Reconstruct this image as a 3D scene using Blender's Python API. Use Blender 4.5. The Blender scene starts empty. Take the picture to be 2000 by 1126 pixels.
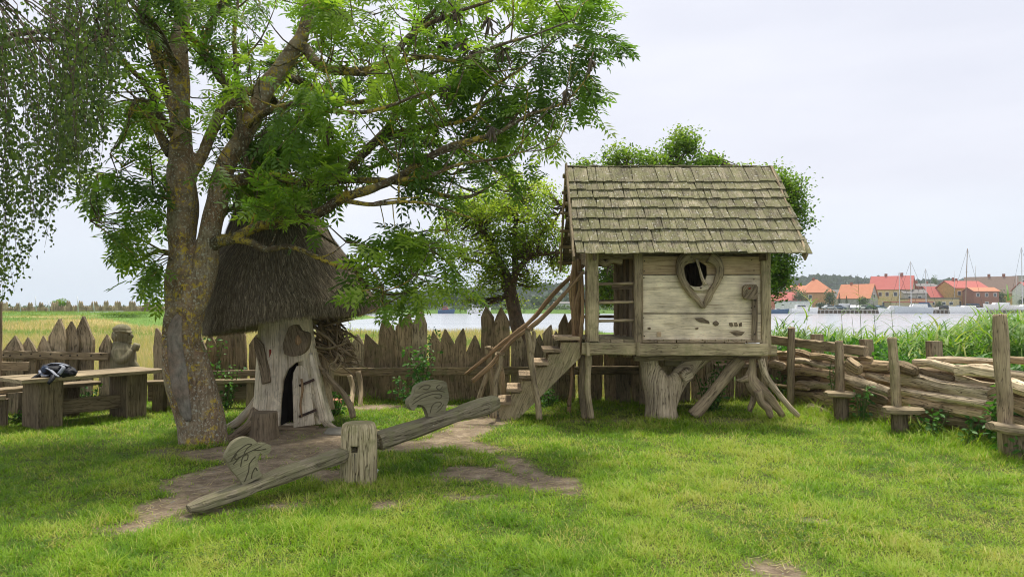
import bpy, bmesh, math, random
import numpy as np
from mathutils import Vector, Matrix, noise as mnoise
# ------------------------------------------------------------------ camera, world, sun, exposure
SC = bpy.context.scene
COL = SC.collection
FPX, EYE = 1387.0, 1.6
PITCH = math.atan((600 - 563) / FPX)
cam_d = bpy.data.cameras.new('camera'); cam = bpy.data.objects.new('camera', cam_d); COL.objects.link(cam)
cam_d.sensor_width = 36; cam_d.lens = 36 * FPX / 2000
cam_d.clip_start = 0.05; cam_d.clip_end = 6000
cam.location = (0, 0, EYE); cam.rotation_euler = (math.pi / 2 + PITCH, 0, 0)
SC.camera = cam
SUN = Vector((0.10, 0.30, 0.95)).normalized()
SUN_EL = math.asin(SUN.z); SUN_AZ = math.atan2(SUN.x, SUN.y)
w = bpy.data.worlds.new('World'); SC.world = w; w.use_nodes = True
nt = w.node_tree; N = nt.nodes; L = nt.links
for n_ in list(N): N.remove(n_)
sky = N.new('ShaderNodeTexSky'); sky.sky_type = 'NISHITA'; sky.sun_disc = False
sky.sun_elevation = SUN_EL; sky.sun_rotation = SUN_AZ; sky.dust_density = 2.5
bg1 = N.new('ShaderNodeBackground'); bg1.inputs[1].default_value = 0.08
L.new(sky.outputs[0], bg1.inputs[0])
tc = N.new('ShaderNodeTexCoord')
mp = N.new('ShaderNodeMapping'); mp.inputs['Scale'].default_value = (1.2, 1.2, 5.0)
L.new(tc.outputs['Generated'], mp.inputs[0])
nz = N.new('ShaderNodeTexNoise'); nz.inputs['Scale'].default_value = 1.6; nz.inputs['Detail'].default_value = 5
L.new(mp.outputs[0], nz.inputs[0])
cr = N.new('ShaderNodeValToRGB'); cr.color_ramp.elements[0].position = 0.35; cr.color_ramp.elements[1].position = 0.68
cr.color_ramp.elements[0].color = (0.69, 0.705, 0.785, 1); cr.color_ramp.elements[1].color = (0.79, 0.80, 0.865, 1)
L.new(nz.outputs[0], cr.inputs[0])
sx = N.new('ShaderNodeSeparateXYZ'); L.new(tc.outputs['Generated'], sx.inputs[0])
hr = N.new('ShaderNodeMapRange'); hr.inputs[1].default_value = 0.0; hr.inputs[2].default_value = 0.16
hr.inputs[3].default_value = 1.0; hr.inputs[4].default_value = 0.0
L.new(sx.outputs[2], hr.inputs[0])
mx = N.new('ShaderNodeMixRGB'); mx.inputs[2].default_value = (0.66, 0.75, 0.84, 1)
L.new(hr.outputs[0], mx.inputs[0]); L.new(cr.outputs[0], mx.inputs[1])
bg2 = N.new('ShaderNodeBackground'); bg2.inputs[1].default_value = 0.88; L.new(mx.outputs[0], bg2.inputs[0])
ms = N.new('ShaderNodeMixShader'); ms.inputs[0].default_value = 0.90
L.new(bg1.outputs[0], ms.inputs[1]); L.new(bg2.outputs[0], ms.inputs[2])
wo = N.new('ShaderNodeOutputWorld'); L.new(ms.outputs[0], wo.inputs[0])
sd = bpy.data.lights.new('sun', 'SUN'); so = bpy.data.objects.new('sun', sd); COL.objects.link(so)
sd.energy = 3.2; sd.angle = math.radians(9); sd.color = (1.0, 0.95, 0.84)
so.rotation_euler = SUN.to_track_quat('Z', 'Y').to_euler()
SC.view_settings.view_transform = 'Standard'; SC.view_settings.look = 'None'
SC.view_settings.exposure = 0.54; SC.view_settings.gamma = 1
SC.cycles.use_denoising = True; SC.cycles.filter_width = 1.05
SC.cycles.max_bounces = 6; SC.cycles.transparent_max_bounces = 8

R = random.Random(7)
NR = np.random.default_rng(11)
V = Vector
def P(px, py, Y):
    a = (px - 1000) / FPX; b = (563 - py) / FPX
    cp, sp = math.cos(PITCH), math.sin(PITCH)
    d = (a, cp - b * sp, sp + b * cp); k = Y / d[1]
    return V((d[0] * k, Y, EYE + d[2] * k))
def G(px, py, z=0.0):
    p = P(px, py, 1.0); k = (z - EYE) / (p.z - EYE)
    return V((p.x * k, k, z))
def dep(py, z=0.0): return G(1000, py, z).y
def S(Y): return Y / FPX            # metres per photo pixel at depth Y

# ------------------------------------------------------------------ objects
def tag(o, label=None, cat=None, group=None, kind=None):
    if label: o['label'] = label
    if cat: o['category'] = cat
    if group: o['group'] = group
    if kind: o['kind'] = kind
    return o
def thing(name, label, cat, loc=(0, 0, 0), group=None, rotz=0):
    o = bpy.data.objects.new(name, None); COL.objects.link(o); o.location = loc; o.rotation_euler = (0, 0, rotz)
    o.empty_display_size = .1
    return tag(o, label, cat, group)
def wloc(o):
    p = V((0, 0, 0))
    while o is not None: p = p + o.location; o = o.parent
    return p
class MB:
    def __init__(s): s.v = []; s.f = []; s.uv = []; s.sm = []; s.var = []; s.cv = .5; s.mi = []; s.cm = 0
    def face(s, ids, uvs, smooth=False):
        s.f.append(tuple(ids)); s.uv.extend(uvs); s.sm.append(smooth); s.var.append(s.cv); s.mi.append(s.cm)
    def add(s, p): s.v.append((p[0], p[1], p[2])); return len(s.v) - 1
    def build(s, name, mat, parent=None, origin=None, link=True):
        me = bpy.data.meshes.new(name)
        off = wloc(parent) if parent is not None and origin is None else V(origin) if origin is not None else V((0, 0, 0))
        A = np.array(s.v, dtype=float).reshape(-1, 3) - np.array(off)
        me.from_pydata(A.tolist(), [], s.f)
        u = me.uv_layers.new(name='UVMap'); u.data.foreach_set('uv', np.array(s.uv, dtype=np.float32).ravel())
        me.polygons.foreach_set('use_smooth', s.sm)
        a = me.attributes.new('var', 'FLOAT', 'FACE'); a.data.foreach_set('value', np.array(s.var, dtype=np.float32))
        for m in (mat if isinstance(mat, (list, tuple)) else [mat]): me.materials.append(m)
        if isinstance(mat, (list, tuple)): me.polygons.foreach_set('material_index', s.mi)
        me.update()
        o = bpy.data.objects.new(name, me); COL.objects.link(o)
        if parent is not None: o.parent = parent
        elif origin is not None: o.location = off
        return o
def local(mb, name, mat, parent):      # verts already local to the parent
    return mb.build(name, mat, parent, origin=(0, 0, 0))
def sweep(mb, rings, us, smooth, cap=True, uo=None):
    uo = uo or (R.uniform(0, 50), R.uniform(0, 50))
    r0 = [V(p) for p in rings[0]]; q0 = sum(r0, V((0, 0, 0))) / len(r0); q1 = sum((V(p) for p in rings[1]), V((0, 0, 0))) / len(r0); nw = V((0, 0, 0))
    for i in range(len(r0)): nw += (r0[i] - q0).cross(r0[(i + 1) % len(r0)] - q0)
    if nw.dot(q1 - q0) < 0: rings = [list(reversed(r)) for r in rings]
    n = len(rings[0]); ids = []
    for r in rings: ids.append([mb.add(p) for p in r])
    per = [0.0]
    mid = rings[len(rings) // 2]
    for i in range(n): per.append(per[-1] + (V(mid[(i + 1) % n]) - V(mid[i])).length)
    for a in range(len(rings) - 1):
        for i in range(n):
            j = (i + 1) % n
            u0, u1 = uo[0] + us[a], uo[0] + us[a + 1]; v0, v1 = uo[1] + per[i], uo[1] + per[i + 1]
            mb.face((ids[a][i], ids[a][j], ids[a + 1][j], ids[a + 1][i]), ((u0, v0), (u0, v1), (u1, v1), (u1, v0)), smooth)
    if cap:
        for k, ring in ((0, rings[0]), (-1, rings[-1])):
            c = sum((V(p) for p in ring), V((0, 0, 0))) / n; ci = mb.add(c)
            e1 = (V(ring[0]) - c)
            if e1.length < 1e-7: e1 = V((1, 0, 0))
            e1.normalize()
            nn = V((0, 0, 1))
            for q in ring[1:]:
                t_ = (V(q) - c).cross(e1)
                if t_.length > 1e-9: nn = t_.normalized(); break
            e2 = nn.cross(e1)
            def uvp(p): d = V(p) - c; return (uo[0] + d.dot(e1), uo[1] + d.dot(e2))
            for i in range(n):
                j = (i + 1) % n
                a_, b_ = ids[k][i], ids[k][j]
                if k == 0: mb.face((b_, a_, ci), (uvp(ring[j]), uvp(ring[i]), uvp(c)), False)
                else: mb.face((a_, b_, ci), (uvp(ring[i]), uvp(ring[j]), uvp(c)), False)
def crom(pts, vals, step):
    P_ = [V(p) for p in pts]; out = []; ov = []
    n = len(P_)
    for i in range(n - 1):
        p0 = P_[max(i - 1, 0)]; p1 = P_[i]; p2 = P_[i + 1]; p3 = P_[min(i + 2, n - 1)]
        k = max(1, int(math.ceil((p2 - p1).length / step)))
        for a in range(k):
            t = a / k
            q = .5 * ((2 * p1) + (p2 - p0) * t + (2 * p0 - 5 * p1 + 4 * p2 - p3) * t * t + (3 * p1 - p0 - 3 * p2 + p3) * t ** 3)
            out.append(q); ov.append(vals[i] * (1 - t) + vals[i + 1] * t)
    out.append(P_[-1]); ov.append(vals[-1])
    return out, ov
def tube(mb, pts, rad, n=9, rough=.12, step=.08, seed=None, flat=(1, 1), smooth=True, cap=True, wob=0.0, lob=0.0, flute=0.0):
    if not isinstance(rad, (list, tuple)): rad = [rad] * len(pts)
    seed = R.uniform(0, 100) if seed is None else seed
    pts, rr = crom(pts, rad, step)
    if wob:
        pts = [p + V((mnoise.noise(V((seed, i * step * 2.2, 0))), mnoise.noise(V((seed, i * step * 2.2, 7))), mnoise.noise(V((seed, i * step * 2.2, 13))))) * wob * (0 < i < len(pts) - 1) for i, p in enumerate(pts)]
    rings = []; us = []; u = 0; up = None
    for i, p in enumerate(pts):
        d = (pts[min(i + 1, len(pts) - 1)] - pts[max(i - 1, 0)])
        if d.length < 1e-8: d = V((0, 0, 1))
        d.normalize()
        if up is None: up = V((0, 0, 1)) if abs(d.z) < .9 else V((0, -1, 0))
        sd_ = d.cross(up)
        if sd_.length < 1e-5: sd_ = d.orthogonal()
        sd_.normalize(); up = sd_.cross(d).normalized()
        if i: u += (p - pts[i - 1]).length
        ring = []
        for k in range(n):
            a = 2 * math.pi * k / n
            q = 1 + rough * 1.6 * mnoise.noise(V((math.cos(a) * 1.3 + seed, math.sin(a) * 1.3, u / max(.02, rr[i]) * .25)))
            if lob: q += lob * math.sin(a * 3 + seed) + lob * .7 * math.sin(a * 5 + seed * 2)
            if flute: q += flute * (mnoise.noise(V((math.cos(a) * 3.5 + seed * 3, math.sin(a) * 3.5, u * .9))) + .5 * mnoise.noise(V((math.cos(a) * 8 + seed, math.sin(a) * 8, u * 2.2))) + .35 * mnoise.noise(V((math.cos(a) * 2, math.sin(a) * 2 + seed, u * 7))))
            ring.append(p + (sd_ * math.cos(a) * flat[0] + up * math.sin(a) * flat[1]) * rr[i] * q)
        rings.append(ring); us.append(u)
    sweep(mb, rings, us, smooth, cap)
def beam(mb, p0, p1, w_, h_, up=(0, 0, 1), seg=.14, jit=.004, bev=.12, prof=None, bow=None, smooth=False):
    """board from p0 to p1; w_ across (perpendicular to up), h_ along up. prof: [(t, wscale, hscale, wshift)]"""
    p0, p1 = V(p0), V(p1); d = p1 - p0; Ln = d.length; d = d / Ln
    up = V(up); s_ = d.cross(up)
    if s_.length < 1e-4: s_ = d.orthogonal()
    s_.normalize(); u_ = s_.cross(d).normalized()
    n = max(1, int(Ln / seg)); ts = [i / n for i in range(n + 1)]
    if prof: ts = sorted(set([round(t, 4) for t in ts if prof[0][0] <= t <= prof[-1][0]] + [p[0] for p in prof]))
    rings = []; us = []; sd0 = R.uniform(0, 99)
    b = min(w_, h_) * bev
    for t in ts:
        ws = hs = 1; sh = 0
        if prof:
            for a, c in zip(prof, prof[1:]):
                if a[0] <= t <= c[0]:
                    q = (t - a[0]) / max(1e-6, c[0] - a[0]); ws = a[1] + (c[1] - a[1]) * q; hs = a[2] + (c[2] - a[2]) * q; sh = a[3] + (c[3] - a[3]) * q; break
        hw, hh = w_ / 2 * ws, h_ / 2 * hs
        bw = min(b, hw * .45); bh = min(b, hh * .45)
        c = p0 + d * (Ln * t) + s_ * sh
        if bow: c = c + V(bow) * math.sin(math.pi * t)
        ring = []
        for k, (x, y) in enumerate(((hw, -hh + bh), (hw, hh - bh), (hw - bw, hh), (-hw + bw, hh), (-hw, hh - bh), (-hw, -hh + bh), (-hw + bw, -hh), (hw - bw, -hh))):
            j1 = mnoise.noise(V((sd0 + k // 2 * 3.1, t * Ln * 3.5, 0))) * jit * 2; j2 = mnoise.noise(V((sd0 + k // 2 * 3.1, t * Ln * 3.5, 9))) * jit * 2
            ring.append(c + s_ * (x + j1) + u_ * (y + j2))
        rings.append(ring); us.append(t * Ln)
    sweep(mb, rings, us, smooth)
def box(mb, c, sx_, sy_, sz_, rot=0, jit=0, bev=.03):
    c = V(c); q = V((math.cos(rot), math.sin(rot), 0))
    if sx_ >= sz_: beam(mb, c - q * sx_ / 2, c + q * sx_ / 2, sy_, sz_, jit=jit, bev=bev, seg=9)
    else: beam(mb, c - V((0, 0, sz_ / 2)), c + V((0, 0, sz_ / 2)), sx_, sy_, up=V((-q.y, q.x, 0)), jit=jit, bev=bev, seg=9)
def prism(mb, poly, n_, th, smooth=False, center=False):
    """extrude a planar polygon (list of Vectors) by th along n_"""
    n_ = V(n_).normalized(); poly = [V(p) for p in poly]; nw = V((0, 0, 0))
    for i in range(len(poly)): nw += (poly[i] - poly[0]).cross(poly[(i + 1) % len(poly)] - poly[0])
    if nw.dot(n_) < 0: poly.reverse()
    if center: poly = [p - n_ * th / 2 for p in poly]
    uo = (R.uniform(0, 50), R.uniform(0, 50))
    e1 = (poly[1] - poly[0]).normalized(); e2 = n_.cross(e1)
    uvf = lambda p: (uo[0] + (V(p) - poly[0]).dot(e1), uo[1] + (V(p) - poly[0]).dot(e2))
    a = [mb.add(p) for p in poly]; b = [mb.add(p + n_ * th) for p in poly]; n = len(poly)
    mb.face(list(reversed(a)), [uvf(p) for p in reversed(poly)]); mb.face(b, [uvf(p) for p in poly])
    l = 0
    for i in range(n):
        j = (i + 1) % n; dl = (poly[j] - poly[i]).length
        mb.face((a[i], a[j], b[j], b[i]), ((uo[0] + l, uo[1]), (uo[0] + l + dl, uo[1]), (uo[0] + l + dl, uo[1] + th), (uo[0] + l, uo[1] + th)), smooth); l += dl
def blob(mb, c, rx, ry, rz, n=10, m=7, rough=.1, rot=None):
    c = V(c); s0 = R.uniform(0, 99); rings = []; us = []
    M_ = rot.to_matrix() if rot is not None else Matrix.Identity(3)
    for i in range(m + 1):
        ph = math.pi * (.04 + .92 * i / m); ring = []
        for k in range(n):
            a = 2 * math.pi * k / n
            d = V((math.cos(a) * math.sin(ph), math.sin(a) * math.sin(ph), -math.cos(ph)))
            q = 1 + rough * 2 * mnoise.noise(d * 1.4 + V((s0, 0, 0)))
            ring.append(c + M_ @ V((d.x * rx * q, d.y * ry * q, d.z * rz * q)))
        rings.append(ring); us.append(i * rz * 2 / m)
    sweep(mb, rings, us, True)
def remesh(o, voxel, smooth_it=0):
    m = o.modifiers.new('r', 'REMESH'); m.mode = 'VOXEL'; m.voxel_size = voxel; m.use_smooth_shade = True
    if smooth_it: s_ = o.modifiers.new('s', 'SMOOTH'); s_.iterations = smooth_it
    bake(o); me = o.data; n = len(me.vertices); co = np.zeros(n * 3); me.vertices.foreach_get('co', co); co = co.reshape(-1, 3)
    c = co.mean(0); ang = np.arctan2(co[:, 1] - c[1], co[:, 0] - c[0]); ang = (ang - math.pi / 2) % (2 * math.pi)
    uv = np.stack([co[:, 2], ang * max(.05, float(np.std(co[:, :2])) * 1.3)], -1)
    li = np.zeros(len(me.loops), dtype=np.int32); me.loops.foreach_get('vertex_index', li)
    l_ = me.uv_layers.new(name='UVMap'); l_.data.foreach_set('uv', uv[li].astype(np.float32).ravel())
    if 'var' in me.attributes: me.attributes.remove(me.attributes['var'])
    at = me.attributes.new('var', 'FLOAT', 'POINT'); at.data.foreach_set('value', np.full(n, .55, dtype=np.float32))
def bake(o):
    dg = bpy.context.evaluated_depsgraph_get(); dg.update()
    me = bpy.data.meshes.new_from_object(o.evaluated_get(dg)); me.name = o.data.name
    o.modifiers.clear(); o.data = me
def cut(o, cutter_mb):
    c = cutter_mb.build('cutter', MAT['dark'])
    m = o.modifiers.new('b', 'BOOLEAN'); m.object = c; m.operation = 'DIFFERENCE'; m.solver = 'EXACT'
    bake(o); me = c.data; bpy.data.objects.remove(c); bpy.data.meshes.remove(me)
def npmesh(name, verts, faces, mat, var=None, parent=None, origin=None, smooth=False):
    """faces: (m,k) array, or a list of such arrays; var per vertex"""
    fl = faces if isinstance(faces, list) else [faces]
    me = bpy.data.meshes.new(name)
    verts = np.asarray(verts, dtype=np.float32)
    off = wloc(parent) if parent is not None and origin is None else V(origin) if origin is not None else V((0, 0, 0))
    verts = verts - np.array(off, dtype=np.float32)
    me.vertices.add(len(verts)); me.vertices.foreach_set('co', verts.ravel())
    li = np.concatenate([f.ravel() for f in fl]).astype(np.int32); me.loops.add(len(li)); me.loops.foreach_set('vertex_index', li)
    tot = np.concatenate([np.full(len(f), f.shape[1]) for f in fl]).astype(np.int32)
    st = np.concatenate([[0], np.cumsum(tot)[:-1]]).astype(np.int32)
    me.polygons.add(len(tot)); me.polygons.foreach_set('loop_start', st); me.polygons.foreach_set('loop_total', tot)
    if smooth: me.polygons.foreach_set('use_smooth', np.ones(len(tot), dtype=bool))
    if var is not None:
        a = me.attributes.new('var', 'FLOAT', 'POINT'); a.data.foreach_set('value', np.asarray(var, dtype=np.float32))
    me.materials.append(mat); me.update(calc_edges=True)
    o = bpy.data.objects.new(name, me); COL.objects.link(o)
    if parent is not None: o.parent = parent
    elif origin is not None: o.location = off
    return o
def nrm(a): return a / np.maximum(1e-9, np.linalg.norm(a, axis=1, keepdims=True))
def inst(tv, tf, pos, ax, nrm_, size, var):
    """place template (x along ax, z along normal) at every pos; returns verts, faces, var"""
    ax = nrm(ax); y = nrm(np.cross(nrm_, ax)); z = np.cross(ax, y)
    n = len(pos); k = len(tv); sz = size.reshape(n, 1, 1) if size.ndim == 1 else size.reshape(n, 1, 3)
    t = tv[None] * sz
    v = pos[:, None] + t[:, :, 0:1] * ax[:, None] + t[:, :, 1:2] * y[:, None] + t[:, :, 2:3] * z[:, None]
    f = (tf[None] + (np.arange(n) * k)[:, None, None]).reshape(-1, tf.shape[1])
    return v.reshape(-1, 3), f, np.repeat(var, k)
def nnoise(x, y, seed=0, sc=1.0):
    """2D value noise 0..1, numpy"""
    x = x / sc; y = y / sc; xi = np.floor(x).astype(np.int64); yi = np.floor(y).astype(np.int64); fx = x - xi; fy = y - yi
    fx = fx * fx * (3 - 2 * fx); fy = fy * fy * (3 - 2 * fy)
    def h(a, b):
        q = (a * 374761393 + b * 668265263 + seed * 982451653) & 0xffffffff
        q = ((q ^ (q >> 13)) * 1274126177) & 0xffffffff
        return ((q ^ (q >> 16)) & 0xffff) / 65535.0
    return (h(xi, yi) * (1 - fx) + h(xi + 1, yi) * fx) * (1 - fy) + (h(xi, yi + 1) * (1 - fx) + h(xi + 1, yi + 1) * fx) * fy
def fbm(x, y, seed=0, sc=1.0): return (nnoise(x, y, seed, sc) * 4 + nnoise(x, y, seed + 5, sc / 2.1) * 2 + nnoise(x, y, seed + 9, sc / 4.3)) / 7

# ------------------------------------------------------------------ materials
MAT = {}
class NT:
    def __init__(s, name):
        s.m = bpy.data.materials.new(name); s.m.use_nodes = True; s.t = s.m.node_tree
        s.b = s.t.nodes['Principled BSDF']; s.out = s.t.nodes['Material Output']
        s.b.inputs['Specular IOR Level'].default_value = .25
    def n(s, ty, *ins, **kw):
        nd = s.t.nodes.new('ShaderNode' + ty)
        for k, v in kw.items(): setattr(nd, k, v)
        for i, x in enumerate(ins):
            if x is not None: s.put(nd.inputs[i], x)
        return nd
    def put(s, sock, x):
        if hasattr(x, 'is_output') or hasattr(x, 'links'): s.t.links.new(x, sock)
        elif isinstance(x, (tuple, list)) and len(x) == 3 and sock.type == 'RGBA': sock.default_value = (*x, 1)
        else: sock.default_value = x
    def ramp(s, x, *st):
        nd = s.n('ValToRGB', x); e = nd.color_ramp.elements
        while len(e) < len(st): e.new(.5)
        for q, (p, c) in zip(e, st): q.position = p; q.color = (*c, 1) if len(c) == 3 else c
        return nd.outputs[0]
    def mix(s, f, a, b, mode='MIX'): return s.n('MixRGB', f, a, b, blend_type=mode).outputs[0]
    def math(s, op, a, b=0.0): return s.n('Math', a, b, operation=op).outputs[0]
    def noise(s, vec, scale, detail=4, rough=.55): 
        nd = s.n('TexNoise', vec); nd.inputs['Scale'].default_value = scale; nd.inputs['Detail'].default_value = detail; nd.inputs['Roughness'].default_value = rough
        return nd.outputs[0]
    def mapv(s, vec, sc): nd = s.n('Mapping', vec); nd.inputs['Scale'].default_value = sc; return nd.outputs[0]
    def coord(s, w_='Object'): return s.n('TexCoord').outputs[w_]
    def var(s): return s.n('Attribute', attribute_name='var').outputs['Fac']
    def fin(s, col, rough=.85, bump=None, bstr=.5, bdist=.01):
        s.put(s.b.inputs['Base Color'], col); s.put(s.b.inputs['Roughness'], rough)
        if bump is not None:
            bn = s.n('Bump'); bn.inputs['Strength'].default_value = bstr; bn.inputs['Distance'].default_value = bdist
            s.put(bn.inputs['Height'], bump); s.t.links.new(bn.outputs[0], s.b.inputs['Normal'])
        MAT[s.m.name] = s.m; return s.m
W_, K_ = (1, 1, 1), (0, 0, 0)
def wood(name, dark, light, moss=None, mamt=.5, lich=None, lamt=.62, bstr=.6, fine=1.0, rough=.9, ck_=.7):
    s = NT(name); uv = s.coord('UV'); ob = s.coord()
    g1 = s.noise(s.mapv(uv, (2.2 * fine, 42 * fine, 1)), 1, 6, .65); g2 = s.noise(s.mapv(uv, (6 * fine, 170 * fine, 1)), 1, 3)
    g = s.math('ADD', s.math('MULTIPLY', g1, .5), s.math('MULTIPLY', g2, .5))
    md = tuple(x * .45 + y * .55 for x, y in zip(dark, light))
    c = s.ramp(g, (.38, tuple(x * .8 for x in dark)), (.47, md), (.56, light))
    crk = s.noise(s.mapv(uv, (1.6, 19, 1)), 1, 3, .5)
    ck = s.ramp(crk, (.486, W_), (.498, (.22, .2, .18)), (.502, (.22, .2, .18)), (.514, W_))
    c = s.mix(ck_, c, ck, 'MULTIPLY')
    bl = s.ramp(s.noise(ob, 2.3, 5), (.3, (.62, .6, .58)), (.7, (1.25, 1.22, 1.15)))
    c = s.mix(1, c, bl, 'MULTIPLY')
    vv = s.math('ADD', s.math('MULTIPLY', s.var(), .6), .7)
    rn = s.math('ADD', s.math('MULTIPLY', s.n('ObjectInfo').outputs['Random'], .36), .82)
    c = s.mix(1, c, s.n('CombineXYZ', s.math('MULTIPLY', vv, rn), s.math('MULTIPLY', vv, rn), s.math('MULTIPLY', vv, rn)).outputs[0], 'MULTIPLY')
    if moss:
        nz_ = s.n('SeparateXYZ', s.n('NewGeometry').outputs['Normal']).outputs[2]
        mm = s.math('ADD', s.math('MULTIPLY', s.noise(ob, 7, 5, .7), 1.0), s.math('MULTIPLY', nz_, .12))
        c = s.mix(s.ramp(mm, (1 - mamt - .1, K_), (1 - mamt + .08, (.75, .75, .75))), c, moss)
    if lich:
        c = s.mix(s.ramp(s.noise(ob, 26, 4, .7), (lamt, K_), (lamt + .03, (.9, .9, .9))), c, lich)
    h = s.math('ADD', s.math('MULTIPLY', g1, .6), s.math('MULTIPLY', s.n('RGBToBW', ck).outputs[0], ck_))
    return s.fin(c, rough, h, bstr, .012)
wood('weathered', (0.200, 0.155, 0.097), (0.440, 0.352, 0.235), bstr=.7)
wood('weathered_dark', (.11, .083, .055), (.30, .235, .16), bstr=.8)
wood('picket', (.145, .105, .066), (.39, .295, .185), (.15, .14, .06), .40, bstr=.9, ck_=.85)
wood('picket_grey', (.175, .14, .095), (.45, .365, .25), (.17, .16, .08), .36, bstr=.9, ck_=.85)
wood('grey_green', (0.270, 0.216, 0.130), (0.500, 0.414, 0.265), (.27, .25, .12), .38, (.42, .42, .33), .68, .6)
wood('pale_board', (.42, .34, .235), (.66, .575, .44), bstr=.4, fine=.6, ck_=.35)
wood('tan_board', (.42, .29, .17), (.66, .50, .33), bstr=.4, fine=.6, ck_=.35)
wood('step_board', (0.300, 0.216, 0.134), (0.500, 0.385, 0.260), bstr=.5)
wood('shingle', (.115, .10, .068), (.325, .29, .20), (.20, .195, .085), .42, (.58, .56, .48), .61, .7, ck_=.8)
wood('driftwood', (.30, .235, .155), (.72, .60, .43), bstr=1, ck_=1, fine=.8)
wood('driftwood_tan', (.27, .19, .11), (.62, .475, .30), bstr=1, ck_=1, fine=.8)
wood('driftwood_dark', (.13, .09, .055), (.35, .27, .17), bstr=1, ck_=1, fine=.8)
wood('branch', (0.180, 0.113, 0.063), (0.400, 0.268, 0.155), bstr=.7)
wood('hut_bark', (.48, .39, .27), (.78, .70, .57), (.38, .32, .22), .34, (.18, .13, .08), .69, .5, .5, ck_=.5)
wood('carved', (.20, .18, .115), (.30, .275, .185), (.16, .16, .08), .36, (.36, .34, .25), .7, .4, fine=.7, ck_=.12)
wood('seesaw', (.13, .11, .075), (.36, .315, .225), (.19, .18, .09), .42, (.5, .5, .42), .72, .7, ck_=.8)
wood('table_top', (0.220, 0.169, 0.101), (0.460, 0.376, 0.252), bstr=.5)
wood('post_moss', (.30, .24, .13), (.66, .57, .38), (.24, .23, .10), .40, (.60, .58, .46), .68, .8, ck_=.9)
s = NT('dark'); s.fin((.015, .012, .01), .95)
s = NT('iron'); s.fin(s.ramp(s.noise(s.coord(), 40, 4), (.4, (.03, .025, .022)), (.65, (.09, .05, .035))), .7)
s = NT('rust_red'); s.fin((.28, .05, .03), .8)
def bark(name, c0, c1, c2, lich, la, wht=None):
    s = NT(name); ob = s.coord(); uv = s.coord('UV')
    n1 = s.noise(s.mapv(uv, (9, 14, 1)), 1, 7, .7); n2 = s.noise(ob, 3.2, 4)
    c = s.ramp(n1, (.3, c0), (.5, c1), (.68, c2))
    c = s.mix(s.ramp(n2, (.4, K_), (.62, (.8, .8, .8))), c, s.ramp(n1, (.35, tuple(x * .8 for x in c0)), (.6, (c1[0] * 1.15, c1[1] * .85, c1[2] * .72))))
    if wht: c = s.mix(s.ramp(s.noise(ob, 38, 4, .7), (.57, K_), (.60, (.8, .8, .8))), c, wht)
    patch = s.math('MULTIPLY', s.ramp(s.noise(ob, 2.6, 3), (.46, K_), (.56, W_)), s.ramp(s.noise(ob, 17, 5, .75), (la, K_), (la + .04, W_)))
    c = s.mix(patch, c, lich)
    h = s.math('ADD', n1, s.math('MULTIPLY', s.noise(ob, 60, 3), .4))
    return s.fin(c, .92, h, .9, .02)
bark('ash_bark', (.10, .075, .045), (.27, .21, .135), (.42, .36, .25), (.54, .39, .055), .53, (.50, .50, .41))
bark('limb_bark', (.045, .036, .022), (.105, .084, .05), (.20, .165, .10), (.42, .32, .05), .47, (.38, .38, .28))
bark('dark_bark', (.06, .048, .034), (.13, .105, .075), (.22, .18, .13), (.2, .2, .07), .62)
bark('scar', (.13, .115, .09), (.24, .215, .175), (.34, .31, .26), (.2, .18, .1), .7)
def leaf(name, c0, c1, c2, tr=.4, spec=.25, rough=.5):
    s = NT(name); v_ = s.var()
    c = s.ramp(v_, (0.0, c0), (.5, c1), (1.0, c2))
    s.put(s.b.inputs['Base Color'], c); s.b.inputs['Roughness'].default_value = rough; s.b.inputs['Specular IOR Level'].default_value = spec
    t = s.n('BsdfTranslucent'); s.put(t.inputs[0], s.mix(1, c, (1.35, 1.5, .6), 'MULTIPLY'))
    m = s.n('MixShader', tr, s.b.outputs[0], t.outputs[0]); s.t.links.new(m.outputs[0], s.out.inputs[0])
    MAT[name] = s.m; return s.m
leaf('ash_leaf', (.06, .12, .022), (.15, .26, .04), (.31, .42, .065), .54, .4, .45)
leaf('birch_leaf', (.045, .075, .025), (.10, .15, .04), (.19, .25, .06), .45, .3)
leaf('thorn_leaf', (.12, .20, .035), (.27, .37, .05), (.46, .50, .08), .55)
leaf('oak_leaf', (.07, .13, .025), (.15, .25, .04), (.28, .36, .06), .45)
leaf('plant_leaf', (.04, .12, .025), (.085, .21, .04), (.15, .31, .06), .4, .4)
leaf('far_leaf', (.045, .085, .03), (.085, .14, .045), (.15, .20, .065), .25)
leaf('far_leaf_b', (.035, .07, .04), (.06, .10, .055), (.10, .145, .07), .2)
leaf('grass_blade', (.11, .23, .018), (.26, .41, .024), (.55, .47, .17), .35, .2)
leaf('field_blade', (.16, .27, .05), (.37, .35, .16), (.55, .43, .26), .3, .15)
leaf('reed_leaf', (.08, .19, .03), (.18, .32, .045), (.44, .44, .12), .4, .3)
leaf('reed_plume', (.16, .12, .10), (.2, .16, .12), (.26, .22, .16), .2)
leaf('straw', (.065, .05, .034), (.18, .145, .095), (.46, .38, .26), .05, .1, .8)
def plain(name, c, rough=.7, ns=8, amt=.18, spec=.25, metal=0):
    s = NT(name); ob = s.coord(); v_ = s.noise(ob, ns, 5)
    cc = s.ramp(v_, (.3, tuple(x * (1 - amt) for x in c)), (.7, tuple(min(1, x * (1 + amt)) for x in c)))
    s.b.inputs['Specular IOR Level'].default_value = spec; s.b.inputs['Metallic'].default_value = metal
    return s.fin(cc, rough)
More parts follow.
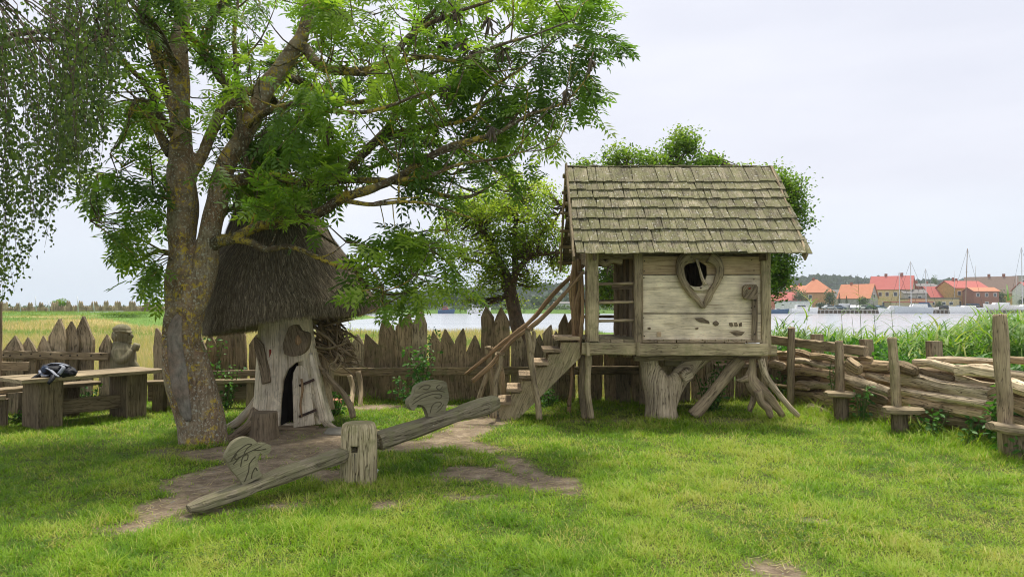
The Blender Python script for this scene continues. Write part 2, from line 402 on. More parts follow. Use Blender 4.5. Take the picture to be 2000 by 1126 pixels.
for a in (('wall_yellow', (.62, .50, .27), .9, 2), ('wall_orange', (.62, .34, .17), .9, 2), ('wall_ochre', (.52, .33, .12), .9, 2),
          ('wall_grey', (.44, .42, .38), .9, 2), ('wall_white', (.70, .70, .68), .8, 2), ('wall_salmon', (.55, .20, .12), .9, 2), ('wall_cream', (.56, .46, .29), .9, 2),
          ('wall_brick', (.30, .13, .085), .9, 2), ('wall_concrete', (.46, .43, .38), .9, 2), ('roof_green', (.10, .12, .11), .8, 2),
          ('boat_white', (.80, .80, .78), .35, 4), ('boat_blue', (.05, .11, .20), .35, 4), ('boat_grey', (.55, .58, .60), .4, 4),
          ('mast', (.55, .54, .52), .5, 5), ('mast_wood', (.26, .19, .12), .6, 5), ('car_silver', (.48, .50, .52), .3, 5), ('car_white', (.75, .75, .75), .3, 5), ('car_blue', (.12, .17, .24), .3, 5),
          ('car_green', (.04, .09, .06), .3, 5), ('car_black', (.03, .03, .035), .3, 5), ('car_red', (.35, .04, .03), .3, 5), ('tyre', (.02, .02, .02), .9, 5),
          ('concrete', (.38, .36, .32), .9, 3), ('bag_black', (.018, .019, .024), .6, 30), ('bag_grey', (.30, .32, .38), .6, 30), ('bag_blue', (.04, .06, .11), .6, 30),
          ('paper', (.8, .8, .8), .8, 30), ('stone', (.30, .275, .22), .9, 9), ('roof_grey', (.20, .19, .18), .85, 2), ('terracotta', (.42, .20, .12), .85, 12)): plain(*a)
s = NT('glass_dark'); s.b.inputs['Specular IOR Level'].default_value = .6; s.fin((.05, .06, .07), .15)
def tiles(name, c0, c1):
    s = NT(name); ob = s.coord()
    wv = s.n('TexWave', s.mapv(ob, (2.5, 2.5, 6))); wv.inputs['Scale'].default_value = 1.2; wv.inputs['Distortion'].default_value = 1.5
    c = s.mix(.5, s.ramp(wv.outputs[0], (.1, c0), (.7, c1)), s.ramp(s.noise(ob, 1.5, 6, .7), (.3, c0), (.7, c1)))
    s.fin(c, .85)
tiles('roof_orange', (.46, .17, .09), (.64, .28, .16)); tiles('roof_red', (.40, .10, .085), (.52, .17, .14)); tiles('roof_brown', (.16, .115, .085), (.26, .19, .15))
tiles('brick_wall', (.24, .11, .075), (.38, .19, .13))
# ground: dirt / lawn / field, mixed by surveyed masks on the mesh
s = NT('ground'); ob = s.coord()
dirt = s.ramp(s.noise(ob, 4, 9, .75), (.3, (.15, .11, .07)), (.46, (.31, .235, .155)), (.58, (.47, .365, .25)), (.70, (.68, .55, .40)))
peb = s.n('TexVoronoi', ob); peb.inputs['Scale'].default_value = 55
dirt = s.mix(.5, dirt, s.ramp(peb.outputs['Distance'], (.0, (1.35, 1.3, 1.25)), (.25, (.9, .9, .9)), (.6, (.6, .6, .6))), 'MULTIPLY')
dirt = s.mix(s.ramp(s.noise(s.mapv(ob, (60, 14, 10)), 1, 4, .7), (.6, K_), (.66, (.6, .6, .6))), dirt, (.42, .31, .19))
lawn = s.ramp(s.noise(ob, 9, 6, .7), (.3, (.05, .065, .018)), (.7, (.16, .18, .04)))
field = s.ramp(s.noise(ob, .9, 8, .75), (.3, (.20, .26, .06)), (.48, (.42, .34, .12)), (.7, (.55, .38, .18)))
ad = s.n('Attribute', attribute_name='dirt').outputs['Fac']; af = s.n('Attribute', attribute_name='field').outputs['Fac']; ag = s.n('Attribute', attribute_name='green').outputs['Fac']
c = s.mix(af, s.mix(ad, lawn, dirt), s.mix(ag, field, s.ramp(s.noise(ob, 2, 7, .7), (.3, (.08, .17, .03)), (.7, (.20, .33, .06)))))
s.fin(c, .95, s.math('ADD', s.noise(ob, 30, 6, .7), s.noise(ob, 4, 5, .6)), .9, .05)
s = NT('water'); ob = s.coord()
s.b.inputs['Specular IOR Level'].default_value = .5
bp = s.math('ADD', s.noise(s.mapv(ob, (.8, 2.2, 1)), 1.2, 5, .7), s.noise(s.mapv(ob, (.12, .5, 1)), 1, 3))
s.fin(s.ramp(s.noise(s.mapv(ob, (.012, .10, 1)), 1, 3), (.35, (.36, .39, .43)), (.65, (.46, .49, .53))), .15, bp, .35, .2)
# ------------------------------------------------------------------ setting: ground, water
WALL = [(1440, 12.7), (1500, 12.2), (1600, 10.8), (1700, 9.9), (1800, 9.15), (1900, 8.45), (2000, 7.85), (2100, 7.3), (2200, 6.9)]
def wallY(px):
    for (a, b), (c, d) in zip(WALL, WALL[1:]):
        if px <= c: return b + (d - b) * (px - a) / (c - a)
    return WALL[-1][1]
WXY = np.array([[(p - 1000) / FPX * y, y] for p, y in WALL])[::-1]
def wallX(y): return np.interp(y, WXY[:, 1], WXY[:, 0], left=6.6, right=4.2)
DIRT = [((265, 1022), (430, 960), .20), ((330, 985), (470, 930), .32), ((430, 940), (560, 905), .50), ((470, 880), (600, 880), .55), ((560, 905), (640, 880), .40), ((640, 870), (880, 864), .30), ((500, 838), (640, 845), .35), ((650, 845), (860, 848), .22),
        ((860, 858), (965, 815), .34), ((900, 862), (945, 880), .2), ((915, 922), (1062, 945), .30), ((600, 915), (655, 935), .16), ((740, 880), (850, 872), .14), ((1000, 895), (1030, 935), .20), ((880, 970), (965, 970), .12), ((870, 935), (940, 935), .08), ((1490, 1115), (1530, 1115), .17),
        ((370, 1005), (560, 985), .16), ((1590, 1020), (1620, 1022), .06), ((765, 985), (795, 985), .07), ((860, 890), (900, 895), .1), ((690, 797), (900, 792), .16), ((500, 862), (660, 858), .45)]  # strip along the fence base: bare soil, also painted for the shade there
DRY = [((1090, 822), (1460, 822), .16), ((330, 880), (430, 890), .22), ((560, 975), (620, 965), .12), ((1050, 800), (1080, 815), .1)]
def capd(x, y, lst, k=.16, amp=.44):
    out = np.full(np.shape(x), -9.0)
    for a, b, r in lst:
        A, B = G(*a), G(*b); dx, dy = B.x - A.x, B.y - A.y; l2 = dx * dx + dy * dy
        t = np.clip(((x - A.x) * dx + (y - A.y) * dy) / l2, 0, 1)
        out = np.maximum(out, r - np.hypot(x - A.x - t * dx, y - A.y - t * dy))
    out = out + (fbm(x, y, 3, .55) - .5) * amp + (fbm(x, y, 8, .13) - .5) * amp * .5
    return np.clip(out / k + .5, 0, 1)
def sst(t): t = np.clip(t, 0, 1); return t * t * (3 - 2 * t)
def shoreY(x): return 46 - 21 * sst((x - 6) / 8) + (fbm(x, x * .2, 4, 9) - .5) * 3
def height(x, y):
    emb = sst((-12 - x) / 12) * sst((y - 34) / 38)
    z = emb * 1.12 + (fbm(x, y, 2, 7) - .5) * .5 * sst((y - 14) / 10) * (1 - sst((y - 30) / 20)) * .5
    z = z + (fbm(x, y, 1, 1.1) - .5) * .035 * (1 - sst((y - 12) / 5))
    wet = sst((y - shoreY(x)) / 3) * (1 - sst((-22 - x) / 10) * (y < 130)) 
    z = z - wet * 1.6 * (y < 224)
    z = np.where(y >= 224, .75 + (fbm(x, y, 2, 90) - .5) * .5, z)
    return z
def axis(segs):
    o = []
    for a, b, n in segs: o += list(np.linspace(a, b, n, endpoint=False))
    return np.array(o + [segs[-1][1]])
gx = axis([(-900, -120, 20), (-120, -30, 40), (-30, -8, 40), (-8, 7, 230), (7, 40, 60), (40, 260, 50), (260, 900, 14)])
gy = axis([(-12, 3, 12), (3, 12.6, 150), (12.6, 60, 110), (60, 223.9, 40), (223.9, 224.05, 1), (224.05, 900, 24), (900, 3500, 10)])
X_, Y_ = np.meshgrid(gx, gy); Z_ = height(X_, Y_)
gv = np.stack([X_, Y_, Z_], -1).reshape(-1, 3); nx, ny = len(gx), len(gy)
ii = (np.arange(ny - 1)[:, None] * nx + np.arange(nx - 1)[None]).ravel()
gf = np.stack([ii, ii + 1, ii + nx + 1, ii + nx], -1)
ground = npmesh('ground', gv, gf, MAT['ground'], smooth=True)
def isfield(x, y): return np.maximum(sst((y - 12.35) / .3), sst((x - wallX(y) - .3) / .3) * (y < 14))
def greenm(x, y):
    near = np.clip(1 - (y - 12.3) / 2.2, 0, 1) * .45 + .6 * sst((y - 40) / 8) * (x > -18)
    bank = sst((y - 45) / 14) * .55 * (x < -14)
    return np.clip((fbm(x, y, 21, 6.5) - .60 + near * .3 + bank * .55) / .1, 0, 1) * (y < 200) + (y >= 200) + (x > wallX(y)) * (y < 40) * (x > 3.5)
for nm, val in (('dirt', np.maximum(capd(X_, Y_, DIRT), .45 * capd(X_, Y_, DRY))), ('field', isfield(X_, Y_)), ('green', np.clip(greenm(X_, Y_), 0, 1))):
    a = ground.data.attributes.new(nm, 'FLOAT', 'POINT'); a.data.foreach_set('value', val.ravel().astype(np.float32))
tag(ground, kind='structure')
wv = []; wf = []
wxs = np.linspace(-700, 900, 60); wys = axis([(20, 60, 12), (60, 226, 20)])
A_, B_ = np.meshgrid(wxs, wys); n1 = len(wxs)
ii = (np.arange(len(wys) - 1)[:, None] * n1 + np.arange(n1 - 1)[None]).ravel()
o = npmesh('water', np.stack([A_, B_, A_ * 0 - .3], -1).reshape(-1, 3), np.stack([ii, ii + 1, ii + n1 + 1, ii + n1], -1), MAT['water']); tag(o, kind='structure')

# blades: x = along blade, z = bend
def blade(nseg, bend, wid=1.0):
    t = np.linspace(0, 1, nseg + 1); v = []; f = []
    for i, q in enumerate(t[:-1]):
        ww = wid * .5 * (1 - q * .55)
        v += [(q * (1 - bend * .3 * q), -ww, bend * q * q), (q * (1 - bend * .3 * q), ww, bend * q * q)]
    v.append((1 - bend * .3, 0, bend)); v.append((1 - bend * .3, 0.0, bend))
    v[-1] = (v[-1][0], wid * .04, v[-1][2]); v[-2] = (v[-2][0], -wid * .04, v[-2][2])
    f = [(2 * i, 2 * i + 1, 2 * i + 3, 2 * i + 2) for i in range(nseg)]
    return np.array(v), np.array(f)
def grass(name, x, y, h, wd, var, mat, nseg=2, lean=.45, bend=.5, z=None, kind='stuff', wind=(0, 0)):
    n = len(x); z = height(x, y) if z is None else z
    th = NR.uniform(0, 2 * math.pi, n); ln = NR.uniform(.05, lean, n)
    ax = np.stack([np.cos(th) * ln + wind[0], np.sin(th) * ln + wind[1], np.ones(n)], -1)
    nn = np.stack([np.cos(th), np.sin(th), np.zeros(n)], -1) 
    nn = nrm(nn - nrm(ax) * np.sum(nn * nrm(ax), 1, keepdims=True))
    tv, tf = blade(nseg, bend)
    sz = np.stack([h, wd, h], -1)
    v, f, vr = inst(tv, tf, np.stack([x, y, z - .008], -1), ax, nn, sz, var)
    o = npmesh(name, v, f, mat, vr); return tag(o, kind=kind)
TUFT = []      # (x, y, r, gain) taller grass round the feet of things
def lawn_grass():
    n = 560000
    y = 3.1 * (12.35 / 3.1) ** (NR.uniform(0, 1, n) ** .92); x = (NR.uniform(-1, 1, n)) * (.74 * y + .9)
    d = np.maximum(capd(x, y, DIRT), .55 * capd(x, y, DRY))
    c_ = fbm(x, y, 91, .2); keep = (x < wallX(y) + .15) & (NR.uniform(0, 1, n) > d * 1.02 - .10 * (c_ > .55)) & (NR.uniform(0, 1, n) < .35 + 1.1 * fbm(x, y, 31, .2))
    x, y, d = x[keep], y[keep], d[keep]; n = len(x)
    cl = fbm(x, y, 12, .5); c2 = fbm(x, y, 14, .16)
    h = (.024 + .16 * cl * c2 * (.5 + fbm(x, y, 15, 1.3))) * NR.uniform(.5, 1.5, n)
    g = np.zeros(n)
    for a, b, r, q in TUFT: g = np.maximum(g, q * np.exp(-((x - a) ** 2 + (y - b) ** 2) / (r * r)))
    edge = np.clip((x - wallX(y) + .55) / .5, 0, 1) + np.clip((y - 11.6) / .6, 0, 1)
    h = h * (1 - .45 * d) * (1 + g * NR.uniform(.4, 1.3, n) + edge * 1.6 * NR.uniform(.2, 1.4, n))
    wd = .0028 + .00062 * y
    var = np.clip(.33 + (fbm(x, y, 41, .9) - .5) * .8 + (fbm(x, y, 43, .22) - .5) * .8 + (c2 - .5) * .4 + NR.normal(0, .16, n) + .14 * sst((x + 1) / 4) + .35 * (capd(x, y, DRY) > .3), 0, 1)  # grass colour raised towards the right, painting in the sunlit side
    dead = NR.uniform(0, 1, n) < .05 + .22 * (fbm(x, y, 77, .45) > .60); var = np.where(dead, NR.uniform(.8, 1, n), np.minimum(var, .72))
    grass('lawn_grass', x, y, h, wd, var, MAT['grass_blade'], 2, .9, .55)
def field_grass():
    n = 250000
    y = 12.5 * (85 / 12.5) ** NR.uniform(0, 1, n); x = NR.uniform(-1, 1, n) * (.76 * y + 2)
    keep = (x < np.where(y < 13, wallX(y), 3.9 + (y - 12.5) * .05)) & ((y < shoreY(x) + 1) | (x < -25)) & (y < 78)
    x, y = x[keep], y[keep]; n = len(x); gm = greenm(x, y)
    h = NR.uniform(.22, .52, n) * (.7 + .6 * fbm(x, y, 50, 2.5)) * (1 - .35 * gm) * (1 - .45 * sst((y - 40) / 20))
    near = np.clip(1 - (y - 12.4) / 1.6, 0, 1)
    var = np.clip(np.where(NR.uniform(0, 1, n) < gm, NR.uniform(0, .22, n), NR.normal(.62, .2, n) + (fbm(x, y, 88, 1.6) - .5) * .9) - near * .2, 0, 1)
    grass('field_grass', x, y, h, .004 + .00045 * y, var, MAT['field_blade'], 2, .35, .25)
def clover():
    n = 15000; y = 3.1 * (12.2 / 3.1) ** NR.uniform(0, 1, n); x = NR.uniform(-1, 1, n) * (.74 * y + .5)
    k = (x < wallX(y)) & (fbm(x, y, 66, .5) > .55) & (capd(x, y, DIRT) < .3); x, y = x[k], y[k]; n = len(x)
    tv = np.array([(0, 0, 0), (.5, -.3, .1), (1, 0, 0), (.5, .3, .1)]); tf = np.array([(0, 1, 2, 3)]); V_, F_, R_ = [], [], []; off = 0; th = NR.uniform(0, 6.28, n); z = height(x, y) + NR.uniform(.02, .055, n); vr0 = NR.uniform(.0, .45, n)
    for j in range(3):
        a = th + j * 2.09; v, f, r = inst(tv, tf, np.stack([x, y, z], -1), np.stack([np.cos(a), np.sin(a), NR.uniform(-.1, .3, n)], -1), np.tile([[0, 0, 1.0]], (n, 1)), NR.uniform(.014, .026, n), vr0); V_.append(v); F_.append(f + off); R_.append(r); off += len(v)
    tag(npmesh('clover_leaves', np.vstack(V_), np.vstack(F_), MAT['oak_leaf'], np.concatenate(R_)), kind='stuff')
def crumbs():
    n = 2600; y = NR.uniform(4, 11, n); x = NR.uniform(-1, 1, n) * .7 * y; k = capd(x, y, DIRT) > .4; x, y = x[k], y[k]; n = len(x)
    o_ = [(1, 0, 0), (-1, 0, 0), (0, 1, 0), (0, -1, 0), (0, 0, .8), (0, 0, -.5)]; tv = np.array(o_, dtype=float) * NR.uniform(.7, 1.2, (6, 1)); tf = np.array([(0, 2, 4), (2, 1, 4), (1, 3, 4), (3, 0, 4)])
    v, f, r = inst(tv, tf, np.stack([x, y, height(x, y)], -1), NR.normal(0, 1, (n, 3)) * [1, 1, .2], np.tile([[0, 0, 1.0]], (n, 1)), NR.uniform(.003, .012, n), NR.uniform(0, 1, n))
    tag(npmesh('soil_crumbs', v, f, MAT['stone'], r), 'small stones and crumbs on bare soil', 'pebbles', kind='stuff')
def flat_bits():      # straw and twig litter on the bare soil
    n = 9000
    y = NR.uniform(4, 11, n); x = NR.uniform(-1, 1, n) * (.7 * y)
    k = capd(x, y, DIRT) > .25; x, y = x[k], y[k]; n = len(x); th = NR.uniform(0, 6.28, n)
    ax = np.stack([np.cos(th), np.sin(th), NR.uniform(-.03, .12, n)], -1)
    tv, tf = blade(1, .05)
    v, f, vr = inst(tv, tf, np.stack([x, y, height(x, y) + .004], -1), ax, np.tile([[0, 0, 1.0]], (n, 1)), np.stack([NR.uniform(.03, .15, n), np.full(n, .008), np.full(n, .1)], -1), NR.uniform(.5, 1, n))
    o = npmesh('straw_litter', v, f, MAT['field_blade'], vr); tag(o, 'thin straw and twig litter on bare soil', 'litter', kind='stuff')

# ------------------------------------------------------------------ picket fences
def picket(parent, px, wpx, top, Y, bot=None, mat='picket', sh=None, leanpx=0, tip=None, bz=-.05, name='picket'):
    m = MB(); m.cv = R.random(); s_ = S(Y); wd = wpx * s_
    zt = P(px, top, Y).z; b = V((P(px, 700, Y).x - leanpx * s_, Y + R.uniform(-.02, .02), bz)); t = V((P(px, 700, Y).x, Y + R.uniform(-.02, .02), zt))
    L_ = (t - b).length; tp = tip if tip is not None else wd * R.uniform(.75, 1.15)
    sh = R.choice((R.uniform(-.15, .15), R.uniform(-.38, .38))) if sh is None else sh
    a = 1 - tp / L_
    beam(m, b, t, wd, R.uniform(.05, .075), up=(0, 1, 0), seg=.09, jit=.009, prof=[(0, .98, 1, 0), (a, 1, 1, 0), (a + (1 - a) * .5, .58, .85, sh * wd * .5), (1, .06, .5, sh * wd)])
    return m.build(name, MAT[mat], parent)
fence = thing('picket_fence', 'brown fence of pointed split planks with one long rail behind the thatched hut and seesaw', 'fence', (-.5, 12.1, 0))
def fy(px): return 12.15 if px > 600 else 12.15 - (600 - px) * .0012
FP = [(413, 20, 650), (438, 36, 632), (467, 25, 628), (499, 22, 652), (530, 34, 640), (562, 30, 650), (592, 30, 645), (622, 28, 640), (650, 26, 630), (674, 24, 660), (698, 26, 652), (726, 32, 651), (758, 34, 615), (789, 30, 609),
      (820, 28, 607), (851, 22, 647), (873, 28, 642), (900, 21, 641), (927, 30, 654), (953, 25, 598), (980, 30, 600), (1010, 22, 640), (1030, 18, 660), (1051, 21, 653), (1070, 19, 634), (1087, 12, 646), (1101, 20, 612),
      (1118, 16, 614), (1140, 26, 662), (1166, 24, 668), (1190, 22, 665), (1216, 28, 668), (1244, 26, 664), (1272, 28, 660), (1302, 30, 668), (1333, 28, 660), (1362, 26, 664), (1392, 27, 672), (1420, 26, 668), (1449, 28, 676), (1480, 28, 672), (1512, 30, 684)]
for px, wp, tp in FP: picket(fence, px, wp + 1.5, tp, fy(px) + R.uniform(-.01, .03), mat=R.choice(['picket', 'picket', 'picket_grey']), leanpx=R.uniform(-4, 4))
m = MB(); a, b = P(620, 726, 11.98), P(1258, 722, 12.0); beam(m, a, b, .09, .135, jit=.008, seg=.2); m.build('rail', MAT['picket'], fence)
m = MB(); beam(m, P(398, 729, 11.7), P(512, 727, 11.8), .07, .09, jit=.006); m.build('rail', MAT['weathered_dark'], fence)
m = MB(); beam(m, P(1395, 716, 12.0), P(1500, 712, 12.1), .06, .08, jit=.006); m.build('rail', MAT['weathered_dark'], fence)
for x_, t_ in ((705, 730), (689, 738)):
    m = MB(); tube(m, [P(x_ - 6, t_ - 6, 11.85), P(x_, 760, 11.8), P(x_ - 4, 815 if x_ > 700 else 790, 11.5)], [.045, .04, .045], 7, .1)
    m.build('brace', MAT['weathered'], fence)
fl = thing('picket_fence', 'broad grey pointed planks with a nailed front rail behind the picnic table', 'fence', (-7.4, 11, 0))
def fly(px): return 10.75 + px * .0022
for px, wp, tp in [(-95, 36, 652), (-60, 44, 640), (-20, 38, 650), (27, 40, 655), (57, 27, 658), (88, 34, 655), (113, 30, 622), (138, 30, 627), (165, 36, 617), (207, 21, 653), (318, 30, 640), (352, 34, 650), (388, 30, 646)]:
    picket(fl, px, wp + 4, tp, fly(px) + R.uniform(-.02, .02), mat='picket_grey', leanpx=R.uniform(-5, 5))
m = MB(); beam(m, P(-80, 690, 10.5), P(212, 696, 11.1), .05, .115, jit=.012, seg=.12); m.build('rail', MAT['weathered'], fl)
for q in range(11):
    m = MB(); p = P(4 + q * 19 + R.uniform(-5, 5), 692 + R.uniform(-3, 3), 10.55 + q * .04); blob(m, p + V((0, -.015, 0)), .012, .015, .012, 6, 4, .1); m.build('nail', MAT['dark'], fl)
m = MB(); tube(m, [P(-3, 830, 10.3), P(-1, 700, 10.3), P(0, 588, 10.3)], [.04, .035, .03], 7); o = m.build('fence_post', MAT['weathered_dark'], origin=G(-3, 800)); tag(o, 'slim dark upright pole at the far left edge beside the fence', 'post')
# plants on the fence come later

# ------------------------------------------------------------------ table, benches, statue, bag
def legblock(parent, px0, px1, ytop, ybot, Y, dpt, mat='weathered_dark', name='leg'):
    m = MB(); a, b = P(px0, ytop, Y), P(px1, ytop, Y); zb = -.04
    cx = (a.x + b.x) / 2
    beam(m, (cx, Y + dpt / 2, zb), (cx, Y + dpt / 2, a.z), abs(b.x - a.x), dpt, up=(0, 1, 0), jit=.006, bev=.08); return m.build(name, MAT[mat], parent)
tb = thing('picnic_table', 'heavy grey plank picnic table with thick slab legs under the ash tree', 'table', G(190, 815))
# top: from (45,745) near-left to (315,725) right; far edge y 722
m = MB(); ta, tb_ = P(42, 748, 9.0), P(325, 733, 10.6); zt = .66
ta.z = tb_.z = zt
dirn = (tb_ - ta).normalized(); side = V((-dirn.y, dirn.x, 0))
for k in range(3): 
    m.cv = R.random(); o_ = side * (.13 + k * .265); beam(m, ta + o_, tb_ + o_ * 1, .262, .05, jit=.004, seg=.2)
m.build('table_top', MAT['table_top'], tb)
def tl(f, s_): return ta + dirn * f + side * s_
Lt = (tb_ - ta).length
for f in (.42, Lt - .35):
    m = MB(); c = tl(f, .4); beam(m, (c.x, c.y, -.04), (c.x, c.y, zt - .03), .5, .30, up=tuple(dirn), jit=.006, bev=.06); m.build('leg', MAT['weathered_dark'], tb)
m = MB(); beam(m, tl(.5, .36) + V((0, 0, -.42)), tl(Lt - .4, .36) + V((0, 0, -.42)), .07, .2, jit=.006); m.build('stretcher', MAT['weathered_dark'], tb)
def bench(label, p0, p1, z, wd, legs, back=None, group=None, mat='weathered'):
    p0, p1 = V(p0), V(p1); p0.z = p1.z = z; b = thing('bench', label, 'bench', ((p0.x + p1.x) / 2, (p0.y + p1.y) / 2, 0), group)
    m = MB(); beam(m, p0, p1, wd, .05, jit=.004); m.build('seat', MAT[mat], b)
    d = (p1 - p0).normalized(); L_ = (p1 - p0).length
    for t in legs:
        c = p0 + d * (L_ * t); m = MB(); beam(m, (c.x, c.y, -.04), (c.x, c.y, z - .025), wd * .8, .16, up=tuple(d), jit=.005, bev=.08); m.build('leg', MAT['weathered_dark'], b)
    if back:
        m = MB(); s_ = V((-d.y, d.x, 0)) * (wd * .5 + back[2]); beam(m, p0 + s_ + V((0, 0, back[0])), p1 + s_ + V((0, 0, back[0])), .045, back[1], jit=.012, seg=.12); m.build('backrest', MAT['weathered'], b)
    return b
a = tl(-1.15, 1.05); bb = tl(Lt - .5, 1.02)
bench('long pale plank bench behind the picnic table, running in from the left edge', a, bb, .47, .3, (.28, .86))
bench('short low plank bench with board back at the far left edge', P(-90, 772, 9.3), P(12, 762, 9.6), .40, .34, (.3, .9))
bb_ = thing('bench', 'rough bench with wavy bark-edged back board against the left fence', 'bench', (-7.2, 10, 0))
m = MB(); beam(m, P(-90, 772, 9.7), P(78, 757, 10.4), .22, .07, jit=.015, seg=.1); m.build('seat', MAT['weathered'], bb_)
m = MB(); beam(m, P(-90, 713, 10.0), P(56, 715, 10.5), .05, .13, jit=.018, seg=.1); m.build('backrest', MAT['weathered'], bb_)
for q in (-40, 50):
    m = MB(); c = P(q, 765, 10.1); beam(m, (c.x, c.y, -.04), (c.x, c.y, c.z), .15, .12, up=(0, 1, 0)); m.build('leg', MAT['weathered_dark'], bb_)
bench('narrow plank bench against the fence between ash trunk and hut', P(285, 744, 11.0), P(508, 745, 11.3), P(400, 745, 11.1).z, .26, (.12, .93), (-.17, .26, -.02), mat='weathered')
def seg_blobs(m, pts, rad, n=10):
    tube(m, pts, rad, n, .06, step=.04)
Ys = 11.35
st = thing('wooden_statue', 'weathered carved wooden statue of a capped man holding a cup, behind the picnic table', 'statue', G(238, 800))
m = MB(); q = lambda px, py, dy=0: P(px, py, Ys + dy); u = S(Ys)
seg_blobs(m, [q(240, 815), q(238, 760), q(237, 700), q(238, 680), q(240, 668)], [25 * u, 25 * u, 27 * u, 24 * u, 13 * u], 14)
blob(m, q(235, 655), 15.5 * u, 15 * u, 18 * u, rough=.05); blob(m, q(238, 643), 17 * u, 16 * u, 11 * u, rough=.04)
blob(m, q(249, 657), 6 * u, 9 * u, 14 * u, rough=.05); blob(m, q(257, 656), 4 * u, 3.4 * u, 5 * u, rough=0)      # face, nose
blob(m, q(253, 668), 4.5 * u, 6 * u, 3.4 * u, rough=.05); blob(m, q(252, 648), 5 * u, 11 * u, 2.4 * u, rough=.02); blob(m, q(254, 663), 4 * u, 5 * u, 1.8 * u, rough=.02)
for sy in (-1, 1):
    seg_blobs(m, [q(228, 684, sy * .13), q(233, 702, sy * .17), q(244, 700, sy * .14), q(258, 684, sy * .07)], [11 * u, 9 * u, 8 * u, 5 * u])
    blob(m, q(262, 681, sy * .03), 6 * u, 5 * u, 5 * u, rough=.05)
seg_blobs(m, [q(252, 730), q(264, 727), q(264, 716), q(257, 704)], [9 * u, 9 * u, 8 * u, 6 * u])
o = m.build('body', MAT['carved'], st); remesh(o, .010, 1)
m = MB(); tube(m, [q(264, 684, -.02), q(266, 676, -.02), q(268, 671, -.02)], [6 * u, 7 * u, 6.5 * u], 9, .03); m.build('cup', MAT['carved'], st)
m = MB(); tube(m, [q(221, 650, -.15), q(232, 646, -.19), q(246, 648, -.16), q(255, 650, -.05)], 1.6 * u, 6, .1); m.build('cap_brim', MAT['carved'], st)
m = MB(); tube(m, [q(222, 650, -.17), q(227, 656, -.18), q(224, 664, -.17)], 2 * u, 6, .1); m.build('ear', MAT['carved'], st)
for e in (-1, 1):
    m = MB(); blob(m, q(252.5, 653, e * .055), 1.6 * u, 2 * u, 1.3 * u, rough=0); m.build('eye', MAT['dark'], st)
bg = thing('backpack', 'small black backpack with grey straps lying on the picnic table', 'backpack', (P(112, 740, 9.3).x, 9.45, zt + .03))
Yb = 9.45; q = lambda px, py, dy=0: P(px, py, Yb + dy); u = S(Yb); zb_ = zt + .03
def qz(px, h, dy=0): return V((P(px, 700, Yb).x, Yb + dy, zb_ + h))
m = MB()
blob(m, qz(103, .07), .16, .12, .08, rough=.25); blob(m, qz(124, .06, .03), .13, .12, .075, rough=.25); blob(m, qz(93, .10, .02), .08, .08, .06, rough=.3); blob(m, qz(138, .05), .08, .08, .05, rough=.3)
blob(m, qz(118, .13, .03), .1, .07, .04, rough=.3)
o = m.build('bag_body', MAT['bag_black'], bg); remesh(o, .012, 1)
for pts in ([(88, .13), (100, .165), (112, .17), (122, .16), (134, .13)], [(100, .12, -.1), (112, .09, -.13), (124, .03, -.15), (128, .01, -.13)], [(122, .15, -.04), (131, .12, -.07), (127, .04, -.12)], [(86, .08, -.07), (94, .03, -.12), (108, .02, -.15)]):
    m = MB(); tube(m, [qz(*p) for p in pts], .016, 6, .1, flat=(1.6, .5), step=.03); m.build('strap', MAT['bag_grey'], bg)
for pts in ([(90, .03, -.12), (84, -.02, -.20), (88, -.06, -.23)], [(118, .02, -.15), (122, -.01, -.2), (120, -.07, -.26)]):
    m = MB(); tube(m, [qz(*p) for p in pts], [.03, .026, .02], 7, .2, step=.03); m.build('strap', MAT['bag_black'], bg)
m = MB(); blob(m, qz(98, .10, -.10), .055, .03, .045, rough=.1); m.build('pocket', MAT['bag_blue'], bg)

# ------------------------------------------------------------------ seesaw
ss = thing('seesaw', 'old wooden seesaw of a split log through a short post, left end on the ground', 'seesaw', G(693, 943))
Yp = 6.45; pc = V((P(693, 900, Yp).x, Yp, 0)); zt_ = P(693, 830, Yp).z
m = MB(); tube(m, [pc + V((0, .16, -.08)), pc + V((0, .16, .25)), pc + V((0, .16, zt_ - .05)), pc + V((0, .16, zt_))], [.172, .168, .155, .128], 20, .05, step=.05)
o = m.build('pivot_post', MAT['post_moss'], ss)
cm = MB(); c0 = P(692, 878, 6.45); prism(cm, [V((c0.x - .03, 6.2, c0.z - .028)), V((c0.x + .03, 6.2, c0.z - .028)), V((c0.x + .03, 6.2, c0.z + .028)), V((c0.x - .03, 6.2, c0.z + .028))], (0, 1, 0), .345); cut(o, cm)
m = MB(); beam(m, (c0.x + .004, 6.446, c0.z - .03), (c0.x + .012, 6.446, .0), .007, .012, up=(0, 1, 0), jit=.004); m.build('crack', MAT['dark'], ss)
m = MB(); beam(m, (c0.x, 6.53, c0.z), (c0.x, 6.538, c0.z), .058, .05, seg=9, jit=0); m.build('axle_hole_shade', MAT['dark'], ss)  # black plate set in the hole to paint its inner shade
e0 = V((P(369, 990, 5.5).x, 5.5, .055)); e1 = V((P(966, 780, 7.5).x, 7.5, .61))
pm = V((pc.x, pc.y + .16, .30))
d0 = (pm - e0); d1 = (e1 - pm)
m = MB(); n_up = V((0, 0, 1))
m.cv = .7
beam(m, e0, pm, .185, .10, jit=.006, bev=.22, seg=.07, prof=[(0, .55, .55, 0), (.05, .9, .85, .02), (.26, 1, .95, .01), (.33, 1.02, .72, 0), (.5, 1.04, 1, 0), (.86, 1.05, 1.05, 0), (.93, .6, .75, 0), (1, .6, .75, 0)])
m.cv = .55
